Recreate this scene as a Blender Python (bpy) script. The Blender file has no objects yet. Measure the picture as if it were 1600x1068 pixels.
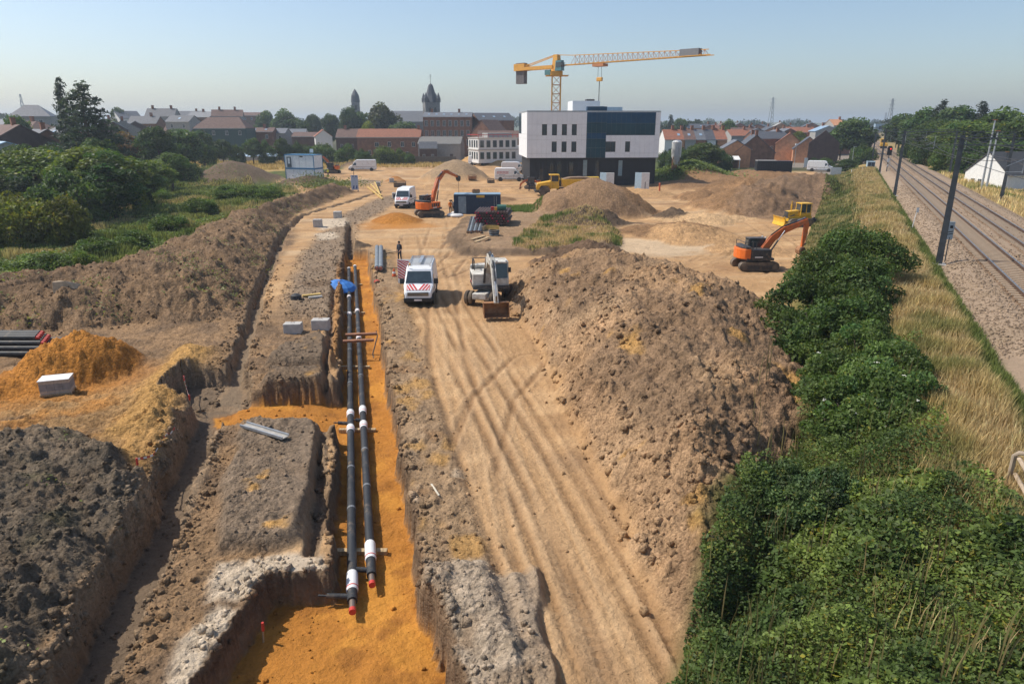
import bpy, bmesh, math, random
import numpy as np
from mathutils import Vector, Matrix

# ------------------------------------------------------------------ camera
scene = bpy.context.scene
CAM_H, FPX, PITCH = 11.0, 1066.0, math.radians(17.6)
cam_data = bpy.data.cameras.new("camera")
cam_data.sensor_width = 36.0
cam_data.lens = 36.0 * FPX / 1600.0
cam_data.clip_start, cam_data.clip_end = 0.2, 6000.0
cam = bpy.data.objects.new("camera", cam_data)
cam.location = (0, 0, CAM_H)
cam.rotation_euler = (math.pi / 2 - PITCH, 0, 0)
scene.collection.objects.link(cam)
scene.camera = cam

# ------------------------------------------------------------------ sky and sun
SUN_EL, SUN_AZ = math.radians(51), math.radians(14)      # sun stands left of the view, a little beyond it
sun_to = Vector((-math.cos(SUN_AZ) * math.cos(SUN_EL), math.sin(SUN_AZ) * math.cos(SUN_EL), math.sin(SUN_EL)))
world = bpy.data.worlds.new("World")
scene.world = world
world.use_nodes = True
wn = world.node_tree
for n in list(wn.nodes):
    wn.nodes.remove(n)
w_out = wn.nodes.new("ShaderNodeOutputWorld")
w_bg = wn.nodes.new("ShaderNodeBackground")
w_sky = wn.nodes.new("ShaderNodeTexSky")
w_sky.sky_type = 'NISHITA'
w_sky.sun_disc = False
w_sky.sun_elevation = SUN_EL
w_sky.sun_rotation = math.atan2(sun_to.x, sun_to.y)
w_sky.air_density, w_sky.dust_density, w_sky.ozone_density = 1.0, 1.5, 2.4
w_sky.altitude = 80
w_bg.inputs[1].default_value = 0.15
wn.links.new(w_sky.outputs[0], w_bg.inputs[0])
wn.links.new(w_bg.outputs[0], w_out.inputs[0])
sun_data = bpy.data.lights.new("sun", 'SUN')
sun_data.energy = 4.9
sun_data.angle = math.radians(0.55)
sun_data.color = (1.0, 0.93, 0.82)
sun = bpy.data.objects.new("sun", sun_data)
sun.rotation_euler = sun_to.to_track_quat('Z', 'Y').to_euler()
sun.location = (-60, 20, 80)
scene.collection.objects.link(sun)
vs = scene.view_settings
vs.view_transform, vs.look, vs.exposure, vs.gamma, vs.use_curve_mapping = 'Standard', 'None', 0.0, 1.0, False
scene.cycles.max_bounces = 6
scene.cycles.diffuse_bounces = 2
scene.cycles.glossy_bounces = 2
scene.cycles.transmission_bounces = 3
scene.cycles.transparent_max_bounces = 4
scene.cycles.volume_bounces = 0
scene.cycles.caustics_reflective = scene.cycles.caustics_refractive = False

# ------------------------------------------------------------------ helpers
RNG = np.random.default_rng(7)
rnd = random.Random(11)
COL = scene.collection
cP, sP = math.cos(PITCH), math.sin(PITCH)
R = math.radians

def at(x, y, z=0.0):
    """a pixel of the photograph met with the level plane z"""
    u, v = (x - 800) / FPX, (534 - y) / FPX
    t = (CAM_H - z) / (sP - v * cP)
    return Vector((t * u, t * (cP + v * sP), z))

def atY(x, y, Y):
    """a pixel of the photograph met with the upright plane at distance Y"""
    u, v = (x - 800) / FPX, (534 - y) / FPX
    t = Y / (cP + v * sP)
    return Vector((t * u, Y, CAM_H - t * (sP - v * cP)))

def tag(o, label=None, cat=None, group=None, kind=None):
    if label: o["label"] = label
    if cat: o["category"] = cat
    if group: o["group"] = group
    if kind or cat: o["kind"] = kind or "thing"
    return o

def thing(name, label, cat, loc=(0, 0, 0), rz=0.0, group=None, scale=1.0):
    o = bpy.data.objects.new(name, None)
    o.empty_display_size = 0.3
    COL.objects.link(o)
    o.location = loc
    o.rotation_euler = (0, 0, rz)
    o.scale = (scale,) * 3
    return tag(o, label, cat, group)

def copy_tree(o, parent=None):
    c = o.copy()
    COL.objects.link(c)
    if parent is not None:
        c.parent = parent
    for ch in list(o.children):
        copy_tree(ch, c)
    return c

def dup(root, loc, rz, label, group=None, scale=None):
    c = copy_tree(root)
    c.location = loc
    c.rotation_euler = (0, 0, rz)
    c["label"] = label
    if group: c["group"] = group
    if scale is not None: c.scale = (scale,) * 3 if not isinstance(scale, (tuple, list)) else scale
    return c

class MB:
    """collects shapes, then build() links them as one mesh object"""
    def __init__(self, M=None):
        self.v, self.f, self.M = [], [], M
    def add(self, vs_, fs):
        b = len(self.v)
        if self.M is not None:
            vs_ = [self.M @ Vector(p) for p in vs_]
        self.v.extend([tuple(p) for p in vs_])
        self.f.extend([[b + i for i in f] for f in fs])
        return self
    def hexa(self, p):
        return self.add(p, [(0, 3, 2, 1), (4, 5, 6, 7), (0, 1, 5, 4), (1, 2, 6, 5), (2, 3, 7, 6), (3, 0, 4, 7)])
    def box(self, x0, x1, y0, y1, z0, z1, top=None):
        tx, ty = top if top else (0, 0)
        return self.hexa([(x0, y0, z0), (x1, y0, z0), (x1, y1, z0), (x0, y1, z0),
                          (x0 + tx, y0 + ty, z1), (x1 - tx, y0 + ty, z1), (x1 - tx, y1 - ty, z1), (x0 + tx, y1 - ty, z1)])
    def prism(self, poly, axis, a, b, inset=0.0):
        """poly of 2-d points swept along an axis: 'y' means poly is (x,z), 'x' means (y,z), 'z' means (x,y)"""
        n = len(poly)
        cx = sum(p[0] for p in poly) / n
        cy = sum(p[1] for p in poly) / n
        def pt(p, t, k):
            q = (cx + (p[0] - cx) * k, cy + (p[1] - cy) * k)
            return {'y': (q[0], t, q[1]), 'x': (t, q[0], q[1]), 'z': (q[0], q[1], t)}[axis]
        vs_ = [pt(p, a, 1) for p in poly] + [pt(p, b, 1 - inset) for p in poly]
        fs = [tuple(range(n))[::-1], tuple(range(n, 2 * n))]
        fs += [(i, (i + 1) % n, n + (i + 1) % n, n + i) for i in range(n)]
        return self.add(vs_, fs)
    def loft(self, rings, cap=True):
        n = len(rings[0])
        vs_ = [p for r in rings for p in r]
        fs = []
        for k in range(len(rings) - 1):
            for i in range(n):
                j = (i + 1) % n
                fs.append((k * n + i, k * n + j, (k + 1) * n + j, (k + 1) * n + i))
        if cap:
            fs.append(tuple(range(n))[::-1])
            fs.append(tuple(range((len(rings) - 1) * n, len(rings) * n)))
        return self.add(vs_, fs)
    def tube(self, pts, r, n=8, cap=True):
        pts = [Vector(p) for p in pts]
        rs = r if isinstance(r, (list, tuple)) else [r] * len(pts)
        rings = []
        ref = None
        for i, p in enumerate(pts):
            d = (pts[min(i + 1, len(pts) - 1)] - pts[max(i - 1, 0)]).normalized()
            if ref is None:
                ref = Vector((0, 0, 1)) if abs(d.z) < 0.9 else Vector((1, 0, 0))
            a = d.cross(ref).normalized()
            b = a.cross(d).normalized()
            ref = b
            rings.append([p + (a * math.cos(2 * math.pi * k / n) + b * math.sin(2 * math.pi * k / n)) * rs[i] for k in range(n)])
        return self.loft(rings, cap)
    def bar(self, p0, p1, w, h=None):
        """square bar between two points"""
        p0, p1 = Vector(p0), Vector(p1)
        h = h or w
        d = (p1 - p0).normalized()
        ref = Vector((0, 0, 1)) if abs(d.z) < 0.95 else Vector((1, 0, 0))
        a = d.cross(ref).normalized() * (w / 2)
        b = a.cross(d).normalized() * (h / 2)
        return self.loft([[p + a + b, p - a + b, p - a - b, p + a - b] for p in (p0, p1)])
    def lathe(self, prof, n=16, c=(0, 0, 0), axis='z'):
        rings = []
        for r, t in prof:
            ring = []
            for k in range(n):
                x, y = r * math.cos(2 * math.pi * k / n), r * math.sin(2 * math.pi * k / n)
                q = {'z': (x, y, t), 'y': (x, t, y), 'x': (t, x, y)}[axis]
                ring.append((q[0] + c[0], q[1] + c[1], q[2] + c[2]))
            rings.append(ring)
        return self.loft(rings)
    def build(self, name, m, parent=None, bevel=0.0, smooth=False, loc=None, label=None):
        me = bpy.data.meshes.new(name)
        me.from_pydata(self.v, [], self.f)
        bm = bmesh.new(); bm.from_mesh(me)
        bmesh.ops.recalc_face_normals(bm, faces=bm.faces)
        bm.to_mesh(me); bm.free()
        me.materials.append(m)
        if smooth:
            me.polygons.foreach_set("use_smooth", [True] * len(me.polygons))
        o = bpy.data.objects.new(name, me)
        COL.objects.link(o)
        if parent is not None: o.parent = parent
        if loc is not None: o.location = loc
        if bevel:
            b = o.modifiers.new("bevel", 'BEVEL')
            b.width, b.segments, b.limit_method = bevel, 2, 'ANGLE'
        if smooth:
            try:
                me.set_sharp_from_angle(angle=R(40))
            except Exception:
                pass
        if label: o["label"] = label
        return o

def part(name, m, parent, fn, **kw):
    mb = MB()
    fn(mb)
    return mb.build(name, m, parent, **kw)

def share(src, name, parent, loc, rot=None, scale=None):
    o = bpy.data.objects.new(name, src.data)
    COL.objects.link(o)
    o.parent = parent
    o.location = loc
    if rot: o.rotation_euler = rot
    if scale: o.scale = scale
    return o

def np_mesh(name, V, F, cols=None, m=None, smooth=False, parent=None):
    V = np.asarray(V, np.float32); F = np.asarray(F, np.int32)
    me = bpy.data.meshes.new(name)
    k = F.shape[1]
    me.vertices.add(len(V)); me.vertices.foreach_set("co", V.ravel())
    me.loops.add(F.size); me.loops.foreach_set("vertex_index", F.ravel())
    me.polygons.add(len(F))
    me.polygons.foreach_set("loop_start", np.arange(0, F.size, k, dtype=np.int32))
    try:
        me.polygons.foreach_set("loop_total", np.full(len(F), k, np.int32))
    except Exception:
        pass
    if smooth: me.polygons.foreach_set("use_smooth", np.ones(len(F), bool))
    if cols is not None:
        a = me.attributes.new("tint", 'FLOAT_COLOR', 'POINT')
        c4 = np.ones((len(V), 4), np.float32); c4[:, :np.shape(cols)[1]] = cols
        a.data.foreach_set("color", c4.ravel())
    me.update(calc_edges=True)
    if m: me.materials.append(m)
    o = bpy.data.objects.new(name, me)
    COL.objects.link(o)
    if parent is not None: o.parent = parent
    return o

# ------------------------------------------------------------------ noise
def _hash(ix, iy, seed):
    h = (ix.astype(np.int64) * 374761393 + iy.astype(np.int64) * 668265263 + seed * 1442695041) & 0xFFFFFFFF
    h = ((h ^ (h >> 13)) * 1274126177) & 0xFFFFFFFF
    h = h ^ (h >> 16)
    return (h & 0xFFFF).astype(np.float32) / 65535.0

def vn(x, y, seed=0):
    """smooth value noise, -1..1"""
    x = np.asarray(x, np.float32); y = np.asarray(y, np.float32)
    ix, iy = np.floor(x), np.floor(y)
    fx, fy = x - ix, y - iy
    fx = fx * fx * (3 - 2 * fx); fy = fy * fy * (3 - 2 * fy)
    a, b = _hash(ix, iy, seed), _hash(ix + 1, iy, seed)
    c, d = _hash(ix, iy + 1, seed), _hash(ix + 1, iy + 1, seed)
    return ((a + (b - a) * fx) * (1 - fy) + (c + (d - c) * fx) * fy) * 2 - 1

def fbm(x, y, seed=0, oct=4, gain=0.5):
    t, a, s = 0, 1.0, 0
    for k in range(oct):
        t = t + a * vn(x * 2 ** k + 17.3 * k, y * 2 ** k - 9.1 * k, seed + k); s += a; a *= gain
    return t / s

def ss(a, b, x):
    t = np.clip((x - a) / (b - a), 0, 1)
    return t * t * (3 - 2 * t)

def sd_poly(X, Y, poly):
    """signed distance to polygon, negative inside"""
    d = np.full(X.shape, 1e9, np.float32); inside = np.zeros(X.shape, bool)
    n = len(poly)
    for i in range(n):
        ax, ay = poly[i][0], poly[i][1]; bx, by = poly[(i + 1) % n][0], poly[(i + 1) % n][1]
        ex, ey = bx - ax, by - ay
        t = np.clip(((X - ax) * ex + (Y - ay) * ey) / (ex * ex + ey * ey + 1e-9), 0, 1)
        d = np.minimum(d, (X - ax - t * ex) ** 2 + (Y - ay - t * ey) ** 2)
        if abs(by - ay) > 1e-9:
            inside ^= ((ay > Y) != (by > Y)) & (X < (bx - ax) * (Y - ay) / (by - ay) + ax)
    d = np.sqrt(d)
    return np.where(inside, -d, d)

def sd_line(X, Y, pts):
    d = np.full(X.shape, 1e9, np.float32)
    for (ax, ay, *_), (bx, by, *_) in zip(pts[:-1], pts[1:]):
        ex, ey = bx - ax, by - ay
        t = np.clip(((X - ax) * ex + (Y - ay) * ey) / (ex * ex + ey * ey + 1e-9), 0, 1)
        d = np.minimum(d, (X - ax - t * ex) ** 2 + (Y - ay - t * ey) ** 2)
    return np.sqrt(d)

# ------------------------------------------------------------------ materials
MATS = {}
def mat(name, col, rough=0.6, metal=0.0, var=0.12, vscale=3.0, bump=0.0, bscale=20.0, dirt=0.0, dirtcol=(0.30, 0.21, 0.13), spec=0.4, wave=None, alpha=None):
    if name in MATS: return MATS[name]
    m = bpy.data.materials.new(name); m.use_nodes = True
    nt = m.node_tree; N, L = nt.nodes, nt.links
    p = N["Principled BSDF"]
    p.inputs["Roughness"].default_value = rough
    p.inputs["Metallic"].default_value = metal
    p.inputs["Specular IOR Level"].default_value = spec
    tc = N.new("ShaderNodeTexCoord")
    nz = N.new("ShaderNodeTexNoise"); nz.inputs["Scale"].default_value = vscale; nz.inputs["Detail"].default_value = 5
    L.new(tc.outputs["Object"], nz.inputs["Vector"])
    mx = N.new("ShaderNodeMix"); mx.data_type = 'RGBA'
    mx.inputs["A"].default_value = tuple(c * (1 - var) for c in col) + (1,)
    mx.inputs["B"].default_value = tuple(min(1, c * (1 + var)) for c in col) + (1,)
    rp = N.new("ShaderNodeMapRange"); rp.inputs["From Min"].default_value = 0.3; rp.inputs["From Max"].default_value = 0.7
    L.new(nz.outputs["Fac"], rp.inputs["Value"]); L.new(rp.outputs[0], mx.inputs["Factor"])
    out = mx.outputs["Result"]
    if dirt:
        n2 = N.new("ShaderNodeTexNoise"); n2.inputs["Scale"].default_value = 1.7; n2.inputs["Detail"].default_value = 8; n2.inputs["Roughness"].default_value = 0.7
        L.new(tc.outputs["Object"], n2.inputs["Vector"])
        r2 = N.new("ShaderNodeMapRange"); r2.inputs["From Min"].default_value = 0.62 - dirt * 0.35; r2.inputs["From Max"].default_value = 0.78 - dirt * 0.2
        r2.inputs["To Max"].default_value = 0.85
        L.new(n2.outputs["Fac"], r2.inputs["Value"])
        m2 = N.new("ShaderNodeMix"); m2.data_type = 'RGBA'; m2.inputs["B"].default_value = dirtcol + (1,)
        L.new(r2.outputs[0], m2.inputs["Factor"]); L.new(out, m2.inputs["A"]); out = m2.outputs["Result"]
    if wave:
        wv = N.new("ShaderNodeTexWave"); wv.bands_direction = wave[0]; wv.inputs["Scale"].default_value = wave[1]; wv.inputs["Distortion"].default_value = wave[3] if len(wave) > 3 else 0.3
        wv.inputs["Detail"].default_value = 1
        L.new(tc.outputs["Object"], wv.inputs["Vector"])
        m3 = N.new("ShaderNodeMix"); m3.data_type = 'RGBA'; m3.blend_type = 'MULTIPLY'; m3.inputs["Factor"].default_value = wave[2]
        L.new(out, m3.inputs["A"]); L.new(wv.outputs["Color"], m3.inputs["B"]); out = m3.outputs["Result"]
    L.new(out, p.inputs["Base Color"])
    if bump:
        n3 = N.new("ShaderNodeTexNoise"); n3.inputs["Scale"].default_value = bscale; n3.inputs["Detail"].default_value = 4
        L.new(tc.outputs["Object"], n3.inputs["Vector"])
        b = N.new("ShaderNodeBump"); b.inputs["Strength"].default_value = bump; b.inputs["Distance"].default_value = 0.03
        L.new(n3.outputs["Fac"], b.inputs["Height"]); L.new(b.outputs["Normal"], p.inputs["Normal"])
    MATS[name] = m
    return m

def soil_material(name, fine=1.0):
    """earth: colour of the soil from the tint attribute, grain, clods and damp patches from noise"""
    m = bpy.data.materials.new(name); m.use_nodes = True
    nt = m.node_tree; N, L = nt.nodes, nt.links
    p = N["Principled BSDF"]; p.inputs["Roughness"].default_value = 0.93; p.inputs["Specular IOR Level"].default_value = 0.12
    a = N.new("ShaderNodeAttribute"); a.attribute_name = "tint"
    g = N.new("ShaderNodeNewGeometry")
    def noise(sc, det, rough=0.6):
        n = N.new("ShaderNodeTexNoise"); n.inputs["Scale"].default_value = sc; n.inputs["Detail"].default_value = det; n.inputs["Roughness"].default_value = rough
        L.new(g.outputs["Position"], n.inputs["Vector"]); return n.outputs["Fac"]
    def rng(s, lo, hi, a0=0.3, a1=0.7):
        r = N.new("ShaderNodeMapRange"); r.inputs["From Min"].default_value = a0; r.inputs["From Max"].default_value = a1
        r.inputs["To Min"].default_value = lo; r.inputs["To Max"].default_value = hi; L.new(s, r.inputs["Value"]); return r.outputs[0]
    def mul(x, y):
        n = N.new("ShaderNodeMath"); n.operation = 'MULTIPLY'; L.new(x, n.inputs[0]); L.new(y, n.inputs[1]); return n.outputs[0]
    n_big, n_mid, n_fine = noise(0.35, 6), noise(2.3, 7, 0.65), noise(11.0 * fine, 6, 0.7)
    def voro(sc):
        v_ = N.new("ShaderNodeTexVoronoi"); v_.inputs["Scale"].default_value = sc; v_.inputs["Randomness"].default_value = 1
        wv = N.new("ShaderNodeVectorMath"); wv.operation = 'ADD'
        nw = N.new("ShaderNodeTexNoise"); nw.inputs["Scale"].default_value = sc * .8; nw.inputs["Detail"].default_value = 3
        sw = N.new("ShaderNodeVectorMath"); sw.operation = 'SCALE'; sw.inputs["Scale"].default_value = 1.1 / sc
        L.new(g.outputs["Position"], nw.inputs["Vector"]); L.new(nw.outputs["Color"], sw.inputs[0]); L.new(g.outputs["Position"], wv.inputs[0]); L.new(sw.outputs[0], wv.inputs[1]); L.new(wv.outputs[0], v_.inputs["Vector"])
        sp = N.new("ShaderNodeSeparateColor"); L.new(v_.outputs["Color"], sp.inputs[0])
        return v_.outputs["Distance"], sp.outputs[0]
    vd1, vc1 = voro(5.5); vd2, vc2 = voro(15.0)
    def lerp1(x):          # how much of the coarse grain shows: loose earth all of it, compacted earth little
        n = N.new("ShaderNodeMix"); n.inputs["A"].default_value = 1.0; L.new(loose, n.inputs["Factor"]); L.new(x, n.inputs["B"]); return n.outputs["Result"]
    loose = rng(a.outputs["Alpha"], .30, 1.0, .04, .20)
    f = mul(mul(rng(vc1, 0.86, 1.12, 0, 1), rng(vc2, 0.84, 1.14, 0, 1)), rng(n_big, 0.86, 1.14))
    f = mul(mul(f, rng(n_mid, 0.74, 1.24)), rng(n_fine, 0.66, 1.32))
    f = lerp1(f)
    vm = N.new("ShaderNodeVectorMath"); vm.operation = 'SCALE'
    L.new(a.outputs["Color"], vm.inputs[0]); L.new(f, vm.inputs["Scale"])
    L.new(vm.outputs[0], p.inputs["Base Color"])
    b1 = N.new("ShaderNodeBump"); b1.inputs["Strength"].default_value = 0.95; b1.inputs["Distance"].default_value = 0.08
    L.new(n_fine, b1.inputs["Height"])
    b2 = N.new("ShaderNodeBump"); b2.inputs["Strength"].default_value = 0.5; b2.inputs["Distance"].default_value = 0.14
    L.new(n_mid, b2.inputs["Height"]); L.new(b1.outputs[0], b2.inputs["Normal"])
    last = b2.outputs[0]
    for vd, dist in ((vd1, .07), (vd2, .03)):
        b3 = N.new("ShaderNodeBump"); b3.invert = True; b3.inputs["Strength"].default_value = 0.7; b3.inputs["Distance"].default_value = dist
        ms = N.new("ShaderNodeMath"); ms.operation = 'MULTIPLY'; ms.inputs[1].default_value = .75; L.new(loose, ms.inputs[0]); L.new(ms.outputs[0], b3.inputs["Strength"])
        L.new(vd, b3.inputs["Height"]); L.new(last, b3.inputs["Normal"]); last = b3.outputs[0]
    L.new(last, p.inputs["Normal"])
    return m

def leaf_material(name, trans=0.35, ttint=(1.3, 1.35, 0.6, 1)):
    m = bpy.data.materials.new(name); m.use_nodes = True
    nt = m.node_tree; N, L = nt.nodes, nt.links
    p = N["Principled BSDF"]; p.inputs["Roughness"].default_value = 0.55; p.inputs["Specular IOR Level"].default_value = 0.25
    a = N.new("ShaderNodeAttribute"); a.attribute_name = "tint"
    oi = N.new("ShaderNodeObjectInfo")
    hs = N.new("ShaderNodeHueSaturation")
    mr = N.new("ShaderNodeMapRange"); mr.inputs["To Min"].default_value = 0.8; mr.inputs["To Max"].default_value = 1.2
    L.new(oi.outputs["Random"], mr.inputs["Value"]); L.new(mr.outputs[0], hs.inputs["Value"])
    oc = N.new("ShaderNodeMix"); oc.data_type = 'RGBA'; oc.blend_type = 'MULTIPLY'; oc.inputs["Factor"].default_value = 1
    L.new(a.outputs["Color"], oc.inputs["A"]); L.new(oi.outputs["Color"], oc.inputs["B"])
    L.new(oc.outputs["Result"], hs.inputs["Color"])
    L.new(hs.outputs[0], p.inputs["Base Color"])
    t = N.new("ShaderNodeBsdfTranslucent")
    tm = N.new("ShaderNodeMix"); tm.data_type = 'RGBA'; tm.blend_type = 'MULTIPLY'; tm.inputs["Factor"].default_value = 1
    tm.inputs["B"].default_value = ttint
    L.new(hs.outputs[0], tm.inputs["A"]); L.new(tm.outputs["Result"], t.inputs["Color"])
    mx = N.new("ShaderNodeMixShader"); mx.inputs[0].default_value = trans
    L.new(p.outputs[0], mx.inputs[1]); L.new(t.outputs[0], mx.inputs[2])
    L.new(mx.outputs[0], N["Material Output"].inputs["Surface"])
    return m

SOIL = soil_material("soil")
LEAF = leaf_material("leaf")
GRASS = leaf_material("grass_blade", 0.3, (1.1, 1.05, .85, 1))
# ------------------------------------------------------------------ the ground
KR, KT = 0.471, 0.23            # the railway runs along X = KR*Y + w, the pipe trench along X = -KT*Y + w
def W(pts, z=0.0):
    return [tuple(at(x, y, z)) for x, y in pts]

TAN, TAN2 = (.50, .325, .175), (.60, .42, .245)
BROWN, DARK, GREY = (.285, .178, .098), (.135, .10, .072), (.29, .225, .165)
ORANGE, ORANGE2, YSAND = (.50, .225, .05), (.35, .155, .04), (.50, .305, .115)
CLAY = (.60, .52, .42)
GREEN, DRY = (.085, .115, .035), (.37, .28, .115)
BALLAST, BED = (.36, .285, .22), (.215, .135, .08)
TOWN, ASPH = (.075, .08, .05), (.26, .235, .21)

G = dict(
 site=W([(-300, 600), (-120, 500), (0, 468), (250, 398), (400, 332), (470, 300), (430, 284), (560, 260), (700, 258), (735, 240), (830, 240),
         (1040, 292), (1110, 268), (1300, 268), (1335, 270), (1312, 350), (1262, 430), (1190, 560), (1160, 800), (1075, 1068), (1060, 1500), (-900, 1500)]),
 bank=W([(-300, 620), (-200, 480), (0, 452), (110, 440), (250, 392), (330, 350), (400, 330), (520, 290), (560, 300), (470, 335), (440, 385), (425, 425), (402, 470), (330, 505), (200, 508), (120, 522), (0, 522)]),
 heap=[(-.6, 46), (-.2, 41), (1.2, 35), (2.0, 28), (2.7, 22), (3.2, 17), (3.45, 12), (3.6, 7), (4.3, 7), (4.8, 12), (7.6, 17), (11.2, 23), (14.2, 30), (16.0, 37), (14.6, 44), (9, 50.5), (4, 51.5), (1, 50)],
 mound=W([(-600, 720), (0, 684), (130, 690), (235, 742), (262, 775), (205, 845), (140, 950), (60, 1068), (-30, 1300), (-900, 1500)]),
 crossA=W([(336, 646), (392, 636), (560, 628)], -.72) + W([(560, 655), (512, 650), (384, 643), (352, 655)], .2),
 pitJ=W([(262, 645), (292, 607), (372, 603), (392, 612), (385, 645), (340, 655)], -.9),
 lineE=W([(345, 650), (368, 590), (392, 520), (408, 460), (432, 400), (447, 368), (470, 345), (510, 330), (560, 316), (597, 303)], -.5),
 lineD=W([(338, 652), (320, 705), (292, 775), (255, 860), (205, 970), (158, 1068), (80, 1250)], -1.),
 ridge=W([(312, 668), (278, 762), (218, 852), (152, 962), (88, 1068), (0, 1230)], .25),
 tyre=W([(-200, 560), (120, 605), (250, 590), (300, 640), (255, 705), (130, 690), (-200, 690)]),
 yr1=W([(300, 548), (262, 590), (235, 640), (200, 668)], .3),
 yr2=W([(262, 655), (215, 700), (180, 728)], .3),
 blockB=W([(378, 650), (503, 655), (512, 690), (500, 760), (474, 838), (430, 850), (326, 856), (338, 750)], .25),
 bench=W([(318, 905), (335, 872), (430, 862), (505, 868), (524, 890), (520, 930), (320, 940)], 0),
 blockC=W([(385, 955), (340, 945), (275, 1000), (255, 1100), (320, 1200), (345, 1068)], 0),
 blk1=W([(398, 598), (418, 580), (500, 577), (527, 588), (530, 603), (402, 607)], .15),
 blk2=W([(408, 562), (440, 535), (505, 515), (530, 535), (522, 565), (440, 568)], .4),
 grav=W([(455, 500), (440, 470), (470, 400), (505, 360), (545, 330), (590, 310), (640, 300), (600, 330), (560, 350), (548, 400), (545, 440), (532, 500)]),
 yard=W([(688, 372), (722, 342), (860, 330), (975, 362), (975, 388), (835, 402), (705, 398)]),
 pitR=W([(1118, 335), (1170, 300), (1240, 286), (1320, 290), (1322, 330), (1300, 352), (1236, 362), (1180, 345)]),
 field=W([(-400, 236), (150, 250), (320, 262), (420, 268), (560, 262), (700, 262), (730, 247), (560, 243), (420, 243), (300, 245), (-400, 225)]),
 street=W([(1180, 262), (1260, 262), (1300, 280), (1368, 262), (1352, 252), (1330, 240), (1340, 225), (1332, 222), (1310, 245), (1250, 248), (1180, 250)]),
 pale1=W([(920, 378), (985, 372), (1130, 385), (1060, 400), (925, 392)]),
 wht1=W([(490, 345), (540, 340), (545, 352), (500, 358)]), wht2=W([(490, 366), (525, 362), (528, 374), (500, 377)]),
)
CONES = [  # px base centre, radius, height, colour, elongation (angle, factor)
 (132, 578, 2.6, 2.15, ORANGE2, .25), (40, 600, 2.0, .8, ORANGE2, .3), (712, 279, 7.8, 4.6, (.36, .27, .18), .3), (620, 346, 3.4, 1.15, ORANGE2, .2),
 (925, 333, 8.4, 5.0, (.31, .205, .125), .4), (912, 352, 4.5, 1.5, DARK, .7), (950, 350, 3.5, 1.2, DARK, .6), (366, 283, 10.5, 4.6, (.165, .125, .09), .4), (485, 288, 6.0, 2.2, DARK, .6), (620, 283, 2.4, 1.5, ORANGE2, .2),
 (742, 254, 5., 3.0, YSAND, .2), (780, 258, 5.0, 3.0, YSAND, .2), (1080, 279, 9.5, 3.6, GREEN, .3), (555, 386, 1.6, .8, DARK, .6), (556, 262, 6, 2.4, DARK, .4),
 (1165, 326, 8.5, 3.6, BROWN, .7), (1228, 306, 8.5, 3.6, DARK, .8), (1288, 306, 6.0, 2.2, DARK, .7), (1205, 318, 6, 2.4, BROWN, .8), (1262, 300, 6, 1.5, BROWN, .8), (1240, 287, 8, 1.0, BROWN, .5), (1130, 285, 8, 1.6, BROWN, .6), (1190, 275, 12, 1.6, BROWN, .6),
 (1000, 302, 6, .9, TAN, .6), (1092, 312, 5, 1.6, BROWN, .8), (1135, 300, 6, 2.0, BROWN, .8), (1065, 290, 8, 1.0, BROWN, .7), (770, 312, 4, .6, BROWN, .7), (800, 300, 5, .5, TAN, .7), (690, 292, 5, .9, TAN, .7), (560, 285, 5, .6, GREY, .7), (1100, 345, 5, 1.0, TAN2, .8), (1050, 362, 6, .8, BROWN, .8), (1160, 392, 4, .5, TAN, .8),
 (1045, 340, 2.6, .9, DARK, .8), (1000, 332, 4, .6, BROWN, .6), (925, 414, 4.6, 2.1, (.17, .115, .078), .8), (1085, 372, 5, .9, TAN, .5), (735, 300, 5, .5, TAN, .5),
]
CONES = [(tuple(at(x, y)), r, h, c, n) for x, y, r, h, c, n in CONES]
FAR_HILL = 34.0
TRACKS = [(W(p), h, a) for p, h, a in (
 ([(1015, 1075), (935, 900), (865, 760), (800, 640), (742, 540), (705, 480), (692, 425), (722, 392), (800, 388), (900, 392), (1000, 385)], .95, .085),
 ([(905, 1120), (850, 940), (790, 790), (735, 660), (700, 560), (690, 470), (672, 400), (690, 340), (712, 300)], .9, .07),
 ([(985, 1075), (880, 850), (802, 690), (740, 580), (690, 500), (650, 430), (640, 370)], .85, .06), ([(830, 560), (770, 620), (730, 740), (745, 860), (790, 1000)], .9, .05),
 ([(1180, 425), (1050, 405), (960, 392), (850, 396), (760, 400), (690, 430)], .9, .08), ([(900, 398), (1010, 380), (1130, 372), (1250, 352), (1300, 330)], .95, .10),
 ([(690, 400), (720, 370), (700, 330), (660, 300), (620, 280)], .9, .07), ([(780, 320), (900, 306), (1010, 305), (1100, 322), (1180, 350), (1240, 390)], .95, .10),
 ([(1000, 440), (1080, 415), (1160, 385), (1230, 375)], .9, .10), ([(980, 330), (1060, 350), (1140, 390), (1200, 420)], .9, .10), ([(720, 330), (760, 300), (830, 292), (960, 300), (1060, 296)], .9, .09),
 ([(-40, 650), (80, 640), (180, 650), (260, 640)], .9, .12), ([(-40, 690), (100, 668), (200, 668), (270, 625)], .9, .12), ([(0, 610), (120, 630), (240, 615)], .9, .1))]

def warp_(X, Y):
    return .6 * vn(X * 1.1, Y * 1.1, 157)

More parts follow.
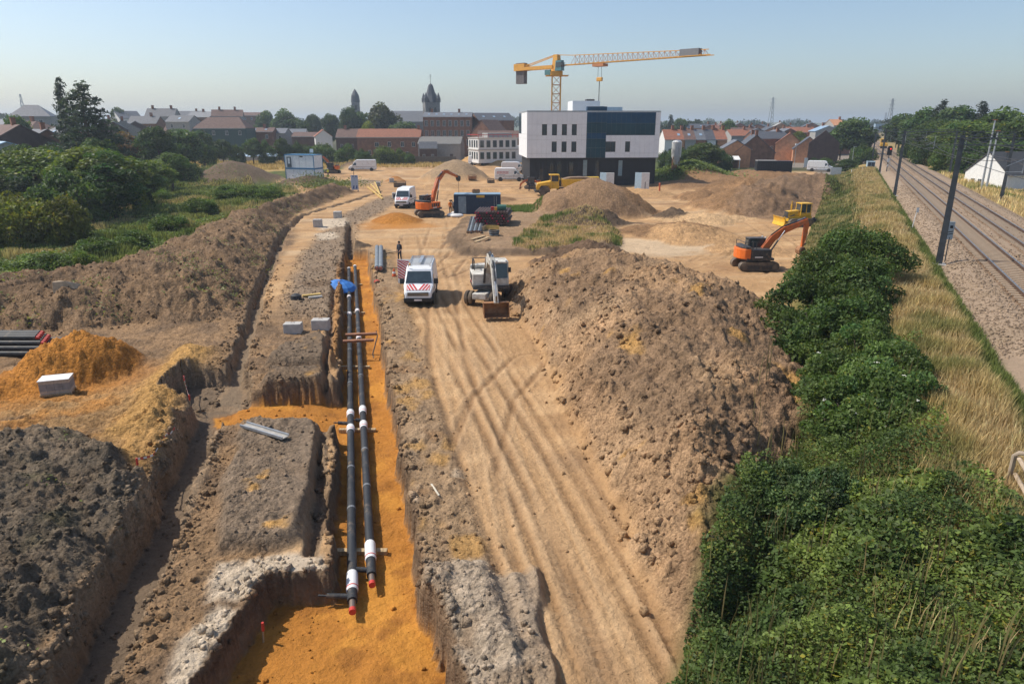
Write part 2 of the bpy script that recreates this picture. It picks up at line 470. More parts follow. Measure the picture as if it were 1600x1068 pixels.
def terrain(X, Y, fine=True):
    X = np.asarray(X, np.float32); Y = np.asarray(Y, np.float32)
    wr, wt = X - KR * Y, X + KT * Y
    z = .12 * fbm(X / 11, Y / 11, 3, 3) * ss(400, 150, Y)
    c = np.empty(X.shape + (3,), np.float32); c[:] = TOWN
    rough = np.zeros(X.shape, np.float32) + .02
    nE, nM = vn(X * 1.1, Y * 1.1, 21), fbm(X * .7, Y * .7, 31, 4)
    nJ = fbm(X * 2.2, Y * 2.2, 41, 3)
    def paint(mask, col, jit=.0):
        m = np.clip(mask * (1 + jit * nM), 0, 1)[..., None]
        c[:] = c * (1 - m) + np.asarray(col, np.float32) * m
    # meadow on the left, field, far country
    paint(ss(260, 200, Y) * (X < 60), GREEN)
    paint(ss(.2, .6, nM * .8 + .3) * ss(200, 150, Y), (.17, .16, .05))
    sdf = sd_poly(X, Y, G['field'])
    paint(ss(3, -3, sdf + 2 * nE), (.42, .31, .13))
    far = ss(380, 700, Y)
    paint(far, (.10, .12, .055)); paint(far * ss(.0, .3, fbm(X / 160, Y / 90, 77, 3)), (.30, .25, .12))
    z += ss(900, 2600, Y) * FAR_HILL * (.55 + .45 * fbm(X / 700, Y / 900, 5, 3)) * (1 - .35 * ss(-500, 500, -X))
    # site earth
    sds = sd_poly(X, Y, G['site'])
    inS = ss(1.2, -1.2, sds + 1.2 * nM)
    paint(inS, TAN)
    paint(inS * ss(.05, .5, nM) * .7, TAN2)
    paint(inS * ss(.1, .55, fbm(X / 6, Y / 6, 55, 4)) * .75, BROWN)
    paint(inS * ss(.1, .6, fbm(X / 2.2, Y / 3, 57, 4)) * .5, (.36, .245, .15))
    rough += inS * .03
    # wheel ruts: along the haul road near, fanning to the right further off
    bend = ss(38, 75, Y) * ss(70, 30, np.abs(X)) 
    q = X + .18 * Y + 1.2 * vn(X / 14, Y / 14, 91)
    r1 = vn(q * 2.3, Y * .05, 8) + .6 * vn(q * 5.5, Y * .08, 9) + .5 * vn(q * 11, Y * .12, 10)
    q2 = Y - .28 * X + 6 * vn(X / 30, Y / 30, 92)
    r2 = vn(q2 * .7, X * .04, 11) + .6 * vn(q2 * 1.7, X * .06, 12)
    wroad = inS * ss(-3.9, -2.8, X + .17 * Y - 4.5) * ss(9.5, 7, X + .17 * Y + 0 * Y) * ss(60, 40, Y)
    wroad = np.maximum(wroad, inS * ss(-3, -1.5, X + .17 * Y - 3.5) * ss(10, 7, X + .17 * Y) * ss(95, 40, Y))
    z += wroad * .022 * r1
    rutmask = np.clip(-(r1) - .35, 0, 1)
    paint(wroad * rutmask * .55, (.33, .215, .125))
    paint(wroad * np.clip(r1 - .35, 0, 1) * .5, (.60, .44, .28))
    # wheel tracks that cross and bend, with tyre lugs
    for pts, half, amp in TRACKS:
        x0_, x1_ = min(p[0] for p in pts) - 2, max(p[0] for p in pts) + 2; y0_, y1_ = min(p[1] for p in pts) - 2, max(p[1] for p in pts) + 2
        bx = (X > x0_) & (X < x1_) & (Y > y0_) & (Y < y1_)
        if not bx.any(): continue
        xx, yy = X[bx], Y[bx]
        wob = .16 * vn(xx / 2.5, yy / 2.5, int(amp * 999)) + .05 * nJ[bx]
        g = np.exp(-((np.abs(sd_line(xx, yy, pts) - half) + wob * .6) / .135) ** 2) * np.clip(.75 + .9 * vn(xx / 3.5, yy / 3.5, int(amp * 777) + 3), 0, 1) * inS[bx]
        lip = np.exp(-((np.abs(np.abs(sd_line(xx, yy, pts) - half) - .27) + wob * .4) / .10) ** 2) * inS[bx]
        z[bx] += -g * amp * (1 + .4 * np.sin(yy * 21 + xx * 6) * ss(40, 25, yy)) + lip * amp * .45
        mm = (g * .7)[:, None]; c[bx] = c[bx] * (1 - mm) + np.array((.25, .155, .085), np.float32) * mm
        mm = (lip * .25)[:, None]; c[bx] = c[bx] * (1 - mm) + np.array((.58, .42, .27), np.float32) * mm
    wfar = inS * ss(42, 62, Y)
    z += wfar * .10 * r2 * ss(160, 90, Y)
    paint(wfar * np.clip(-r2 - .3, 0, 1) * .9, (.30, .20, .125)); paint(wfar * np.clip(r2 - .3, 0, 1) * .8, (.58, .44, .29))
    paint(ss(1.5, -1, sd_poly(X, Y, G['pale1']) + nE) * .8, (.62, .50, .36))
    sdp = sd_poly(X, Y, G['grav'])
    paint(ss(.8, -.8, sdp + .6 * nM), GREY, .3); paint(inS * ss(.8, -1.0, sdp + .6 * nM) * ss(-.05, .35, fbm(X / 1.8, Y / 1.8, 59, 3)) * ss(58, 50, Y), (.20, .145, .10)); rough += ss(.6, -.6, sdp) * .07
    for k in ('wht1', 'wht2'): paint(ss(.4, -.4, sd_poly(X, Y, G[k]) + .5 * nJ), CLAY)
    # strip between trench and haul road
    sb = ss(.9, 1.25, wt) * ss(3.3, 2.6, wt + .4 * nM) * ss(66, 60, Y) * ss(6, 8, Y)
    z += sb * (.18 + .2 * nM * ss(55, 30, Y)); rough += sb * .10
    paint(sb * .8, (.33, .245, .165), .3); paint(sb * ss(.1, .5, nM + .2 * nJ) * .8, BROWN)
    paint(sb * ss(.1, .4, fbm(X * .9, Y * .5, 63, 3)) * ss(24, 17, Y), CLAY, .3)
    paint(sb * ss(.25, .5, fbm(X * .8, Y * .5, 64, 3)) * .8, YSAND)
    shelf = ss(.9, 1.2, wt) * ss(.12, -.12, X + .05 * Y - 1.45 + .25 * nM) * ss(15.2, 14.6, Y + .5 * nM)
    z += shelf * .32; paint(shelf * .7, (.36, .30, .24), .5); rough += shelf * .06
    # brown bank on the left
    d = -sd_poly(X, Y, G['bank']) + .5 * nM
    bk = ss(0, 1.0, d)
    z += 1.6 * ss(0, 4.5, d) + .45 * bk * nM; rough += bk * .26
    paint(bk, (.165, .115, .075), .2); paint(bk * ss(.15, .55, nM), (.23, .15, .092))
    paint(bk * ss(.1, .5, fbm(X / 5, Y / 5, 71, 3)) * .6, DARK)
    # the yard in the middle with its cut edge
    d = -sd_poly(X, Y, G['yard']) + .7 * nM
    z += .55 * ss(0, 1.6, d); yk = ss(0, 1.2, d); rough += yk * .07
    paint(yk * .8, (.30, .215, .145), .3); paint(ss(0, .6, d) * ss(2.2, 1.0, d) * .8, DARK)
    # ground left of the trenches: tracked, sandy
    lz = inS * ss(-2.2, -3.2, wt) * np.maximum(ss(44, 36, Y), ss(84, 70, Y) * ss(1.5, -.5, X + .33 * Y - .5) * ss(1.2, 2.2, sdp + .5 * nM) * ss(-3.0, -1.5, X + .33 * Y + 12)) * ss(8, 10, Y)
    paint(lz * .85, (.285, .195, .12), .3); paint(lz * ss(-.1, .35, nM) * .85, (.20, .14, .092)); rough += lz * .12
    d = -sd_poly(X, Y, G['tyre']) + .6 * nM
    tk = ss(0, 1, d)
    qq = Y + .12 * X + .9 * vn(X / 5, Y / 5, 13)
    rr = vn(qq * 2.6, X * .1, 14) + .7 * vn(qq * 6, X * .15, 15)
    z += tk * .10 * rr
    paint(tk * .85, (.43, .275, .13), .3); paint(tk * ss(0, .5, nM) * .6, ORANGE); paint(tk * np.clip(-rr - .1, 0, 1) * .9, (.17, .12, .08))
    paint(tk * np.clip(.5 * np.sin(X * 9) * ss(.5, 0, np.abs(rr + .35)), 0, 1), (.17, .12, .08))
    for k, w, h in (('yr1', .9, .55), ('yr2', .75, .6)):
        d = sd_line(X, Y, G[k]) + .25 * nM
        g = np.exp(-(d / w) ** 2)
        z += h * g * (1 + .4 * nM); paint(np.clip(1.5 * g, 0, 1), YSAND, .4); rough += g * .08
    # heaps
    d = -sd_poly(X, Y, G['heap']) + .55 * nM
    hk = ss(0, .5, d)
    lump = fbm(X / 3.2, Y / 3.2, 101, 4)
    hh = 2.75 * (1 - np.exp(-np.maximum(d, 0) * .62 / 1.15)) * ss(6, 20, Y + 4) * (.78 + .22 * ss(14, 26, Y))
    gul = fbm((Y - .15 * X) / 1.3, X / 6, 107, 3)
    z += hh * (1 + .28 * lump + .10 * gul); rough += hk * .30
    paint(hk, (.42, .285, .175), .2); paint(hk * ss(.1, .6, lump) * .8, (.31, .205, .125)); paint(hk * ss(.1, .45, gul) * .6, (.30, .19, .105)); paint(hk * ss(-3.2, -1.2, wr) * .6, (.19, .13, .09)); paint(hk * ss(.05, .45, fbm(X / 2.4, Y / 3.4, 103, 3) - .15 * ss(3, 6, X - .16 * Y)) * .85, (.43, .305, .195))
    paint(hk * ss(1.1, 1.7, z) * ss(.0, .35, fbm(X / 4, Y / 4, 105, 3) + .1) * .8, (.245, .17, .112))
    paint(hk * ss(.42, .6, fbm(X * .6, Y * .6, 106, 3)) * .9, YSAND)
    d = -sd_poly(X, Y, G['mound']) + .5 * nM
    mk = ss(0, .6, d)
    z += 1.5 * (1 - np.exp(-np.maximum(d, 0) * .55)) + mk * .35 * nM; rough += mk * .14
    paint(mk, (.165, .138, .108), .2); paint(mk * ss(.1, .5, nM) * .7, (.24, .19, .14)); paint(mk * ss(.1, .5, fbm(X * .5, Y * .5, 33, 3)) * .5, (.12, .12, .06))
    for (cx, cy, _), r, h, col, nz in CONES:
        bx = (np.abs(X - cx) < r * 1.8) & (np.abs(Y - cy) < r * 1.8)
        if not bx.any(): continue
        xx, yy = X[bx], Y[bx]
        dd = np.hypot(xx - cx, yy - cy) * (1 + nz * .55 * fbm((xx + cx) / r * 1.3, yy / r * 1.3, int(abs(cx * 13 + cy * 7)) % 997, 3))
        t = np.clip(1 - dd / r, 0, 1)
        hc = h * (t + .06 * np.sin(t * math.pi)) * (1 - .07 * t ** 4)
        z[bx] += hc
        m = ss(0, .14, t)[:, None]
        cc = np.asarray(col, np.float32) * (1 + .35 * nz * fbm(xx / r * 3, yy / r * 3, 7, 3))[:, None]
        c[bx] = c[bx] * (1 - m) + cc * m
        rough[bx] += m[:, 0] * (.05 + .34 * nz * min(1, h / 2))
    # sand spilled round the orange heaps
    for (px_, py_, r) in ((132, 590, 4.2), (620, 352, 6.0), (40, 610, 4)):
        q0 = at(px_, py_)
        g = ss(1.0, .35, np.hypot(X - q0.x, (Y - q0.y) * 1.2) / r + .35 * nM)
        paint(g * .75, ORANGE, .4)
    d = -sd_poly(X, Y, G['pitR']) + 1.0 * nM
    paint(ss(0, 3, d) * .8, (.24, .165, .11), .3); rough += ss(0, 2, d) * .12
    # blocks of standing ground between the trenches
    for k, h, col in (('blockB', .42, (.235, .185, .14)), ('blk1', .5, (.20, .155, .115)), ('blk2', .6, (.20, .155, .115))):
        d = -sd_poly(X, Y, G[k]) + .18 * nM
        z += h * ss(0, .45, d); paint(ss(-.1, .35, d), col, .3)
        paint(ss(.2, .6, d) * ss(.3, .6, fbm(X * .9, Y * .9, 131, 3)), YSAND)
        rough += ss(0, .4, d) * .05
    for k in ('bench', 'blockC'):
        d = -sd_poly(X, Y, G[k]) + .14 * nM
        paint(ss(-.1, .3, d), CLAY, .1)
    d = sd_line(X, Y, G['ridge']) + .12 * nM
    g = ss(.95, .40, d)
    z = z * (1 - g * .8) + g * .25; paint(np.clip(g * 1.3, 0, 1), (.47, .34, .22), .3); rough = rough * (1 - .55 * g)
    # railway bank, ballast
    eb = ss(-2.4, 4.6, wr + .6 * nM) * ss(34, 19.5, wr)
    z += eb * 1.95 + ss(22, 34, wr) * .5
    lo_ = -2.2 + 2.0 * ss(16.5, 19.5, Y) - 1.2 * ss(28, 40, Y)
    zone = ss(-.4, .6, wr - lo_ + .6 * nM)
    paint(zone, (.12, .125, .045)); paint(zone * ss(2.6, 4.2, wr + .8 * nM) * ss(60, 40, wr), DRY, .3)
    paint(zone * ss(6.0, 6.8, wr + .5 * nM) * ss(8.4, 7.6, wr), (.11, .15, .04))
    rough = rough * (1 - zone * .8)
    ba = ss(7.1, 7.6, wr + .3 * nJ) * ss(19.6, 19.0, wr + .3 * nJ)
    z = z * (1 - ba) + ba * (1.95 + .42 * ss(7.2, 9.2, wr) * ss(19.6, 17.6, wr))
    paint(ba, BALLAST, .15)
    for w0 in (11.33, 15.13):
        paint(ss(1.75, 1.25, np.abs(wr - w0) + .15 * nM), BED, .2)
    rough = rough * (1 - ba) + ba * .012
    # road by the houses
    sdst = sd_poly(X, Y, G['street'])
    st = ss(.8, -.4, sdst); paint(st, ASPH); z *= (1 - st * .9); rough *= (1 - st)
    # trenches
    nW = .26 * nM + .16 * nJ + .05 * vn(X * 9, Y * 9, 143)
    sd_main = np.maximum(np.maximum(-1.15 - wt, wt - 1.0), np.maximum(8 - Y, Y - 62.5))
    sd_front = np.maximum(np.maximum(-6.25 - X - .10 * (14.0 - Y), wt - 1.0 - .12 * np.clip(14 - Y, 0, 4)), np.maximum(Y - 14.85, 6 - Y))
    sd_a = sd_poly(X, Y, G['crossA'])
    fl = np.minimum(np.minimum(sd_main, sd_front), sd_a) + nW
    for s_, zf, wall, fcol in ((sd_poly(X, Y, G['pitJ']) + nW, -.85, .22, (.20, .155, .115)), (sd_line(X, Y, G['lineE']) - .24 - .2 * ss(33, 28, Y) + nW, -.6 - .2 * ss(33, 28, Y), .22, (.24, .19, .14)),
                               (sd_line(X, Y, G['lineD']) - .52 + nW, -.95, .30, (.20, .155, .115)),
                               (np.maximum(np.abs(wt + .55) - .3, np.maximum(62 - Y, Y - 82)) + nW, -.9, .2, (.16, .12, .09)),
                               (np.maximum(np.abs(wt + 1.75 + .1 * nM) - .07, np.maximum(15.8 - Y, Y - 50)) + nW * .5, -.35, .2, (.16, .12, .09))):
        k = ss(wall, 0, s_)
        z = z * (1 - k) + np.minimum(z, zf + .08 * nM) * k
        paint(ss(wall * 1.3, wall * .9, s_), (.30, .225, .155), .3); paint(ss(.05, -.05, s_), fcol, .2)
        rough = rough * (1 - .5 * k)
    k = ss(.17, 0, fl)
    zfl = -.90 + .20 * ss(-1.3, -2.4, wt) * ss(20, 22, Y) + .05 * nM + .05 * nJ
    z = z * (1 - k) + np.minimum(z, zfl) * k
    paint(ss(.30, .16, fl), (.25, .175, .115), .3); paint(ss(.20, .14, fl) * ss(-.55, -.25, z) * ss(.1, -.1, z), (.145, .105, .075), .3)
    fcol = ss(.06, -.06, fl)
    paint(fcol, ORANGE, .1); paint(fcol * ss(.0, .5, fbm(X * .8, Y * .8, 141, 4)) * .9, (.62, .30, .062)); paint(fcol * ss(.1, .5, fbm(X * 1.3, Y * 1.3, 142, 4)) * .8, ORANGE2)
    rough = rough * (1 - k) + k * .03
    # ledge of sand left of the far trench
    lg = ss(-1.75, -1.6, wt) * ss(-1.25, -1.35, wt) * ss(28, 33, Y) * ss(60, 52, Y); paint(lg * .7, (.45, .24, .09), .3)
    if fine:
        near = ss(130, 60, Y)
        big = fbm(X * .9, Y * .9, 151, 3)
        d1, d2, d3, d4 = vn(X * 2.1, Y * 2.1, 152), vn(X * 4.3 + warp_(X, Y), Y * 4.3, 153), vn(X * 9.1, Y * 8.7, 154), vn(X * 19, Y * 18, 155)
        crack = np.abs(vn(X * 1.7 + .4 * big, Y * 1.7, 156)) ** .5
        z += rough * (.75 * big + .34 * d1 * np.clip(.5 + big, .1, 1) + .22 * (crack - .6) + near * (.36 * d2 * np.clip(.6 + 1.1 * d1, 0, 1.2) + .27 * d3 * np.clip(.6 + d2, 0, 1.2) + .14 * d4))
    c *= (1 + .10 * nM)[..., None]; c *= np.array((.93, .865, .78), np.float32)
    terrain.rough = rough; terrain.fl = np.minimum(fl, np.minimum(sd_line(X, Y, G['lineD']) - .52, sd_line(X, Y, G['lineE']) - .35))
    return z, np.clip(c, .01, .9)

# rows by distance, columns fanned so that cells stay small near the camera
rows = [4.0]
while rows[-1] < 5600:
    y_ = rows[-1]
    st_ = .14 if y_ < 9.5 else max(.045, min(1.25 * y_ * y_ / 7500, (.005 if y_ < 125 else .02) * y_))
    rows.append(y_ + st_)
rows = np.array(rows, np.float32)
uc = np.arange(-.83, .8301, .0025)
uo = .83 + np.cumsum(.012 * 1.06 ** np.arange(34))
ucol = np.concatenate([-uo[::-1], uc, uo]).astype(np.float32)
GX = ucol[None, :] * (rows[:, None] + 3.0)
GY = np.repeat(rows[:, None], len(ucol), 1)
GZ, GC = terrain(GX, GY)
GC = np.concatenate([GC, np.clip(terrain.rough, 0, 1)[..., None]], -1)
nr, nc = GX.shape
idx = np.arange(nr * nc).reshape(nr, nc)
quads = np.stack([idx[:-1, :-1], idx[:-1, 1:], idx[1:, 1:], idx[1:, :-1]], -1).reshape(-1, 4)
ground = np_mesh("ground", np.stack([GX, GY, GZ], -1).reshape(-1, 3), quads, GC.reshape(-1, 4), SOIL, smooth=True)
tag(ground, "bare tan and brown earth of the building site with trenches, meadow and far country", None, None, "structure")
print("ground verts", nr * nc)

def zgrid(x, y):
    """height of the built ground mesh, read between its vertices"""
    x, y = np.atleast_1d(np.asarray(x, float)), np.atleast_1d(np.asarray(y, float))
    i = np.clip(np.searchsorted(rows, y) - 1, 0, nr - 2); fy = np.clip((y - rows[i]) / (rows[i + 1] - rows[i]), 0, 1)
    u = x / (y + 3.0)
    j = np.clip(np.searchsorted(ucol, u) - 1, 0, nc - 2); fx = np.clip((u - ucol[j]) / (ucol[j + 1] - ucol[j]), 0, 1)
    return (GZ[i, j] * (1 - fx) + GZ[i, j + 1] * fx) * (1 - fy) + (GZ[i + 1, j] * (1 - fx) + GZ[i + 1, j + 1] * fx) * fy
def zg(x, y):
    return float(zgrid(x, y)[0])
def zmean(x, y, r=1.0):
    a = np.linspace(-r, r, 5); xx, yy = np.meshgrid(x + a, y + a)
    return float(zgrid(xx.ravel(), yy.ravel()).mean())
def gp(px_, py_, z=0.0, dz=0.0):
    """ground point under a pixel: world x, y and the height of the earth there"""
    p = at(px_, py_, z)
    for _ in range(4):
        p = at(px_, py_, zg(p.x, p.y) if abs(z) < 9 else z)
    return Vector((p.x, p.y, zg(p.x, p.y) + dz))

# clods lying on the spoil: small angular lumps, joined
def clods(name, label, n, sampler, smin, smax):
    X, Y = sampler(n)
    Z, C = terrain(X, Y)
    s = smin * (smax / smin) ** (RNG.random(len(X)) ** 3.0)
    base = np.array([(-1, -1, -1), (1, -1, -1), (1, 1, -1), (-1, 1, -1), (-1, -1, 1), (1, -1, 1), (1, 1, 1), (-1, 1, 1)], np.float32) * .5
    V = base[None] * (1 + .55 * (RNG.random((len(X), 8, 3)) - .5)) * s[:, None, None]
    V[:, 4:, :2] *= .7
    V[:, :, 2] *= .75
    a = RNG.random(len(X)) * 6.28
    ca, sa = np.cos(a)[:, None], np.sin(a)[:, None]
    x_, y_ = V[:, :, 0] * ca - V[:, :, 1] * sa, V[:, :, 0] * sa + V[:, :, 1] * ca
    V = np.stack([x_ + X[:, None], y_ + Y[:, None], V[:, :, 2] + (Z + s * .15)[:, None]], -1)
    fb = np.array([(0, 3, 2, 1), (4, 5, 6, 7), (0, 1, 5, 4), (1, 2, 6, 5), (2, 3, 7, 6), (3, 0, 4, 7)])
    F = (fb[None] + (np.arange(len(X)) * 8)[:, None, None]).reshape(-1, 4)
    cc = np.repeat(C * (.8 + .45 * RNG.random((len(X), 1))), 8, 0)
    o = np_mesh(name, V.reshape(-1, 3), F, cc, SOIL, smooth=False)
    return tag(o, label, None, None, "stuff")

def in_poly(poly, pad=0.0, ext=None):
    xs = [p[0] for p in poly]; ys = [p[1] for p in poly]
    def f(n):
        X = np.empty(0, np.float32); Y = X
        while len(X) < n:
            x = RNG.uniform(min(xs), max(xs), n * 2).astype(np.float32)
            # denser close to the camera
            t = RNG.random(n * 2); lo, hi = max(min(ys), 8.5), max(ys)
            y = (lo * (hi / lo) ** t).astype(np.float32)
            k = (sd_poly(x, y, poly) < pad) & (np.abs(x) < .95 * y + 4)
            if ext is not None: k &= ext(x, y)
            X = np.concatenate([X, x[k]]); Y = np.concatenate([Y, y[k]])
        return X[:n], Y[:n]
    return f
clods("soil_clods", "brown lumps of earth strewn over the long spoil heap", 4500, in_poly(G['heap'], .3, lambda x, y: (x - KR * y < -1.4) & (fbm(x / 2, y / 2, 301, 3) > -.05)), .02, .26)
clods("dark_soil_clods", "dark crumbs of earth on the mound beside the diagonal trench", 3500, in_poly(G['mound'], .1), .02, .14)
clods("bank_clods", "crumbs of brown earth on the weedy bank", 3500, in_poly(G['bank'], .2), .04, .22)
clods("site_crumbs", "loose crumbs of earth beside the haul road and trench", 4000, in_poly([(-14, 9), (4.0, 9), (3, 20), (1.5, 36), (-3, 60), (-12, 60), (-12, 36)], 0, lambda x, y: ((x + KT * y) < -1.6) | (((x + KT * y) > 1.3) & ((x + KT * y) < 3.4)) | (RNG.random(len(x)) < .10)), .02, .13)
clods("gravel_stones", "grey rubble stones on the gravel strip left of the pipe trench", 5000, in_poly(G['grav'], .3), .03, .16)
def ballast_pts(n):
    Y = (26 * (105 / 26) ** RNG.random(n * 2)).astype(np.float32); w = np.where(RNG.random(n * 2) < .6, RNG.uniform(7.3, 10.0, n * 2), RNG.uniform(12.3, 19.3, n * 2)).astype(np.float32)
    X = KR * Y + w; k = X < .85 * Y + 4
    return X[k][:n], Y[k][:n]
clods("ballast_stones", "grey brown ballast stones beside the rails", 8000, ballast_pts, .05, .15)
def edge_pts(n):
    Y = (10 * (60 / 10) ** RNG.random(n * 14)).astype(np.float32); X = RNG.uniform(-19, 0, n * 14).astype(np.float32)
    terrain(X, Y, False); k = (terrain.fl > .16) & (terrain.fl < .16 + .75 * RNG.random(len(X)) ** 1.6) & (fbm(X, Y, 311, 2) > -.25)
    return X[k][:n], Y[k][:n]
clods("edge_rubble", "broken lumps of earth crumbled along the trench edges", 5500, edge_pts, .03, .24)
# ------------------------------------------------------------------ plants
BARK = mat("bark", (.10, .075, .055), .9, var=.3, vscale=6, bump=.5)
def unit(v):
    return v / (np.linalg.norm(v, axis=-1, keepdims=True) + 1e-9)
def leaf_quads(P, L_, ratio, N_=None, flat=.5, droop=0.0):
    """one leaf-shaped quad at each point, turned at random, leaning towards the normals N_"""
    n = len(P)
    nn = unit(RNG.normal(size=(n, 3)))
    if N_ is not None: nn = unit(nn * (1 - flat) + N_ * flat)
    a = unit(np.cross(nn, unit(RNG.normal(size=(n, 3)))))
    b = np.cross(nn, a)
    l = np.asarray(L_).reshape(-1, 1) * np.ones((n, 1))
    V = np.stack([P - a * l * .5, P + b * l * ratio * .5 - nn * l * .1, P + a * l * .5, P - b * l * ratio * .5 - nn * l * .1], 1)
    F = np.arange(n * 4).reshape(n, 4)
    return V.reshape(-1, 3), F
def join(parts):
    V, F, C, b = [], [], [], 0
    for v, f, c in parts:
        V.append(v); F.append(f + b); C.append(c); b += len(v)
    return np.concatenate(V), np.concatenate(F), np.concatenate(C)
def clump_cloud(cents, rads, per, leaf, ratio, base, var=.28, up=.35, squash=.85):
    parts = []
    for c_, r_ in zip(cents, rads):
        n = max(6, int(per * (r_ / np.mean(rads)) ** 2))
        d = unit(RNG.normal(size=(n, 3)))
        d[:, 2] = np.where(d[:, 2] < -.35, -d[:, 2] * .6, d[:, 2])
        rr = r_ * (1.05 - .5 * RNG.random((n, 1)) ** 2.2)
        P = c_ + d * rr * np.array([1, 1, squash])
        nrm = unit(d + np.array([0, 0, up]))
        v, f = leaf_quads(P, leaf * (.6 + .8 * RNG.random(n)), ratio, nrm, .45)
        t = np.asarray(base) * (1 + var * RNG.normal() * .8)
        cc = t * (1 + var * RNG.normal(size=(n, 1)) * .6) * (1 + np.array([.25, .05, -.05]) * RNG.normal() * .35)
        cc = cc * np.where(RNG.random((n, 1)) < .035, np.array([[2.0, 1.35, .9]]), 1)
        parts.append((v, f, np.repeat(np.clip(cc, .008, .5), 4, 0)))
    return join(parts)
def crown_broad(seed, n=44, rx=3.3, z0=2.2, z1=10.0, per=85, leaf=.5, base=(.088, .125, .036), power=1.0, rc=1.35):
    global RNG
    RNG = np.random.default_rng(seed)
    zc, rz = (z0 + z1) / 2, (z1 - z0) / 2
    d = unit(RNG.normal(size=(n, 3)))
    k = .62 + .25 * RNG.random((n, 1))
    C_ = d * k * np.array([rx, rx, rz]) + np.array([0, 0, zc])
    C_[:, :2] *= (1 - .25 * np.clip((C_[:, 2:3] - zc) / rz, 0, 1) ** 2 * power)
    rads = rc * (.65 + .7 * RNG.random(n))
    return clump_cloud(C_, rads, per, leaf, .62, base)
def crown_conifer(seed, h=18, r=4.2, base=(.045, .062, .034), gaps=.10):
    global RNG
    RNG = np.random.default_rng(seed)
    C_, rr = [], []
    z = 2.0
    while z < h:
        t = (z - 2) / (h - 2)
        rad = r * (1 - t) ** .75 * (1 + .2 * math.sin(z * 3)) + .25
        nb = max(3, int(8 * (1 - t) + 3))
        for k in range(nb):
            if RNG.random() < gaps: continue
            a = RNG.random() * 6.28
            for q in (.4, .72, 1.0):
                C_.append((math.cos(a) * rad * q, math.sin(a) * rad * q, z + .3 * RNG.normal() - .25 * q * rad * .5 + .3)); rr.append(.75 + .6 * (1 - t) * (1.2 - q))
        z += .75
    return clump_cloud(np.array(C_), np.array(rr), 22, .62, .36, base, squash=.6)
def trunk_mesh(h, r, limbs=5, spread=1.6):
    mb = MB()
    pts = [(0, 0, -.4), (.05 * h * .2, 0, h * .35), (-.02 * h, .02 * h, h * .7), (0, 0, h)]
    mb.tube(pts, [r, r * .8, r * .5, r * .12], 8)
    for k in range(limbs):
        a = k * 2.4; z = h * (.35 + .45 * k / max(1, limbs))
        mb.tube([(0, 0, z), (math.cos(a) * spread * .5, math.sin(a) * spread * .5, z + h * .1), (math.cos(a) * spread, math.sin(a) * spread, z + h * .16)], [r * .45, r * .3, r * .08], 5)
    return mb
TREES = {}
def tree_kind(key, crown, trunk):
    v, f, c_ = crown
    o = np_mesh("crown", v, f, c_, LEAF); t = trunk.build("trunk", BARK)
    TREES[key] = (o.data, t.data)
    bpy.data.objects.remove(o); bpy.data.objects.remove(t)
for k in range(3):
    tree_kind("broad%d" % k, crown_broad(20 + k, n=60, per=120, leaf=.55), trunk_mesh(7, .28))
for k in range(2):
    tree_kind("fine%d" % k, crown_broad(30 + k, n=90, per=150, leaf=.36, rc=1.1, rx=3.6), trunk_mesh(7, .28))
tree_kind("conifer0", crown_conifer(40), trunk_mesh(17, .3, 3))
tree_kind("conifer1", crown_conifer(41, r=5.6, gaps=.15), trunk_mesh(17, .35, 3))
tree_kind("cone0", crown_broad(50, n=80, rx=2.4, z0=.2, z1=10, per=90, leaf=.3, rc=.8, power=3.2), trunk_mesh(8, .2, 2))
for k in range(3):
    tree_kind("bush%d" % k, crown_broad(60 + k, n=70, rx=3.6, z0=-1.4, z1=4.2, per=120, leaf=.32, rc=1.0), trunk_mesh(2.6, .1, 6, 1.2))
KIND_H = {"broad": 10.6, "fine": 10.6, "conifer": 18.2, "cone": 10.4, "bush": 4.6}
KIND_R = {"broad": 3.7, "fine": 3.9, "conifer": 4.5, "cone": 2.6, "bush": 3.9}
def tree(px_, Y, top, hw, kind, label, col=(1, 1, 1), group=None, name="tree", rz=None, base=None):
    p = atY(px_, top, Y); fam = kind.rstrip("0123456789")
    zc = Y * cP + (CAM_H - p.z) * sP
    z0 = zmean(p.x, Y, 1) if base is None else base
    sx = hw * zc / FPX / KIND_R[fam]; sz = (p.z - z0) / KIND_H[fam]
    t = thing(name, label, "bush" if fam == "bush" else "tree", (p.x, Y, z0), rnd.random() * 6.28 if rz is None else rz, group)
    t.scale = (sx, sx, sz)
    cm, tm = TREES[kind]
    o = bpy.data.objects.new("crown", cm); COL.objects.link(o); o.parent = t; o.color = tuple(col) + (1,)
    o2 = bpy.data.objects.new("trunk", tm); COL.objects.link(o2); o2.parent = t
    return t

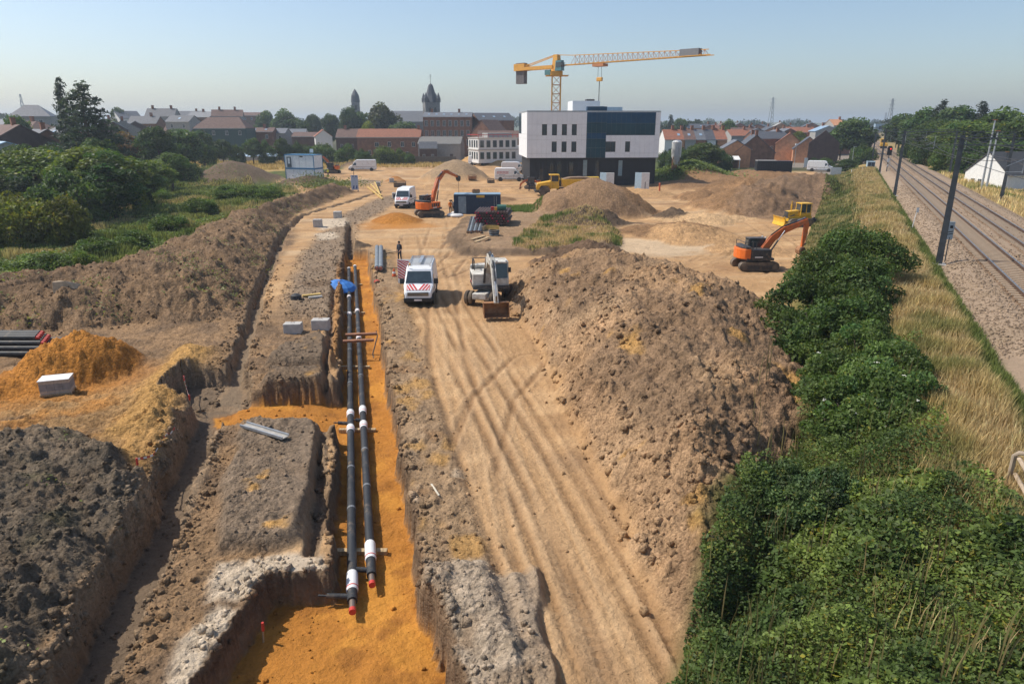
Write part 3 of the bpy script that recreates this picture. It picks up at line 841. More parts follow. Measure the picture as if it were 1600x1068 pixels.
YEL, PUR, DK, OL, LT, BL = (2.2, 1.9, .6), (1.25, .55, .75), (.6, .65, .75), (1.5, 1.15, .7), (1.35, 1.3, .9), (.75, .85, 1.0)
LG = "trees and shrubs on the left edge of the site"
for a in [
 (18, 66, 300, 55, "bush0", "olive hedge shrub at the left picture edge above the brown bank", OL), (82, 66, 303, 42, "bush1", "olive brown shrub beside the left edge shrub, in front of the dark trees", OL),
 (45, 92, 228, 62, "fine0", "wide leafy tree filling the left edge below the tall conifers", LT), (150, 88, 225, 60, "fine1", "wide bright topped tree in front of the tall conifers", LT),
 (100, 80, 262, 55, "bush2", "dense shrub below the wide bright topped tree", (.8, .9, .8)), (5, 84, 268, 42, "fine1", "dark leafy tree cut by the left picture edge", DK),
 (165, 84, 244, 40, "cone0", "dark pointed evergreen beside the yellow shrub", (.45, .62, .6)), (122, 82, 275, 14, "bush0", "bright yellow green shrub at the foot of the dark evergreen", YEL),
 (210, 98, 245, 34, "fine0", "rounded green tree right of the dark evergreen", (.9, 1, .9)), (213, 92, 281, 11, "bush2", "small yellow green shrub at the meadow edge", YEL),
 (205, 95, 275, 22, "bush1", "dark shrub between the evergreen and the meadow", DK), (238, 112, 248, 28, "fine1", "light green rounded shrub tree near the middle of the hedge row", LT),
 (262, 125, 236, 24, "fine0", "green shrub tree at the right end of the hedge row", (.9, 1, .85)), (285, 138, 250, 22, "bush0", "low dark shrub where the hedge row meets the field", DK),
 (92, 128, 124, 20, "conifer0", "tallest thin topped conifer on the left", BL), (125, 124, 133, 42, "conifer1", "broad dark conifer standing against the tall thin one", BL),
 (60, 140, 205, 24, "broad0", "dark round tree left of the tall conifers", DK), (193, 150, 207, 24, "broad1", "purple leaved tree right of the tall conifers", PUR),
 (240, 148, 194, 26, "fine0", "feathery grey green tree beside the purple one", BL), (278, 165, 200, 28, "broad2", "drooping green tree beside the feathery one", (.8, .9, .9)), (312, 190, 196, 16, "cone0", "slim dark tree before the slate roofs", BL),
 (22, 170, 178, 18, "broad2", "small tree above the brown roofs at the left edge", BL), (186, 300, 165, 14, "broad0", "dark round tree rising over the left terraces", DK)]:
    a = list(a); a[3] *= 1.22
    if len(a) > 6: a[6] = tuple(1.15 * q for q in a[6])
    tree(*a, group=LG)
HG = "hedge trees between the field and the left houses"
for a in [(322, 196, 222, 16, "bush0", "hedge tree where the hedge row ends at the dry field"), (345, 200, 216, 16, "fine0", "round hedge tree before the small house by the green hall"), (368, 204, 224, 14, "bush1", "low hedge tree before the pale sheds"), (392, 206, 214, 15, "fine1", "round hedge tree before the white gable"), (415, 208, 218, 15, "bush2", "hedge tree behind the left end of the dry field"), (440, 212, 214, 14, "fine0", "hedge tree left of the stacked cabins"), (462, 214, 220, 13, "bush0", "hedge tree directly behind the cabins"), (300, 180, 214, 22, "fine1", "broad hedge tree behind the last dark shrub"), (262, 170, 206, 24, "fine0", "broad tree between the purple tree and the slate roofs"), (225, 160, 216, 22, "broad1", "dark tree right of the purple tree"), (30, 110, 222, 40, "fine0", "tall leafy tree behind the left edge trees"), (80, 104, 224, 40, "fine1", "tall leafy tree under the conifers"), (150, 120, 212, 30, "broad0", "dark tree at the right foot of the conifers")]:
    tree(*a, group=HG, col=(.85, .95, .8))
CG = "trees of the town behind the field"
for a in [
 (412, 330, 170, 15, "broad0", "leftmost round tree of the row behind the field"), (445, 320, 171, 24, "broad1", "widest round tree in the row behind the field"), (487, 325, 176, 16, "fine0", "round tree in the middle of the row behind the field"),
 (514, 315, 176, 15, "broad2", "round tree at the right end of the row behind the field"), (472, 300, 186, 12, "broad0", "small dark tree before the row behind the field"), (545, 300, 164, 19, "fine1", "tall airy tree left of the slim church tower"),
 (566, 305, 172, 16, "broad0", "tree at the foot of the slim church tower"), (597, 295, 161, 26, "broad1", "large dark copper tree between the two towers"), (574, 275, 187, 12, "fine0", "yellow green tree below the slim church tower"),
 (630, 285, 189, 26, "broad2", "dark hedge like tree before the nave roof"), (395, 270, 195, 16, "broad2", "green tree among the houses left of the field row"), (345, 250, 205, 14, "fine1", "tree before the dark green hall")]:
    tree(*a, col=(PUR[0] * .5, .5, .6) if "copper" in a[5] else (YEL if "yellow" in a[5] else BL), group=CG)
BG = "garden shrubs along the field edge"
for a in [
 (478, 222, 226, 18, "bush0", "garden shrub behind the stacked site cabins"), (505, 215, 222, 24, "bush1", "wide garden shrub above the small orange excavator"), (540, 212, 224, 20, "bush2", "garden shrub before the white house"),
 (566, 205, 232, 14, "bush0", "dark shrub above the parked white van"), (601, 208, 226, 22, "bush1", "bright round shrub before the long brick house"), (625, 208, 231, 13, "bush2", "shrub at the right side of the bright round one"), (445, 225, 232, 15, "bush2", "low shrub left of the stacked site cabins"),
 (420, 228, 230, 14, "bush1", "low dark shrub behind the dry field"), (640, 206, 238, 10, "bush0", "smallest shrub before the long brick house")]:
    tree(*a, col=LT if "bright" in a[5] else (.85, .95, .85), group=BG, name="shrub")
RG = "trees behind the site on the house side"
for a in [
 (1100, 178, 221, 30, "fine0", "rounded green tree before the terrace with red roofs"), (1062, 185, 228, 22, "bush1", "dark shrub beside the white silo"), (1128, 182, 232, 20, "bush2", "shrub between the terrace and the brown gable house"),
 (1040, 190, 235, 14, "bush0", "low shrub at the right corner of the white and black building"), (1066, 380, 183, 13, "broad0", "dark tree on the skyline right of the white and black building"), (1048, 390, 180, 12, "conifer0", "pointed tree on the skyline beside the white and black building"),
 (1140, 330, 187, 14, "broad1", "round tree rising behind the terrace"), (1250, 260, 203, 12, "fine0", "yellowish tree between the roofs"), (1338, 225, 182, 30, "broad2", "large round tree left of the railway"), (1320, 235, 190, 18, "broad1", "tree beside the large round one left of the railway"),
 (1352, 190, 224, 22, "bush0", "dark shrub at the foot of the large round tree"), (1292, 186, 245, 14, "bush1", "hedge shrub beside the dark gable of the last house"), (1272, 192, 246, 12, "bush2", "hedge shrub behind the white van on the street"),
 (1325, 176, 248, 22, "bush2", "low hedge running toward the railway"), (1212, 320, 196, 10, "broad0", "small tree behind the roofs"), (1345, 380, 184, 10, "cone0", "slim pointed tree on the skyline by the railway"), (1365, 300, 205, 10, "broad2", "small tree under the far bridge")]:
    tree(*a, col=(1, 1, .9) if "green" in a[5] else (YEL if "yellowish" in a[5] else (.8, .9, .85)), group=RG)
MG = "scrub bushes in the meadow"
for a in [(150, 60, 378, 26, "bush0", "scrub bush nearest in the meadow below the hedge row"), (60, 52, 402, 40, "bush1", "wide low scrub at the left edge above the brown bank"), (205, 63, 368, 22, "bush2", "scrub bush in the middle of the meadow"), (260, 74, 342, 24, "bush0", "scrub bush by the crest of the brown bank"), (310, 90, 316, 22, "bush1", "scrub bush further along the meadow"), (350, 107, 298, 18, "bush2", "scrub bush before the dark heap"), (120, 53.5, 400, 22, "bush2", "pale scrub bush between the wide low scrub and the bank"), (390, 108, 298, 16, "bush1", "scrub bush on the flank of the dark heap"), (240, 104, 299, 20, "bush2", "scrub bush close under the hedge row"), (420, 108, 299, 18, "bush0", "last scrub bush before the site cabins")]:
    a = list(a); a[2] -= 9; a[3] *= 1.35; tree(*a, col=(1.6, 1.6, 1.0) if "pale" in a[5] else (1.2, 1.3, .9), group=MG, name="scrub_bush")
EG = "trees behind the railway"
i = 0
for px_, Y, top, hw, kd, col, lab in [
 (1425, 215, 178, 22, "broad0", BL, "first round tree of the wood right of the far bridge"), (1446, 205, 172, 22, "broad1", (.7, .85, .8), "second tree of the wood beyond the railway"), (1475, 195, 162, 16, "conifer1", DK, "dark pine on the skyline of the wood"),
 (1466, 180, 188, 26, "fine0", (1, 1.1, .8), "bright round tree low in the wood beyond the railway"), (1502, 190, 166, 24, "broad2", BL, "grey green tree right of the skyline pine"), (1536, 185, 163, 17, "conifer0", DK, "spreading dark pine at the top of the wood"),
 (1500, 165, 190, 26, "fine1", (1.1, 1.15, .8), "light green tree in the middle of the wood"), (1540, 160, 188, 30, "broad0", (1.1, 1.15, .75), "wide light tree above the white house"), (1575, 165, 172, 30, "broad1", (1, 1.1, .75), "tall light tree at the right picture edge"),
 (1605, 150, 180, 24, "broad2", (.8, .9, .8), "tree cut by the right picture edge"), (1490, 145, 222, 22, "bush0", (.9, 1, .8), "shrub at the wood edge beside the railway mast"), (1455, 165, 218, 20, "bush1", (.85, .95, .8), "shrub under the wood near the far track"),
 (1520, 140, 224, 24, "bush2", (.75, .85, .8), "dark shrub left of the white house"), (1432, 195, 212, 16, "bush2", (.8, .9, .8), "shrub at the far end of the wood"), (1575, 138, 222, 34, "broad2", (.7, .8, .75), "dark tree standing behind the white house"), (1410, 260, 196, 14, "broad1", BL, "hazy tree at the far end of the wood")]:
    tree(px_, Y, top - 3, hw * 1.5, kd, lab, col, EG)

# far wood on the skyline: one mass
cents, rads = [], []
for x0, x1, Yf, yt, n in ((-60, 130, 520, 176, 46), (-80, 260, 800, 184, 50), (380, 820, 900, 183, 80), (480, 540, 480, 184, 14), (1020, 1420, 760, 189, 90), (1030, 1110, 460, 188, 22), (1100, 1380, 1300, 187, 70), (230, 480, 620, 187, 50), (1380, 1640, 420, 186, 40)):
    for _ in range(n):
        x = rnd.uniform(x0, x1); p = atY(x, yt + rnd.uniform(0, 5) + 4 * math.sin(x * .09 + Yf), Yf * rnd.uniform(.97, 1.06))
        r = Yf / FPX * rnd.uniform(4, 8)
        for q in range(2):
            cents.append((p.x + rnd.uniform(-r, r), p.y, p.z - r - q * r * 1.1)); rads.append(r)
cents, rads = np.array(cents), np.array(rads)
big = [clump_cloud(cents[k:k + 1], rads[k:k + 1], 46, rads[k] * .5, .7, (.045, .07, .03)) for k in range(len(cents))]
v, f, c_ = join(big)
tag(np_mesh("far_wood", v, f, c_, LEAF), "hazy dark woods along the skyline", None, None, "stuff")

# ---- grass
def blades(X, Y, h, w, tint, lean=.35, zoff=0.0, seg=2):
    n = len(X)
    Z = zgrid(X, Y)
    a = RNG.random(n) * 6.28
    wind = RNG.normal(.35, .6, n)
    dx, dy = np.cos(a) * lean * h * RNG.random(n) + .12 * h * wind, np.sin(a) * lean * h * RNG.random(n)
    b = RNG.random(n) * 3.14
    wx, wy = np.cos(b) * w * .5, np.sin(b) * w * .5
    p0 = np.stack([X - wx, Y - wy, Z - .03 + zoff], -1); p1 = np.stack([X + wx, Y + wy, Z - .03 + zoff], -1)
    m0 = np.stack([X + .35 * dx - wx * .8, Y + .35 * dy - wy * .8, Z + h * .6 + zoff], -1); m1 = np.stack([X + .35 * dx + wx * .8, Y + .35 * dy + wy * .8, Z + h * .6 + zoff], -1)
    t0 = np.stack([X + dx - wx * .15, Y + dy - wy * .15, Z + h + zoff], -1); t1 = np.stack([X + dx + wx * .15, Y + dy + wy * .15, Z + h + zoff], -1)
    V = np.stack([p0, p1, m1, m0, t1], 1).reshape(-1, 3)
    k = np.arange(n)[:, None] * 5
    F = np.concatenate([k + np.array([0, 1, 2]), k + np.array([0, 2, 3]), k + np.array([3, 2, 4])], 0)
    return V, F, np.repeat(tint, 5, 0)
def rail_zone(n, w0, w1, y0, y1, power=1.0):
    Y = y0 * (y1 / y0) ** (RNG.random(n) ** power); w = RNG.uniform(w0, w1, n)
    X = KR * Y + w
    k = np.abs(X) < .9 * Y + 4
    return X[k].astype(np.float32), Y[k].astype(np.float32)
def mixc(a, b, t, jit=.2):
    t = np.clip(t, 0, 1)[:, None]
    return np.clip((np.asarray(a) * (1 - t) + np.asarray(b) * t) * (1 + jit * RNG.normal(size=(len(t), 1))), .01, .8)
RNG = np.random.default_rng(5)
STRAW, STRAW2, GRN = (.66, .49, .26), (.55, .42, .18), (.16, .21, .055)
X, Y = rail_zone(90000, 1.6, 7.3, 9.5, 150)
n1, n2 = vn(X / 2.4, Y / 2.4, 201), vn(X * .8, Y * .8, 202)
w_ = X - KR * Y
keep = (w_ + .9 * n1 > 3.1 - .8 * ss(30, 60, Y) + 2.2 * ss(18.5, 11, Y)) | (RNG.random(len(X)) < .04)
X, Y, n1, n2, w_ = X[keep], Y[keep], n1[keep], n2[keep], w_[keep]
edge = ss(6.1, 6.9, w_ + .35 * n1)
tint = mixc(mixc(STRAW, STRAW2, .5 + .8 * n2), GRN, np.maximum(edge * .95, ss(.35, .8, n1 + .3 * n2) * .6), .18)
h = (.62 + .3 * n2 + .2 * RNG.random(len(X))) * (1 - .55 * edge)
v, f, c_ = blades(X, Y, h, .016 + .0007 * Y, tint)
tag(np_mesh("dry_grass", v, f, c_, GRASS), "tall straw coloured grass on the railway bank", None, None, "stuff")
X, Y = rail_zone(32000, 19.3, 40, 30, 190)
n1, n2 = vn(X / 4, Y / 4, 203), vn(X, Y, 204)
v, f, c_ = blades(X, Y, .6 + .25 * n2, .02 + .0008 * Y, mixc(mixc(STRAW, STRAW2, .5 + .6 * n2), (.20, .22, .06), ss(.0, .6, n1), .18))
tag(np_mesh("far_bank_grass", v, f, c_, GRASS), "straw and green grass beyond the tracks", None, None, "stuff")
# green weedy slope below the dry grass further along
X, Y = rail_zone(30000, -2.6, 3.4, 44, 170)
n1, n2 = vn(X / 3, Y / 3, 205), vn(X, Y, 206)
v, f, c_ = blades(X, Y, .42 + .2 * n2, .03 + .001 * Y, mixc(mixc((.13, .17, .05), (.26, .26, .09), .4 + .7 * n1, .2), (.50, .40, .19), ss(.1, .6, n2 + .3 * n1) * .7, .15))
tag(np_mesh("slope_grass", v, f, c_, GRASS), "rough green grass on the slope below the railway", None, None, "stuff")

def scatter_px(poly, n, power=1.0):
    P = W(poly); return in_poly(P, 0)(n)
MEADOW = [(-250, 500), (-60, 470), (0, 460), (110, 440), (250, 392), (330, 350), (400, 330), (470, 300), (440, 292), (400, 290), (330, 262), (300, 268), (110, 340), (-100, 400)]
X, Y = scatter_px(MEADOW, 54000)
q0 = at(366, 283); k = (np.hypot(X - q0.x, Y - q0.y) > 8.5) & (fbm(X / 5, Y / 5, 215, 3) < .42); X, Y = X[k], Y[k]
n1, n2, n3 = fbm(X / 4, Y / 4, 211, 3), vn(X / 1.3, Y / 1.3, 212), fbm(X / 9, Y / 9, 213, 3)
hh = (.25 + 1.1 * np.clip(n1 + .25, 0, 1) ** 1.5 + .25 * n2) * 1.05
tint = mixc(mixc((.15, .21, .05), (.30, .31, .09), .5 + .9 * n3), (.52, .42, .19), ss(-.05, .4, fbm(X / 6, Y / 6, 214, 3)) * .85, .25)
v, f, c_ = blades(X, Y, hh, .035 + .0012 * Y, tint)
tag(np_mesh("meadow_grass", v, f, c_, GRASS), "green and straw weeds of the meadow behind the brown bank", None, None, "stuff")
def weed_mass(name, label, X, Y, height, leaf, tintf, layers=.6, lean=0.55, seed=0):
    Z = zgrid(X, Y)
    hgt = height(X, Y)
    q = RNG.random(len(X)) ** layers
    P = np.stack([X, Y, Z + hgt * q + .02], -1)
    v, f = leaf_quads(P, leaf * (.6 + .8 * RNG.random(len(X))), .6, np.array([0., 0, 1.]), lean)
    tag(np_mesh(name, v, f, np.repeat(tintf(X, Y, q), 4, 0), LEAF), label, None, None, "stuff")
def tall(x, y): return np.clip(.55 + 1.5 * fbm(x / 3, y / 3, 221, 3), .08, 1.9)
X, Y = scatter_px(MEADOW, 26000)
k = fbm(X / 4.5, Y / 4.5, 222, 3) > .02
weed_mass("meadow_weeds", "dark green weed clumps in the meadow", X[k], Y[k], tall, .22 + 0 * X[k], lambda x, y, q: mixc((.075, .125, .035), (.14, .20, .05), .5 + .8 * vn(x / 2, y / 2, 223), .22))
X, Y = scatter_px([(-400, 234), (150, 249), (320, 261), (420, 266), (560, 262), (690, 262), (720, 250), (560, 246), (420, 246), (300, 248), (-400, 228)], 16000)
v, f, c_ = blades(X, Y, .5 + .3 * RNG.random(len(X)), .26, mixc((.48, .36, .15), (.40, .30, .11), RNG.random(len(X)), .15))
tag(np_mesh("field_grass", v, f, c_, GRASS), "dry yellow grass of the far field", None, None, "stuff")
# patch in the middle of the site
MID = [(800, 392), (815, 372), (850, 345), (880, 345), (940, 352), (972, 368), (972, 384), (880, 392), (830, 398)]
X, Y = scatter_px(MID, 8000)
n1 = fbm(X / 2, Y / 2, 231, 3)
v, f, c_ = blades(X, Y, .32 + .3 * n1, .06, mixc((.50, .38, .18), (.12, .17, .04), ss(-.05, .4, n1 - .25 * ss(70, 64, Y) + .35 * ss(66, 62, Y)), .2))
tag(np_mesh("site_grass", v, f, c_, GRASS), "dry grass patch in the middle of the site", None, None, "stuff")
X, Y = scatter_px([(782, 334), (792, 322), (830, 320), (850, 330), (845, 339), (820, 338)], 3500)
v, f, c_ = blades(X, Y, .25 + .15 * RNG.random(len(X)), .07, mixc((.11, .18, .04), (.15, .21, .05), RNG.random(len(X)), .2))
tag(np_mesh("bright_grass", v, f, c_, GRASS), "bright green weeds beside the blue container", None, None, "stuff")
tree(822, 66, 370, 25, "bush2", "low round green bush in front of the dry grass patch", (1.1, 1.2, .9), name="shrub")
q0 = at(1080, 279)
X = (q0.x + RNG.normal(0, 4, 5000)).astype(np.float32); Y = (q0.y + RNG.normal(0, 3, 5000)).astype(np.float32)
weed_mass("mound_weeds", "green weeds covering the mound beside the silo", X, Y, lambda x, y: .9 + 0 * x, .5 + 0 * X, lambda x, y, q: mixc((.11, .16, .04), (.18, .22, .06), RNG.random(len(x)), .2))
q0 = at(510, 292)
X = (q0.x + RNG.normal(0, 3.4, 2600)).astype(np.float32); Y = (q0.y + RNG.normal(0, 3.5, 2600)).astype(np.float32)
weed_mass("cabin_weeds", "green weeds on the earth in front of the site cabins", X, Y, lambda x, y: .9 + 0 * x, .35 + 0 * X, lambda x, y, q: mixc((.10, .14, .035), (.19, .21, .06), RNG.random(len(x)), .2))
X, Y = in_poly(G['mound'], -.2)(1500); k = fbm(X / 1.5, Y / 1.5, 241, 3) > .28
weed_mass("mound_sprouts", "few green sprouts on the dark mound", X[k], Y[k], lambda x, y: .15 + 0 * x, .10 + 0 * X[k], lambda x, y, q: mixc((.13, .18, .04), (.2, .24, .06), RNG.random(len(x)), .2))
X, Y = in_poly(G['bank'], -.2)(9000); k = fbm(X / 3, Y / 3, 243, 3) > .22
weed_mass("bank_sprouts", "patches of green weeds on the brown bank", X[k], Y[k], lambda x, y: .22 + 0 * x, .16 + 0 * X[k], lambda x, y, q: mixc((.14, .17, .05), (.2, .2, .07), RNG.random(len(x)), .2))

# ---- undergrowth on the near slope
X, Y = rail_zone(140000, -2.7, 6.4, 7.5, 27)
w_ = X - KR * Y
nz = fbm(X / 1.5, Y / 1.5, 251, 3)
lo = -2.2 + 2.0 * ss(16.5, 19.5, Y) - .4 * ss(24, 28, Y)
k = (w_ < 3.9 + 1.0 * nz + 2.4 * ss(18.5, 11, Y)) & (w_ > lo + .7 * nz)
X, Y = X[k], Y[k]
def ug(x, y):
    return np.clip(.75 + .75 * fbm(x / 1.1, y / 1.1, 252, 3) + .4 * vn(x / 3, y / 3, 253), .12, 1.9) * ss(-2.8, -1.2, x - KR * y)
weed_mass("undergrowth", "dense green nettles and brambles covering the slope beside the spoil heap", X, Y, ug, (.058 + .042 * RNG.random(len(X)) + .001 * Y) * (1 + .5 * ss(.05, .4, fbm(X / 1.6, Y / 1.6, 258, 2))),
          lambda x, y, q: mixc((.060, .096, .024), (.165, .215, .045), .28 + .95 * fbm(x / .7, y / .7, 254, 3) + .4 * fbm(x / 2.6, y / 2.6, 256, 2), .3) * np.where(RNG.random((len(x), 1)) < .05, np.array([[1.9, 1.25, .9]]), 1), layers=.45)
X, Y = rail_zone(600, -2, 4, 8, 25)
k = fbm(X, Y, 255, 2) > .1; X, Y = X[k], Y[k]
v, f, c_ = blades(X, Y, 1.35 + .3 * RNG.random(len(X)), .035, mixc((.16, .17, .06), (.27, .20, .09), RNG.random(len(X)), .2), lean=.15)
tag(np_mesh("weed_stalks", v, f, c_, GRASS), "upright browning stalks in the undergrowth", None, None, "stuff")

BLOSSOM = mat("blossom", (.75, .74, .62), .8)
def bush(name, label, blobs, per, leaf, base, flowers=0, seed=1, group=None):
    global RNG
    RNG = np.random.default_rng(seed)
    b0 = np.array(blobs, float)
    root = Vector((b0[:, 0].mean(), b0[:, 1].mean(), 0)); root.z = zg(root.x, root.y)
    t = thing(name, label, "bush", root, 0, group)
    C_, r_ = [], []
    for x, y, zc, r in blobs:
        for _ in range(int(9 + 10 * r)):
            d = unit(RNG.normal(size=3)); d[2] = abs(d[2]) * .9 - .25
            s = r * (.72 + .33 * RNG.random())
            C_.append((x + d[0] * s - root.x, y + d[1] * s - root.y, zc + d[2] * s - root.z)); r_.append(r * .36 * (.6 + .7 * RNG.random()))
    v, f, c_ = clump_cloud(np.array(C_), np.array(r_), per, leaf, .55, base, var=.3, up=.5)
    np_mesh("foliage", v, f, c_, LEAF, parent=t)
    mb = MB()
    for x, y, zc, r in blobs:
        z_ = zg(x, y) - root.z
        for k in range(4):
            a = k * 1.7 + x
            mb.tube([(x - root.x, y - root.y, z_ - .1), (x - root.x + math.cos(a) * r * .3, y - root.y + math.sin(a) * r * .3, (zc - root.z + z_) * .5), (x - root.x + math.cos(a) * r * .7, y - root.y + math.sin(a) * r * .7, zc - root.z + r * .4)], [.06, .045, .015], 5)
    mb.build("stem", BARK, t)["kind"] = "stuff"
    if flowers:
        fm = MB()
        for _ in range(flowers):
            k = int(RNG.integers(len(C_))); d = unit(RNG.normal(size=3)); d[2] = abs(d[2]) + .4; d = unit(d)
            p = np.array(C_[k]) + d * r_[k] * 1.05
            for _ in range(6):
                q = p + RNG.normal(0, .035, 3) * np.array([1, 1, .25]); fm.box(q[0] - .016, q[0] + .016, q[1] - .016, q[1] + .016, q[2], q[2] + .012)
        fm.build("blossom", BLOSSOM, t)["kind"] = "stuff"
    return t
def on(px_, py_, z): return at(px_, py_, z)
bl = []
for px_, py_, zc, r in ((1335, 400, 3.3, 2.1), (1372, 408, 3.3, 1.8), (1290, 440, 2.4, 2.0), (1345, 455, 2.6, 1.9), (1250, 480, 1.6, 1.8), (1225, 520, 1.3, 1.6), (1290, 520, 1.8, 1.8), (1255, 555, 1.1, 1.4), (1340, 500, 2.2, 1.5), (1220, 560, .9, 1.2)):
    p = on(px_, py_, zc); bl.append((p.x, p.y, zc, r))
bush("hazel_bush", "tallest dark glossy bush on the railway slope, in front of the orange excavator", bl, 210, .17, (.085, .135, .034), 0, 81)
bl = []
for px_, py_, zc, r in ((1350, 545, 2.4, 1.3), (1390, 580, 2.4, 1.2), (1310, 590, 1.8, 1.2), (1360, 620, 2.2, 1.3), (1410, 615, 2.3, 1.1), (1280, 620, 1.2, 1.0), (1340, 660, 1.7, 1.1), (1400, 655, 2.1, .9), (1300, 670, 1.2, .9)):
    p = on(px_, py_, zc); bl.append((p.x, p.y, zc, r))
bush("elder_bush", "lighter green bush with white flower heads below the tall dark bush", bl, 230, .13, (.095, .15, .04), 22, 82)
bl = []
for px_, py_, zc, r in ((1215, 755, 1.3, .9), (1260, 790, 1.3, .9), (1300, 770, 1.4, .8), (1240, 820, 1.0, .7), (1200, 800, .9, .6)):
    p = on(px_, py_, zc); bl.append((p.x, p.y, zc, r))
bush("bramble_bush", "low grey green bush between the spoil heap and the nettles", bl, 260, .10, (.085, .13, .045), 0, 83)
RNG = np.random.default_rng(9)
# ------------------------------------------------------------------ railway
STEEL = mat("rail_steel", (.13, .08, .055), .6, .4, var=.25, vscale=2)
RAILTOP = mat("rail_head", (.36, .34, .33), .38, .8, var=.15)
CONC = mat("concrete", (.43, .41, .38), .85, var=.16, vscale=4, bump=.25, bscale=30)
SLEEP = mat("sleeper_concrete", (.40, .31, .22), .9, var=.3, vscale=1.2, bump=.3)
MAST = mat("mast_steel", (.075, .085, .095), .5, .4, var=.25, vscale=2, dirt=.15, dirtcol=(.16, .11, .08))
WIRE = mat("wire", (.10, .09, .085), .5, .7)
GALV = mat("galvanised", (.42, .44, .46), .45, .6, var=.15)
ang = math.atan(KR)                       # track direction, clockwise from +Y
TD = Vector((math.sin(ang), math.cos(ang), 0)); TN = Vector((math.cos(ang), -math.sin(ang), 0))
def rp(w, Y, z): return Vector((KR * Y + w, Y, z))
sl = MB(); sl.box(-1.25, 1.25, -.12, .12, -.12, .05, top=(.0, .03)); sl_o = sl.build("sleeper", SLEEP); SLM = sl_o.data
bpy.data.objects.remove(sl_o)
for w0, lab in ((11.33, "nearer railway track on concrete sleepers beside the masts"), (15.13, "farther railway track next to the grass and the white house")):
    y0, y1 = 26.0, 620.0
    base = rp(w0, y0, 2.37)
    t = thing("railway_track", lab, "railway track", base, -ang, "railway tracks")
    ln = (y1 - y0) / math.cos(ang)
    for s_ in (-1, 1):
        x = s_ * .752
        r_ = part("rail", STEEL, t, lambda m: (m.box(x - .07, x + .07, 0, ln, .05, .08), m.box(x - .012, x + .012, 0, ln, .08, .2)))
        part("rail_head", RAILTOP, r_, lambda m: m.box(x - .045, x + .045, 0, ln, .2, .24))
    for k in range(150):
        o = bpy.data.objects.new("sleeper", SLM); COL.objects.link(o); o.parent = t; o.location = (rnd.uniform(-.02, .02), k * .6 + .3, 0)
    mb = MB()
    for k in range(150, 700):
        mb.box(-1.25, 1.25, k * .6 + .18, k * .6 + .42, -.1, .05)
    o = mb.build("far_sleepers", SLEEP, t); o["kind"] = "stuff"

def mast_i(name, label, p, h, rz, tilt=0.0, group="railway masts"):
    t = thing(name, label, "mast", p, rz, group)
    def col(m):
        for s_ in (-1, 1):
            m.loft([[(-.19, s_ * .17 - .012, -.4), (.19, s_ * .17 - .012, -.4), (.19, s_ * .17 + .012, -.4), (-.19, s_ * .17 + .012, -.4)],
                    [(-.13, s_ * .13 - .012, h), (.13, s_ * .13 - .012, h), (.13, s_ * .13 + .012, h), (-.13, s_ * .13 + .012, h)]])
        m.box(-.012, .012, -.16, .16, -.4, h)
    part("column", MAST, t, col)
    part("foundation", CONC, t, lambda m: m.box(-.45, .45, -.45, .45, -.5, .12, top=(.03, .03)), bevel=.02)
    return t
PY = [45.7, 93.0, 140.0, 187.0, 236.0, 300.0]
names = ["nearest tall railway mast on the left bank", "second railway mast along the left bank", "third railway mast along the left bank", "fourth railway mast along the left bank", "fifth railway mast along the left bank", "farthest railway mast on the left bank"]
span = 12.2 * math.cos(ang)
for i, Yp in enumerate(PY):
    p = rp(7.4, Yp, 0); p.z = zg(p.x, p.y)
    hm = 8.4
    mast_i("catenary_mast", names[i], p, hm, -ang)
    q = p + TN * (span + .9); q.z = zg(q.x, q.y)
    if i > 0:
        mast_i("catenary_mast", names[i].replace("left bank", "wood side of the tracks"), q, hm - .3 + p.z - q.z, -ang)
    zb = p.z + hm - .35
    b = thing("portal_beam", ["lattice beam joined to the nearest mast, leaving the picture to the right", "lattice beam between the second pair of masts", "lattice beam between the third pair of masts", "lattice beam between the fourth pair of masts", "lattice beam between the fifth pair of masts", "lattice beam between the farthest pair of masts"][i], "beam", (p.x, p.y, zb), -ang, "beams over the tracks")
    L_ = span + .9
    def chords(m):
        for yy in (-.2, .2):
            for zz in (-.22, .22): m.box(-.3, L_ + .3, yy - .035, yy + .035, zz - .035, zz + .035)
    part("chord_frame", MAST, b, chords)
    def lat(m):
        n = 14
        for k in range(n):
            x0, x1 = L_ * k / n, L_ * (k + 1) / n
            for yy in (-.2, .2):
                m.bar((x0, yy, -.22 if k % 2 else .22), (x1, yy, .22 if k % 2 else -.22), .035)
            m.bar((x0, -.2, -.22), (x0, .2, -.22), .03)
    part("lattice", MAST, b, lat)
    for w0 in (11.33, 15.13):
        xx = (w0 - 7.4) * math.cos(ang)
        def dr(m):
            m.bar((xx, 0, -.2), (xx, 0, -1.9), .05); m.bar((xx, 0, -1.0), (xx - .9, 0, -1.5), .04); m.bar((xx, 0, -1.8), (xx - .9, 0, -1.85), .04)
        part("dropper_arm", GALV, b, dr)
ztop = 1.95 + 8.4 - .35
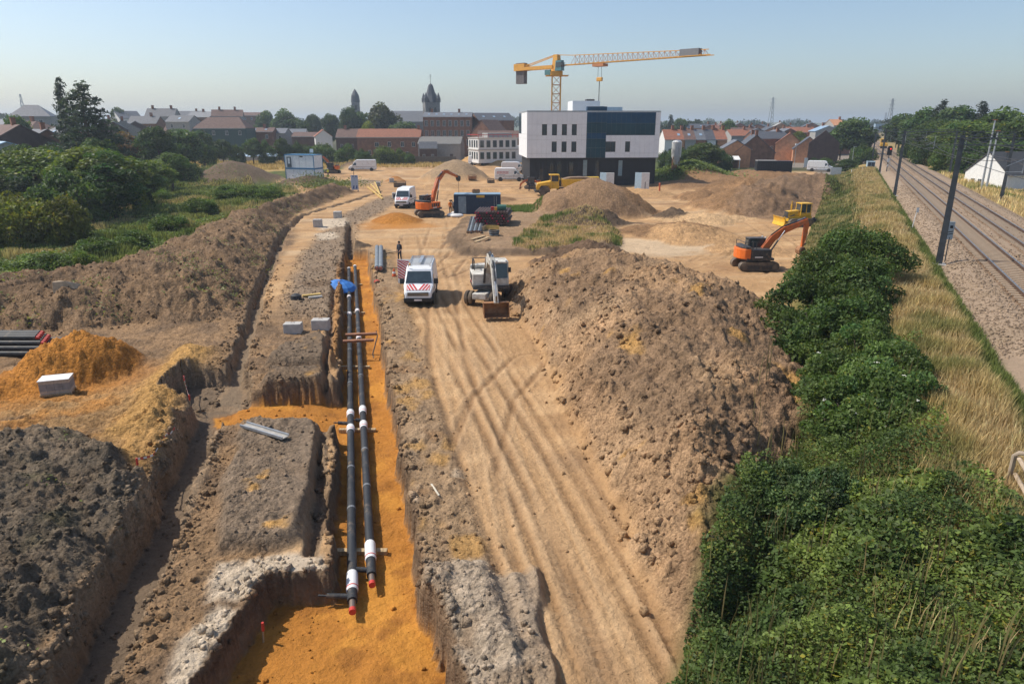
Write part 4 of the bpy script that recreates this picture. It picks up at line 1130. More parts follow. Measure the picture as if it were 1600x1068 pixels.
for w0, lab in ((11.33, "overhead wires above the nearer track"), (15.13, "overhead wires above the farther track")):
    t = thing("overhead_wire", lab, "cable", rp(w0 - .3, 24, 0), 0, "overhead wires")
    o0 = rp(w0 - .3, 24, 0)
    mc, mm = MB(), MB()
    cat, con = [], []
    ys = sorted(set(list(np.linspace(24, 300, 60)) + PY))
    for y in ys:
        j = min(range(len(PY)), key=lambda k: abs(PY[k] - y)); 
        f = min(1, abs(y - PY[j]) / 23.5)
        cat.append(rp(w0 - .3, y, ztop - 1.15 - .75 * (f * (2 - f))) - o0); con.append(rp(w0 - .3, y, ztop - 2.1) - o0)
    mc.tube([cat[k] for k in range(0, len(cat))], .022, 4).build("carrier_wire", WIRE, t)
    mm.tube([con[0], con[-1]], .02, 4).build("contact_wire", WIRE, t)
    md = MB()
    for k in range(0, len(cat), 2): md.tube([cat[k], con[k]], .007, 3)
    o = md.build("droppers", WIRE, t); o["kind"] = "stuff"
# earth wire on the mast tops
for side, lab in ((7.4, "thin wire along the left mast tops"),):
    o0 = rp(side, 24, 0)
    t = MB(); t.tube([rp(side, y, 10.2 + .0 - .25 * (1 - abs((y % 47) - 23) / 23)) - o0 for y in np.linspace(24, 300, 40)], .01, 4)
    tag(t.build("feeder_wire", WIRE, None, loc=o0), lab, "cable")
# tall twin poles by the white house
for k, (px_, lab, top) in enumerate(((1533, "left tall pole of the pair in the grass before the white house", 188), (1541, "right tall pole of the pair in the grass before the white house", 205), (1563, "short slanted pole beside the white house", 238))):
    p = gp(px_, 296 - k * 1, 1.0)
    h = atY(px_ + 20, top, p.y).z - p.z
    t = thing("wire_pole", lab, "pole", p, -ang, "poles before the white house")
    part("shaft", GALV if k < 2 else MAST, t, lambda m: m.tube([(0, 0, -.3), (0, 0, h)], [.16, .10], 8))
    part("insulator_arm", MAST, t, lambda m: (m.bar((-.5, 0, h - .3), (.6, 0, h - .25), .08), m.bar((-.35, 0, h - 1.1), (.35, 0, h - 1.1), .07)))
    part("cap", mat("rust", (.30, .13, .06), .9, var=.3), t, lambda m: m.box(-.3, .3, -.12, .12, h, h + .12))
# signal, cabinet, signs, posts
p = gp(1385, 268, 1.9)
t = thing("rail_signal", "railway signal with red lamp and black head beside the track", "signal", p, -ang * .3)
part("post", MAST, t, lambda m: m.tube([(0, 0, -.2), (0, 0, 3.9)], .09, 8))
hd = part("signal_head", mat("black_enamel", (.02, .02, .022), .5), t, lambda m: m.prism([(-.42, 3.1), (.42, 3.1), (.42, 4.6), (.25, 4.85), (-.25, 4.85), (-.42, 4.6)], 'y', -.12, .12))
REDL = bpy.data.materials.new("red_lamp"); REDL.use_nodes = True; REDL.node_tree.nodes["Principled BSDF"].inputs["Base Color"].default_value = (.6, .02, .02, 1)
REDL.node_tree.nodes["Principled BSDF"].inputs["Emission Color"].default_value = (1, .05, .03, 1); REDL.node_tree.nodes["Principled BSDF"].inputs["Emission Strength"].default_value = 2
part("red_lamp", REDL, hd, lambda m: m.lathe([(.0, -.16), (.12, -.16), (.12, -.11)], 10, (.12, 0, 4.3), 'y'))
part("plate", mat("white_plate", (.7, .7, .68), .6), t, lambda m: (m.box(-.2, .2, -.13, -.1, 1.8, 2.5), m.box(-.12, .12, -.13, -.1, 1.0, 1.4)))
part("ladder", GALV, t, lambda m: [m.bar((.28, .15, 0), (.28, .15, 3.4), .04), m.bar((.55, .15, 0), (.55, .15, 3.4), .04)] + [m.bar((.28, .15, .3 * k), (.55, .15, .3 * k), .03) for k in range(1, 11)])
p = gp(1359, 266, 1.6)
t = thing("relay_cabinet", "pale blue grey equipment cabinet with dark doors on the railway bank", "cabinet", p, -.2)
part("housing", mat("cabinet_blue", (.36, .47, .53), .5), t, lambda m: m.box(-.75, .75, -.45, .45, -.2, 1.75), bevel=.03)
for s_ in (-1, 1):
    d_ = part("door", mat("cabinet_dark", (.07, .09, .11), .4), t, lambda m: m.box(s_ * .34 - .3, s_ * .34 + .3, -.475, -.45, .15, 1.6))
    part("handle", GALV, d_, lambda m: m.box(s_ * .1 - .03, s_ * .1 + .03, -.5, -.475, .8, 1.0))
part("roof", mat("cabinet_blue", (.36, .47, .53)), t, lambda m: m.box(-.85, .85, -.55, .55, 1.753, 1.85, top=(.08, .08)))
for px_, py_ in ((1347, 269), (1330, 272)):
    tag(MB().tube([(0, 0, -.2), (0, 0, .9)], .06, 6).build("marker_post", mat("white_plate", (.7, .7, .68), .6), None, loc=gp(px_, py_, 1.2)), "white marker post " + ("next to the equipment cabinet" if px_ > 1340 else "down the slope from the equipment cabinet"), "post")
p = gp(1476, 409, 1.9)
t = thing("track_sign", "grey oblong track sign with black bars beside the nearest mast", "sign", p, -.15)
part("post", MAST, t, lambda m: m.tube([(0, 0, -.2), (.0, 0, 1.7)], .035, 6))
pl = part("board", mat("sign_grey", (.40, .47, .50), .6), t, lambda m: m.box(-.2, .2, -.02, .02, 1.55, 2.75), bevel=.03)
for z_ in (1.85, 2.0): part("bar_mark", mat("black_enamel", (.02, .02, .022), .5), pl, lambda m: m.hexa([(-.16, -.026, z_), (.16, -.026, z_ + .07), (.16, -.021, z_ + .07), (-.16, -.021, z_), (-.16, -.026, z_ + .06), (.16, -.026, z_ + .13), (.16, -.021, z_ + .13), (-.16, -.021, z_ + .06)]))
part("square_mark", mat("black_enamel", (.02, .02, .022), .5), pl, lambda m: m.box(-.08, .1, -.027, -.021, 2.3, 2.48))
p = gp(1424, 358, 1.9)
t = thing("distance_post", "thin leaning white distance post at the edge of the ballast", "post", p, 0)
part("stake", mat("white_plate", (.7, .7, .68), .6), t, lambda m: m.tube([(0, 0, -.2), (.25, 0, 1.9)], .03, 6))
part("number_plate", mat("white_plate", (.7, .7, .68), .6), t, lambda m: m.box(.13, .37, -.05, -.03, 1.5, 1.95))
# wooden handrail at the right edge
WOODG = mat("weathered_wood", (.40, .31, .22), .85, var=.3, vscale=5, bump=.4)
p0, p1 = rp(4.9, 17.4, 0), rp(5.35, 15.0, 0)
p0.z, p1.z = zg(p0.x, p0.y), zg(p1.x, p1.y)
p0 = gp(1572, 765, 1.7); p1 = gp(1640, 870, 1.7)
t = thing("handrail", "weathered wooden handrail at the right picture edge", "railing", p0)
d = p1 - p0
part("post", mat("grey_post", (.33, .26, .19), .85, var=.25), t, lambda m: m.tube([(0, 0, -.2), (0, 0, 1.0), (.06, -.06, 1.1), (.18, -.16, 1.12), (.24, -.22, 1.02)], .06, 8), smooth=True)
part("post", mat("grey_post", (.42, .40, .36)), t, lambda m: m.tube([tuple(d + Vector((0, 0, -.2))), tuple(d + Vector((0, 0, .9)))], .06, 8))
for zz in (.95, .5):
    part("rail", WOODG, t, lambda m: m.tube([(.08, -.06, zz), tuple(d * .5 + Vector((.03, 0, zz - .02))), tuple(d + Vector((0, 0, zz - .1)))], .055, 8), smooth=True)
# ------------------------------------------------------------------ vehicles and machines
WHITE = mat("white_paint", (.78, .79, .79), .35, var=.05, dirt=.12)
WHITED = mat("dirty_white_paint", (.64, .62, .56), .6, var=.15, dirt=.6, dirtcol=(.30, .25, .19))
GLASS = mat("dark_glass", (.03, .045, .055), .08, spec=.8, var=.2)
TYRE = mat("tyre", (.035, .033, .032), .85, var=.3, dirt=.3, dirtcol=(.20, .15, .10))
TYRED = mat("muddy_tyre", (.10, .08, .062), .9, var=.3, dirt=.45, dirtcol=(.26, .19, .12), bump=.5)
RIM = mat("rim", (.35, .35, .35), .45, .6, var=.15, dirt=.3)
BLACK = mat("black_plastic", (.025, .026, .028), .6, var=.2)
DARKM = mat("dark_machine", (.045, .045, .048), .55, var=.25, dirt=.25)
RED, PWHITE = mat("red_stripe", (.50, .045, .05), .5), mat("white_stripe", (.75, .73, .72), .5)
ORNG = mat("machine_orange", (.72, .155, .02), .42, var=.10, dirt=.16, dirtcol=(.38, .22, .12))
ORNGD = mat("machine_orange_worn", (.58, .13, .025), .5, var=.2, dirt=.3, dirtcol=(.32, .19, .12))
YELL = mat("machine_yellow", (.70, .40, .03), .45, var=.12, dirt=.25, dirtcol=(.36, .25, .14))
TRACKM = mat("track_steel", (.13, .11, .09), .7, .3, var=.3, dirt=.5, dirtcol=(.28, .21, .14), bump=.4)
RUSTY = mat("rusty_bucket", (.30, .15, .07), .75, .2, var=.35, vscale=2, dirt=.3, dirtcol=(.34, .25, .16))
CHROME = mat("piston_chrome", (.6, .6, .6), .2, .9)
LAMPG = mat("lamp_glass", (.75, .77, .78), .1, spec=.8)
AMBER = mat("amber_lamp", (.85, .38, .04), .3)

def wheel(parent, x, y, r, w, axis='y', tyre=TYRE, rim=RIM, n=22):
    o = thing_part = MB().lathe([(r * .62, -w / 2), (r * .9, -w / 2), (r, -w * .32), (r, w * .32), (r * .9, w / 2), (r * .62, w / 2)], n, (x, y, r), axis).build("wheel", tyre, parent, smooth=True)
    MB().lathe([(.0, -w * .42), (r * .2, -w * .44), (r * .3, -w * .34), (r * .6, -w * .40), (r * .62, -w * .45), (r * .62, w * .45), (r * .6, w * .40), (r * .3, w * .34), (r * .2, w * .44), (0, w * .42)], n, (x, y, r), axis).build("rim", rim, o, smooth=True)
    return o

def van(label, loc, rz, group="vans on the site", chevron=False, rack=False, lettering=False, doors=False, L=5.99, Hh=2.62, name="van"):
    """long high-roofed panel van, nose along +x"""
    t = thing(name, label, "van", loc, rz, group)
    x0, x1, hw = -L / 2, L / 2, 1.02
    # body as rings across the width, tapering with height
    prof = [(x0, .42), (x0 - .02, 1.1), (x0 + .03, 2.2), (x0 + .12, Hh - .06), (x0 + .4, Hh), (x1 - 2.25, Hh), (x1 - 1.95, Hh - .05), (x1 - 1.6, Hh - .32), (x1 - .92, 1.52), (x1 - .80, 1.40),
            (x1 - .22, 1.16), (x1 - .05, 1.0), (x1, .72), (x1 - .02, .42)]
    def wz(z, x):
        w = hw - max(0, z - 1.3) * .10
        if x > x1 - .6: w -= (x - (x1 - .6)) * .22
        return w
    rings = [[(x, s_ * wz(z, x), z) for x, z in prof] for s_ in (-1, 1)]
    mb = MB(); n = len(prof)
    inner = [[(x, s_ * (wz(z, x) - .06), z) for x, z in prof] for s_ in (-1, 1)]
    ctr = [(sum(p[0] for p in prof) / n, sum(p[1] for p in prof) / n)]
    mb.loft(rings)
    body = mb.build("body", WHITE, t, bevel=.07, smooth=True)
    # black lower skirt and bumper
    part("bumper", BLACK, t, lambda m: m.prism([(x1 - .45, .28), (x1 - .03, .28), (x1 + .04, .36), (x1 + .05, .62), (x1 - .45, .62)], 'y', -.98, .98), bevel=.04)
    part("sill", BLACK, t, lambda m: m.box(x0 + .1, x1 - .4, -.99, .99, .28, .47))
    gr = part("grille", BLACK, t, lambda m: m.hexa([(x1 + .005, -.72, .78), (x1 + .03, -.72, .78), (x1 + .03, .72, .78), (x1 + .005, .72, .78), (x1 - .08, -.72, 1.02), (x1 - .045, -.72, 1.02), (x1 - .045, .72, 1.02), (x1 - .08, .72, 1.02)]))
    for k in range(2):
        part("grille_bar", CHROME, gr, lambda m: m.box(x1 + .005 - k * .03, x1 + .036 - k * .03, -.7, .7, .83 + k * .09, .855 + k * .09))
    for s_ in (-1, 1):
        part("headlight", LAMPG, t, lambda m: m.hexa([(x1 - .30, s_ * .98, .86), (x1 + .0, s_ * .74, .82), (x1 - .02, s_ * .74, .82), (x1 - .3, s_ * .9, .86), (x1 - .32, s_ * .97, 1.07), (x1 - .085, s_ * .74, 1.05), (x1 - .12, s_ * .7, 1.05), (x1 - .34, s_ * .9, 1.07)]))
        mr = part("mirror", BLACK, t, lambda m: m.box(x1 - 1.25, x1 - 1.1, s_ * 1.03 if s_ > 0 else -1.33, 1.33 if s_ > 0 else -1.03, 1.42, 1.82), bevel=.03)
        # cab side glass
        part("side_window", GLASS, t, lambda m: m.hexa([(x1 - 1.95, s_ * 1.0, 1.42), (x1 - 1.12, s_ * 1.0, 1.42), (x1 - 1.12, s_ * 1.024, 1.42), (x1 - 1.95, s_ * 1.024, 1.42), (x1 - 1.95, s_ * .945, 2.02), (x1 - 1.50, s_ * .945, 2.02), (x1 - 1.50, s_ * .962, 2.02), (x1 - 1.95, s_ * .962, 2.02)]))
        part("door_seam", BLACK, t, lambda m: (m.box(x1 - 2.06, x1 - 2.045, s_ * 1.015, s_ * 1.025, .5, 1.35), m.box(x0 + 1.3, x0 + 1.315, s_ * 1.015, s_ * 1.025, .5, 1.35), m.box(x0 + .2, x1 - .9, s_ * 1.012, s_ * 1.026, 1.0, 1.05)))
        part("tail_lamp", RED, t, lambda m: m.box(x0 - .03, x0 + .05, s_ * .88 - .05, s_ * .88 + .05, 1.0, 1.5))
    part("windscreen", GLASS, t, lambda m: m.hexa([(x1 - .955, -.90, 1.52), (x1 - .90, -.90, 1.555), (x1 - .90, .90, 1.555), (x1 - .955, .90, 1.52),
                                                    (x1 - 1.62, -.80, 2.27), (x1 - 1.565, -.80, 2.285), (x1 - 1.565, .80, 2.285), (x1 - 1.62, .80, 2.27)]))
    part("wiper", BLACK, t, lambda m: (m.bar((x1 - .88, .1, 1.56), (x1 - 1.02, .75, 1.66), .02), m.bar((x1 - .88, -.6, 1.56), (x1 - 1.02, .0, 1.66), .02)))
    part("number_plate", PWHITE, t, lambda m: m.box(x1 + .052, x1 + .062, -.26, .26, .42, .54))
    for xx in (x1 - .95, x0 + 1.2):
        for s_ in (-1, 1):
            wheel(t, xx, s_ * .88, .36, .24)
            part("wheel_arch", BLACK, t, lambda m: m.lathe([(.44, 0), (.44, .03), (.36, .03)], 18, (xx, s_ * 1.005 - (.02 if s_ > 0 else .01), .38), 'y'))
    if chevron:
        # red and white chevrons on the bonnet
        def bp(y, t_):   # point on bonnet
            x = (x1 - .84) + t_ * .66; z = 1.425 - t_ * .285
            return Vector((x, y, z + .012 + (.02 if t_ < .05 else 0)))
        part("chevron_field", PWHITE, t, lambda m: m.hexa([tuple(bp(-.86, 0)), tuple(bp(-.80, 1)), tuple(bp(.80, 1)), tuple(bp(.86, 0))] + [tuple(bp(-.86, 0) + Vector((0, 0, .012))), tuple(bp(-.80, 1) + Vector((0, 0, .012))), tuple(bp(.80, 1) + Vector((0, 0, .012))), tuple(bp(.86, 0) + Vector((0, 0, .012)))]))
        up = Vector((0, 0, .018))
        for s_ in (-1, 1):
            for k in range(4):
                y0_, y1_ = .02 + k * .23, .02 + k * .23 + .135
                pts = [bp(s_ * min(.82, y0_), .02), bp(s_ * min(.82, y1_), .02), bp(s_ * min(.80, y1_ + .35), .98), bp(s_ * min(.80, y0_ + .35), .98)]
                pts = [bp(s_ * min(.80, y0_ + .32), .02), bp(s_ * min(.80, y1_ + .32), .02), bp(s_ * min(.78, y1_), .98), bp(s_ * min(.78, y0_), .98)]
                if (pts[0] - pts[1]).length < .01: pts[1] = bp(s_ * .80, .25); pts[0] = bp(s_ * .80, .02 + .12 * (k - 2))
                part("chevron", RED, t, lambda m: m.hexa([tuple(p + up) for p in pts] + [tuple(p + up * 1.5) for p in pts]))
    if rack:
        part("roof_rack", GALV, t, lambda m: [m.bar((x0 + .2, s_ * .78, Hh + .12), (x1 - 2.2, s_ * .78, Hh + .12), .05) for s_ in (-1, 1)] + [m.bar((x0 + .3 + k * .42, -.8, Hh + .14), (x0 + .3 + k * .42, .8, Hh + .14), .045) for k in range(9)]
             + [m.bar((x0 + .3 + k * 1.1, s_ * .76, Hh - .05), (x0 + .3 + k * 1.1, s_ * .76, Hh + .14), .05) for k in range(4) for s_ in (-1, 1)] + [m.box(x0 + .3, x1 - 2.3, -.12, .12, Hh + .165, Hh + .19)])
        part("beacon", AMBER, t, lambda m: m.lathe([(.07, Hh), (.07, Hh + .14), (.03, Hh + .18)], 10, (x1 - 2.15, -.7, 0)), label="orange beacon on the roof")
    if doors:
        # rear doors swung out beside the body, striped red and white
        for s_, dl in ((-1, 1),):
            d_ = part("rear_door", PWHITE, t, lambda m: m.box(x0 - .06, x0 - .0, s_ * 1.02 if s_ > 0 else -1.98, 1.98 if s_ > 0 else -1.02, .5, 2.42), label="rear door swung open, striped red and white")
            for k in range(9):
                z_ = .52 + k * .235
                zz = lambda y, b: min(2.40, max(.52, b + (abs(y) - 1.02) * .75))
                ya, yb = s_ * 1.04, s_ * 1.96
                q = [(x0 + .004, ya, zz(ya, z_ - .3)), (x0 + .004, yb, zz(yb, z_ - .3)), (x0 + .004, yb, zz(yb, z_ - .17)), (x0 + .004, ya, zz(ya, z_ - .17))]
                part("door_stripe", RED, d_, lambda m: m.hexa([(x, y, z) for x, y, z in q] + [(x + .008, y, z) for x, y, z in q]))
        part("doorway_shade", BLACK, t, lambda m: m.box(x1 - 3.2, x1 - 2.1, -1.045, -1.03, .5, 2.1), label="flat black sheet for the shade inside the open side doorway")  # no door here: a black sheet gives the dark inside of the doorway
    if lettering:
        xs = x0 + .55
        for k in range(8):
            part("letter", RED, t, lambda m: (m.box(xs + k * .30, xs + k * .30 + .22, -1.036, -1.022, 1.52, 1.60), m.box(xs + k * .30, xs + k * .30 + .07, -1.036, -1.022, 1.60, 1.84), m.box(xs + k * .30, xs + k * .30 + .22, -1.036, -1.022, 1.84, 1.92)))
        part("small_print", mat("blue_print", (.06, .09, .22), .6), t, lambda m: m.box(x0 + .9, x0 + 2.2, -1.032, -1.022, 1.25, 1.31))
    return t

def cyl2(parent, p0, p1, r=.07, M=None):
    p0, p1 = Vector(p0), Vector(p1)
    mid = p0.lerp(p1, .58)
    o = MB(M).tube([p0, mid], r, 10).build("hydraulic_ram", DARKM, parent, smooth=True)
    MB(M).tube([mid, p1], r * .55, 8).build("piston", CHROME, o, smooth=True)

def arm_beam(M, pts, hs, w, name, m, parent):
    """boxy beam following points in the (x,z) plane with heights hs"""
    mb = MB(M); rings = []
    for i, (x, z) in enumerate(pts):
        a, b = Vector(pts[max(i - 1, 0)]), Vector(pts[min(i + 1, len(pts) - 1)])
        d = (b - a).normalized(); nx, nz = -d.y, d.x
        h = hs[i] / 2
        rings.append([(x + nx * h, -w / 2, z + nz * h), (x + nx * h, w / 2, z + nz * h), (x - nx * h, w / 2, z - nz * h), (x - nx * h, -w / 2, z - nz * h)])
    mb.loft(rings)
    return mb.build(name, m, parent, bevel=.02)

def bucket(M, px_, pz, ang_, w, s_, m, parent):
    """open shell of a digging bucket hanging at the arm end"""
    ca, sa = math.cos(ang_), math.sin(ang_)
    prof = [(0, .05), (-.28, .02), (-.52, -.25), (-.55, -.62), (-.32, -.92), (.05, -1.0), (.42, -.88)]
    tf = lambda p, k=1.0: (px_ + (p[0] * ca - p[1] * sa) * s_ * k, pz + (p[0] * sa + p[1] * ca) * s_ * k)
    mb = MB(M)
    for i in range(len(prof) - 1):
        a, b = prof[i], prof[i + 1]
        ai, bi = (a[0] * .9 + .02, a[1] * .93), (b[0] * .9 + .02, b[1] * .93)
        q = [tf(a), tf(b), tf(bi), tf(ai)]
        mb.hexa([(x, -w / 2, z) for x, z in q] + [(x, w / 2, z) for x, z in q])
    sh = mb.build("bucket", m, parent)
    for sd in (-1, 1):
        MB(M).prism([tf(p) for p in prof], 'y', sd * w / 2 - .02 * sd, sd * w / 2 + .02).build("cheek", m, sh)
    for k in range(5):
        y = -w / 2 + w * (k + .5) / 5
        a, b = tf((.40, -.90)), tf((.58, -.80))
        MB(M).bar((a[0], y, a[1]), (b[0], y, b[1]), .08 * s_ + .02, .05).build("tooth", TRACKM, sh)
    return sh

def crawler(t, L, hgt, wid, gauge, MT):
    """two steel tracks with wheels"""
    for s_ in (-1, 1):
        r_ = hgt / 2; pts = []
        for k in range(9):
            a = math.pi / 2 + math.pi * k / 8; pts.append((-L / 2 + r_ + r_ * math.cos(a), r_ + r_ * math.sin(a)))
        for k in range(9):
            a = -math.pi / 2 + math.pi * k / 8; pts.append((L / 2 - r_ + r_ * math.cos(a), r_ + r_ * math.sin(a)))
        y0 = s_ * gauge / 2
        tr = MB(MT).prism(pts, 'y', y0 - wid / 2, y0 + wid / 2).build("track", TRACKM, t)
        # side frame set proud, sprocket and rollers, grouser plates
        MB(MT).box(-L / 2 + r_, L / 2 - r_, y0 + s_ * wid / 2, y0 + s_ * (wid / 2 + .05), hgt * .22, hgt * .62).build("track_frame", DARKM, tr)
        for x in (-L / 2 + r_, L / 2 - r_):
            MB(MT).lathe([(0, -.04), (r_ * .72, -.04), (r_ * .72, .04), (0, .06)], 14, (x, y0 + s_ * (wid / 2 + .03), r_), 'y').build("track_wheel", TRACKM, tr)
        g = MB(MT)
        n = int((L - hgt) / .2)
        for k in range(n):
            x = -L / 2 + r_ + (k + .5) * (L - hgt) / n
            g.box(x - .03, x + .03, y0 - wid / 2 + .02, y0 + wid / 2 - .02, hgt - .01, hgt + .03)
        g.build("grousers", TRACKM, tr)["kind"] = "stuff"

def excavator(label, loc, rz, swing, boom, arm, buck, paint=ORNG, arm_paint=ORNGD, s=1.0, name="excavator", wheels=False, gauge=2.1, track_l=3.9, cabside=1, dark=False, group="excavators on the site", bw=1.1, hook=False, cab_mat=None):
    t = thing(name, label, "excavator", loc, rz, group, s)
    MT = None; M = Matrix.Rotation(swing, 4, 'Z')
    if not wheels:
        crawler(t, track_l, .85, .55, gauge, MT)
        part("undercarriage", DARKM, t, lambda m: (m.box(-1.0, 1.0, -.8, .8, .4, .85), m.lathe([(.75, .8), (.75, 1.0)], 18)))
        zb = 1.0
    else:
        part("chassis", paint, t, lambda m: (m.box(-2.1, 2.1, -.5, .5, .62, 1.0), m.box(-1.7, -1.1, -1.0, 1.0, .45, .75), m.box(1.1, 1.7, -1.0, 1.0, .45, .75), m.lathe([(.7, .95), (.7, 1.2)], 18)), bevel=.03)
        for x in (-1.4, 1.4):
            for s_ in (-1, 1):
                for q in (.80, 1.12): wheel(t, x, s_ * q, .52, .27, tyre=TYRED, rim=RUSTY)
        zb = 1.2
    # upper body
    ow = 1.28
    part("platform", DARKM, t, lambda m: (setattr(m, 'M', M), m.box(-1.35, 1.35, -ow, ow, zb, zb + .22)))
    cwp = [(-1.0, -ow - .02), (-1.0, ow + .02), (-1.55, ow - .05), (-1.9, .8), (-2.05, .3), (-2.05, -.3), (-1.9, -.8), (-1.55, -ow + .05)]
    MB(M).prism(cwp, 'z', zb + .12, zb + 1.12).build("counterweight", paint, t, bevel=.08)
    MB(M).prism([(-1.0, -ow), (-1.0, ow), (-1.5, ow - .1), (-1.8, .6), (-1.8, -.6), (-1.5, -ow + .1)], 'z', zb + 1.12, zb + 1.34).build("engine_hood", DARKM if not wheels else paint, t, bevel=.05)
    y0, y1 = ((-ow, .15) if cabside > 0 else (-.15, ow))
    MB(M).box(-1.0, 1.05, y0, y1, zb + .22, zb + 1.06).build("side_cover", paint if not dark else DARKM, t, bevel=.05)
    for k in range(4):
        xx = -.85 + k * .42
        MB(M).box(xx, xx + .3, (y0 - .012) if cabside > 0 else y1, y0 if cabside > 0 else (y1 + .012), zb + .45, zb + .9).build("vent", DARKM, t)
    mbx = MB(M)
    mbx.tube([(-.8, y0 + .2, zb + 1.0), (-.8, y0 + .2, zb + 1.75), (-.9, y0 + .2, zb + 1.85)], .06, 8); mbx.build("exhaust_pipe", DARKM, t)
    mh = MB(M)
    for a_, b_ in (((-1.6, -1.0, zb + 1.3), (-1.6, -1.0, zb + 1.75)), ((-1.6, -1.0, zb + 1.75), (-1.6, 1.0, zb + 1.75)), ((-1.6, 1.0, zb + 1.3), (-1.6, 1.0, zb + 1.75)), ((-1.6, -1.0, zb + 1.75), (-.4, -1.0, zb + 1.75)), ((-.4, -1.0, zb + 1.0), (-.4, -1.0, zb + 1.75))):
        mh.bar(a_, b_, .05)
    mh.build("guard_rail", DARKM, t)
    # cab
    cy = .82 * cabside; cw = .46
    cm = cab_mat or (DARKM if not wheels else paint)
    cab = MB(M)
    for x, y in ((-.55, cy - cw), (-.55, cy + cw), (1.15, cy - cw), (1.15, cy + cw)):
        top = x - (.18 if x > 0 else 0)
        cab.bar((x, y, zb + .22), (top, y, zb + 1.85), .1)
    cab.box(-.62, 1.05, cy - cw - .05, cy + cw + .05, zb + 1.8, zb + 1.92); cab.box(-.6, 1.2, cy - cw - .04, cy + cw + .04, zb + .22, zb + .75)
    co = cab.build("cab", cm, t, bevel=.03)
    MB(M).hexa([(1.13, cy - cw + .05, zb + .78), (1.17, cy - cw + .05, zb + .78), (1.17, cy + cw - .05, zb + .78), (1.13, cy + cw - .05, zb + .78), (.96, cy - cw + .05, zb + 1.78), (1.0, cy - cw + .05, zb + 1.78), (1.0, cy + cw - .05, zb + 1.78), (.96, cy + cw - .05, zb + 1.78)]).build("windscreen", GLASS, co)
    for yy in (cy - cw, cy + cw):
        MB(M).hexa([(-.5, yy - .015, zb + .78), (1.08, yy - .015, zb + .78), (1.08, yy + .015, zb + .78), (-.5, yy + .015, zb + .78), (-.5, yy - .015, zb + 1.78), (.92, yy - .015, zb + 1.78), (.92, yy + .015, zb + 1.78), (-.5, yy + .015, zb + 1.78)]).build("side_window", GLASS, co)
    MB(M).box(-.64, -.60, cy - cw + .08, cy + cw - .08, zb + .9, zb + 1.75).build("rear_window", GLASS, co)
    MB(M).box(1.25, 1.33, cy + cabside * .55 - .1, cy + cabside * .55 + .1, zb + 1.2, zb + 1.55).build("mirror", BLACK, co)
    # boom, arm, bucket in the plane y = -.1*cabside
    Mb = M @ Matrix.Translation((0, -.12 * cabside, 0))
    arm_beam(Mb, boom, [.5] + [.62] * (len(boom) - 2) + [.36], .42, "boom", arm_paint, t)
    ao = arm_beam(Mb, arm, [.36] + [.44] * (len(arm) - 2) + [.2], .32, "dipper_arm", arm_paint, t)
    for yy in (-.1, .06):      # hydraulic hoses along the boom
        MB(Mb).tube([(x - .12, yy, z + (.36 if 0 < i < len(boom) - 1 else .26)) for i, (x, z) in enumerate(boom)] + [(arm[1][0], yy, arm[1][1] + .3)], .035, 5).build("hose", BLACK, t, smooth=True)
    for yy in (cy - .35, cy + .35): MB(M).box(1.0, 1.1, yy - .07, yy + .07, zb + 1.92, zb + 2.03).build("work_lamp", LAMPG, t)
    MB(M).box(-1.97, -1.93, -.55, .1, zb + .5, zb + .72).build("decal", PWHITE if not wheels else DARKM, t)
    MB(M).box(-.6, .2, (y0 - .016) if cabside > 0 else y1, (y0 - .012) if cabside > 0 else (y1 + .016), zb + .28, zb + .40).build("decal", PWHITE if not wheels else RED, t)
    b0, bm_, b1 = Vector(boom[0]), Vector(boom[len(boom) // 2]), Vector(boom[-1])
    for s_ in (-1, 1):
        cyl2(t, (b0.x + .55, s_ * .34, b0.y - .25), (bm_.x, s_ * .3, bm_.y), .085, Mb)
    top = Vector(arm[0]); tend = Vector(arm[-1])
    cyl2(t, (bm_.x + .1, 0, bm_.y + .42), (top.x, 0, top.y + .1), .08, Mb)
    dd = (tend - top).normalized(); nn = Vector((-dd.y, dd.x))
    if nn.x < 0: nn = -nn
    a1 = top + dd * .35 + nn * .34; a2 = tend - dd * .35 + nn * .36
    cyl2(t, (a1.x, 0, a1.y), (a2.x, 0, a2.y), .065, Mb)
    MB(Mb).bar((a2.x, 0, a2.y), (tend.x, 0, tend.y), .1).build("bucket_link", TRACKM, t)
    if hook:
        MB(Mb).prism([(tend.x - .25, tend.y + .25), (tend.x + .3, tend.y + .15), (tend.x + .35, tend.y - .35), (tend.x + .1, tend.y - .6), (tend.x - .2, tend.y - .35)], 'y', -.25, .25).build("quick_coupler", DARKM, t)
        MB(Mb).tube([(tend.x + .1, 0, tend.y - .55), (tend.x + .1, 0, tend.y - 2.6)], .025, 6).build("lifting_chain", DARKM, t)
    else:
        bucket(Mb, tend.x, tend.y, buck[0], bw, buck[1], buck[2], t)
    return t

def G_(px_, py_): return gp(px_, py_)

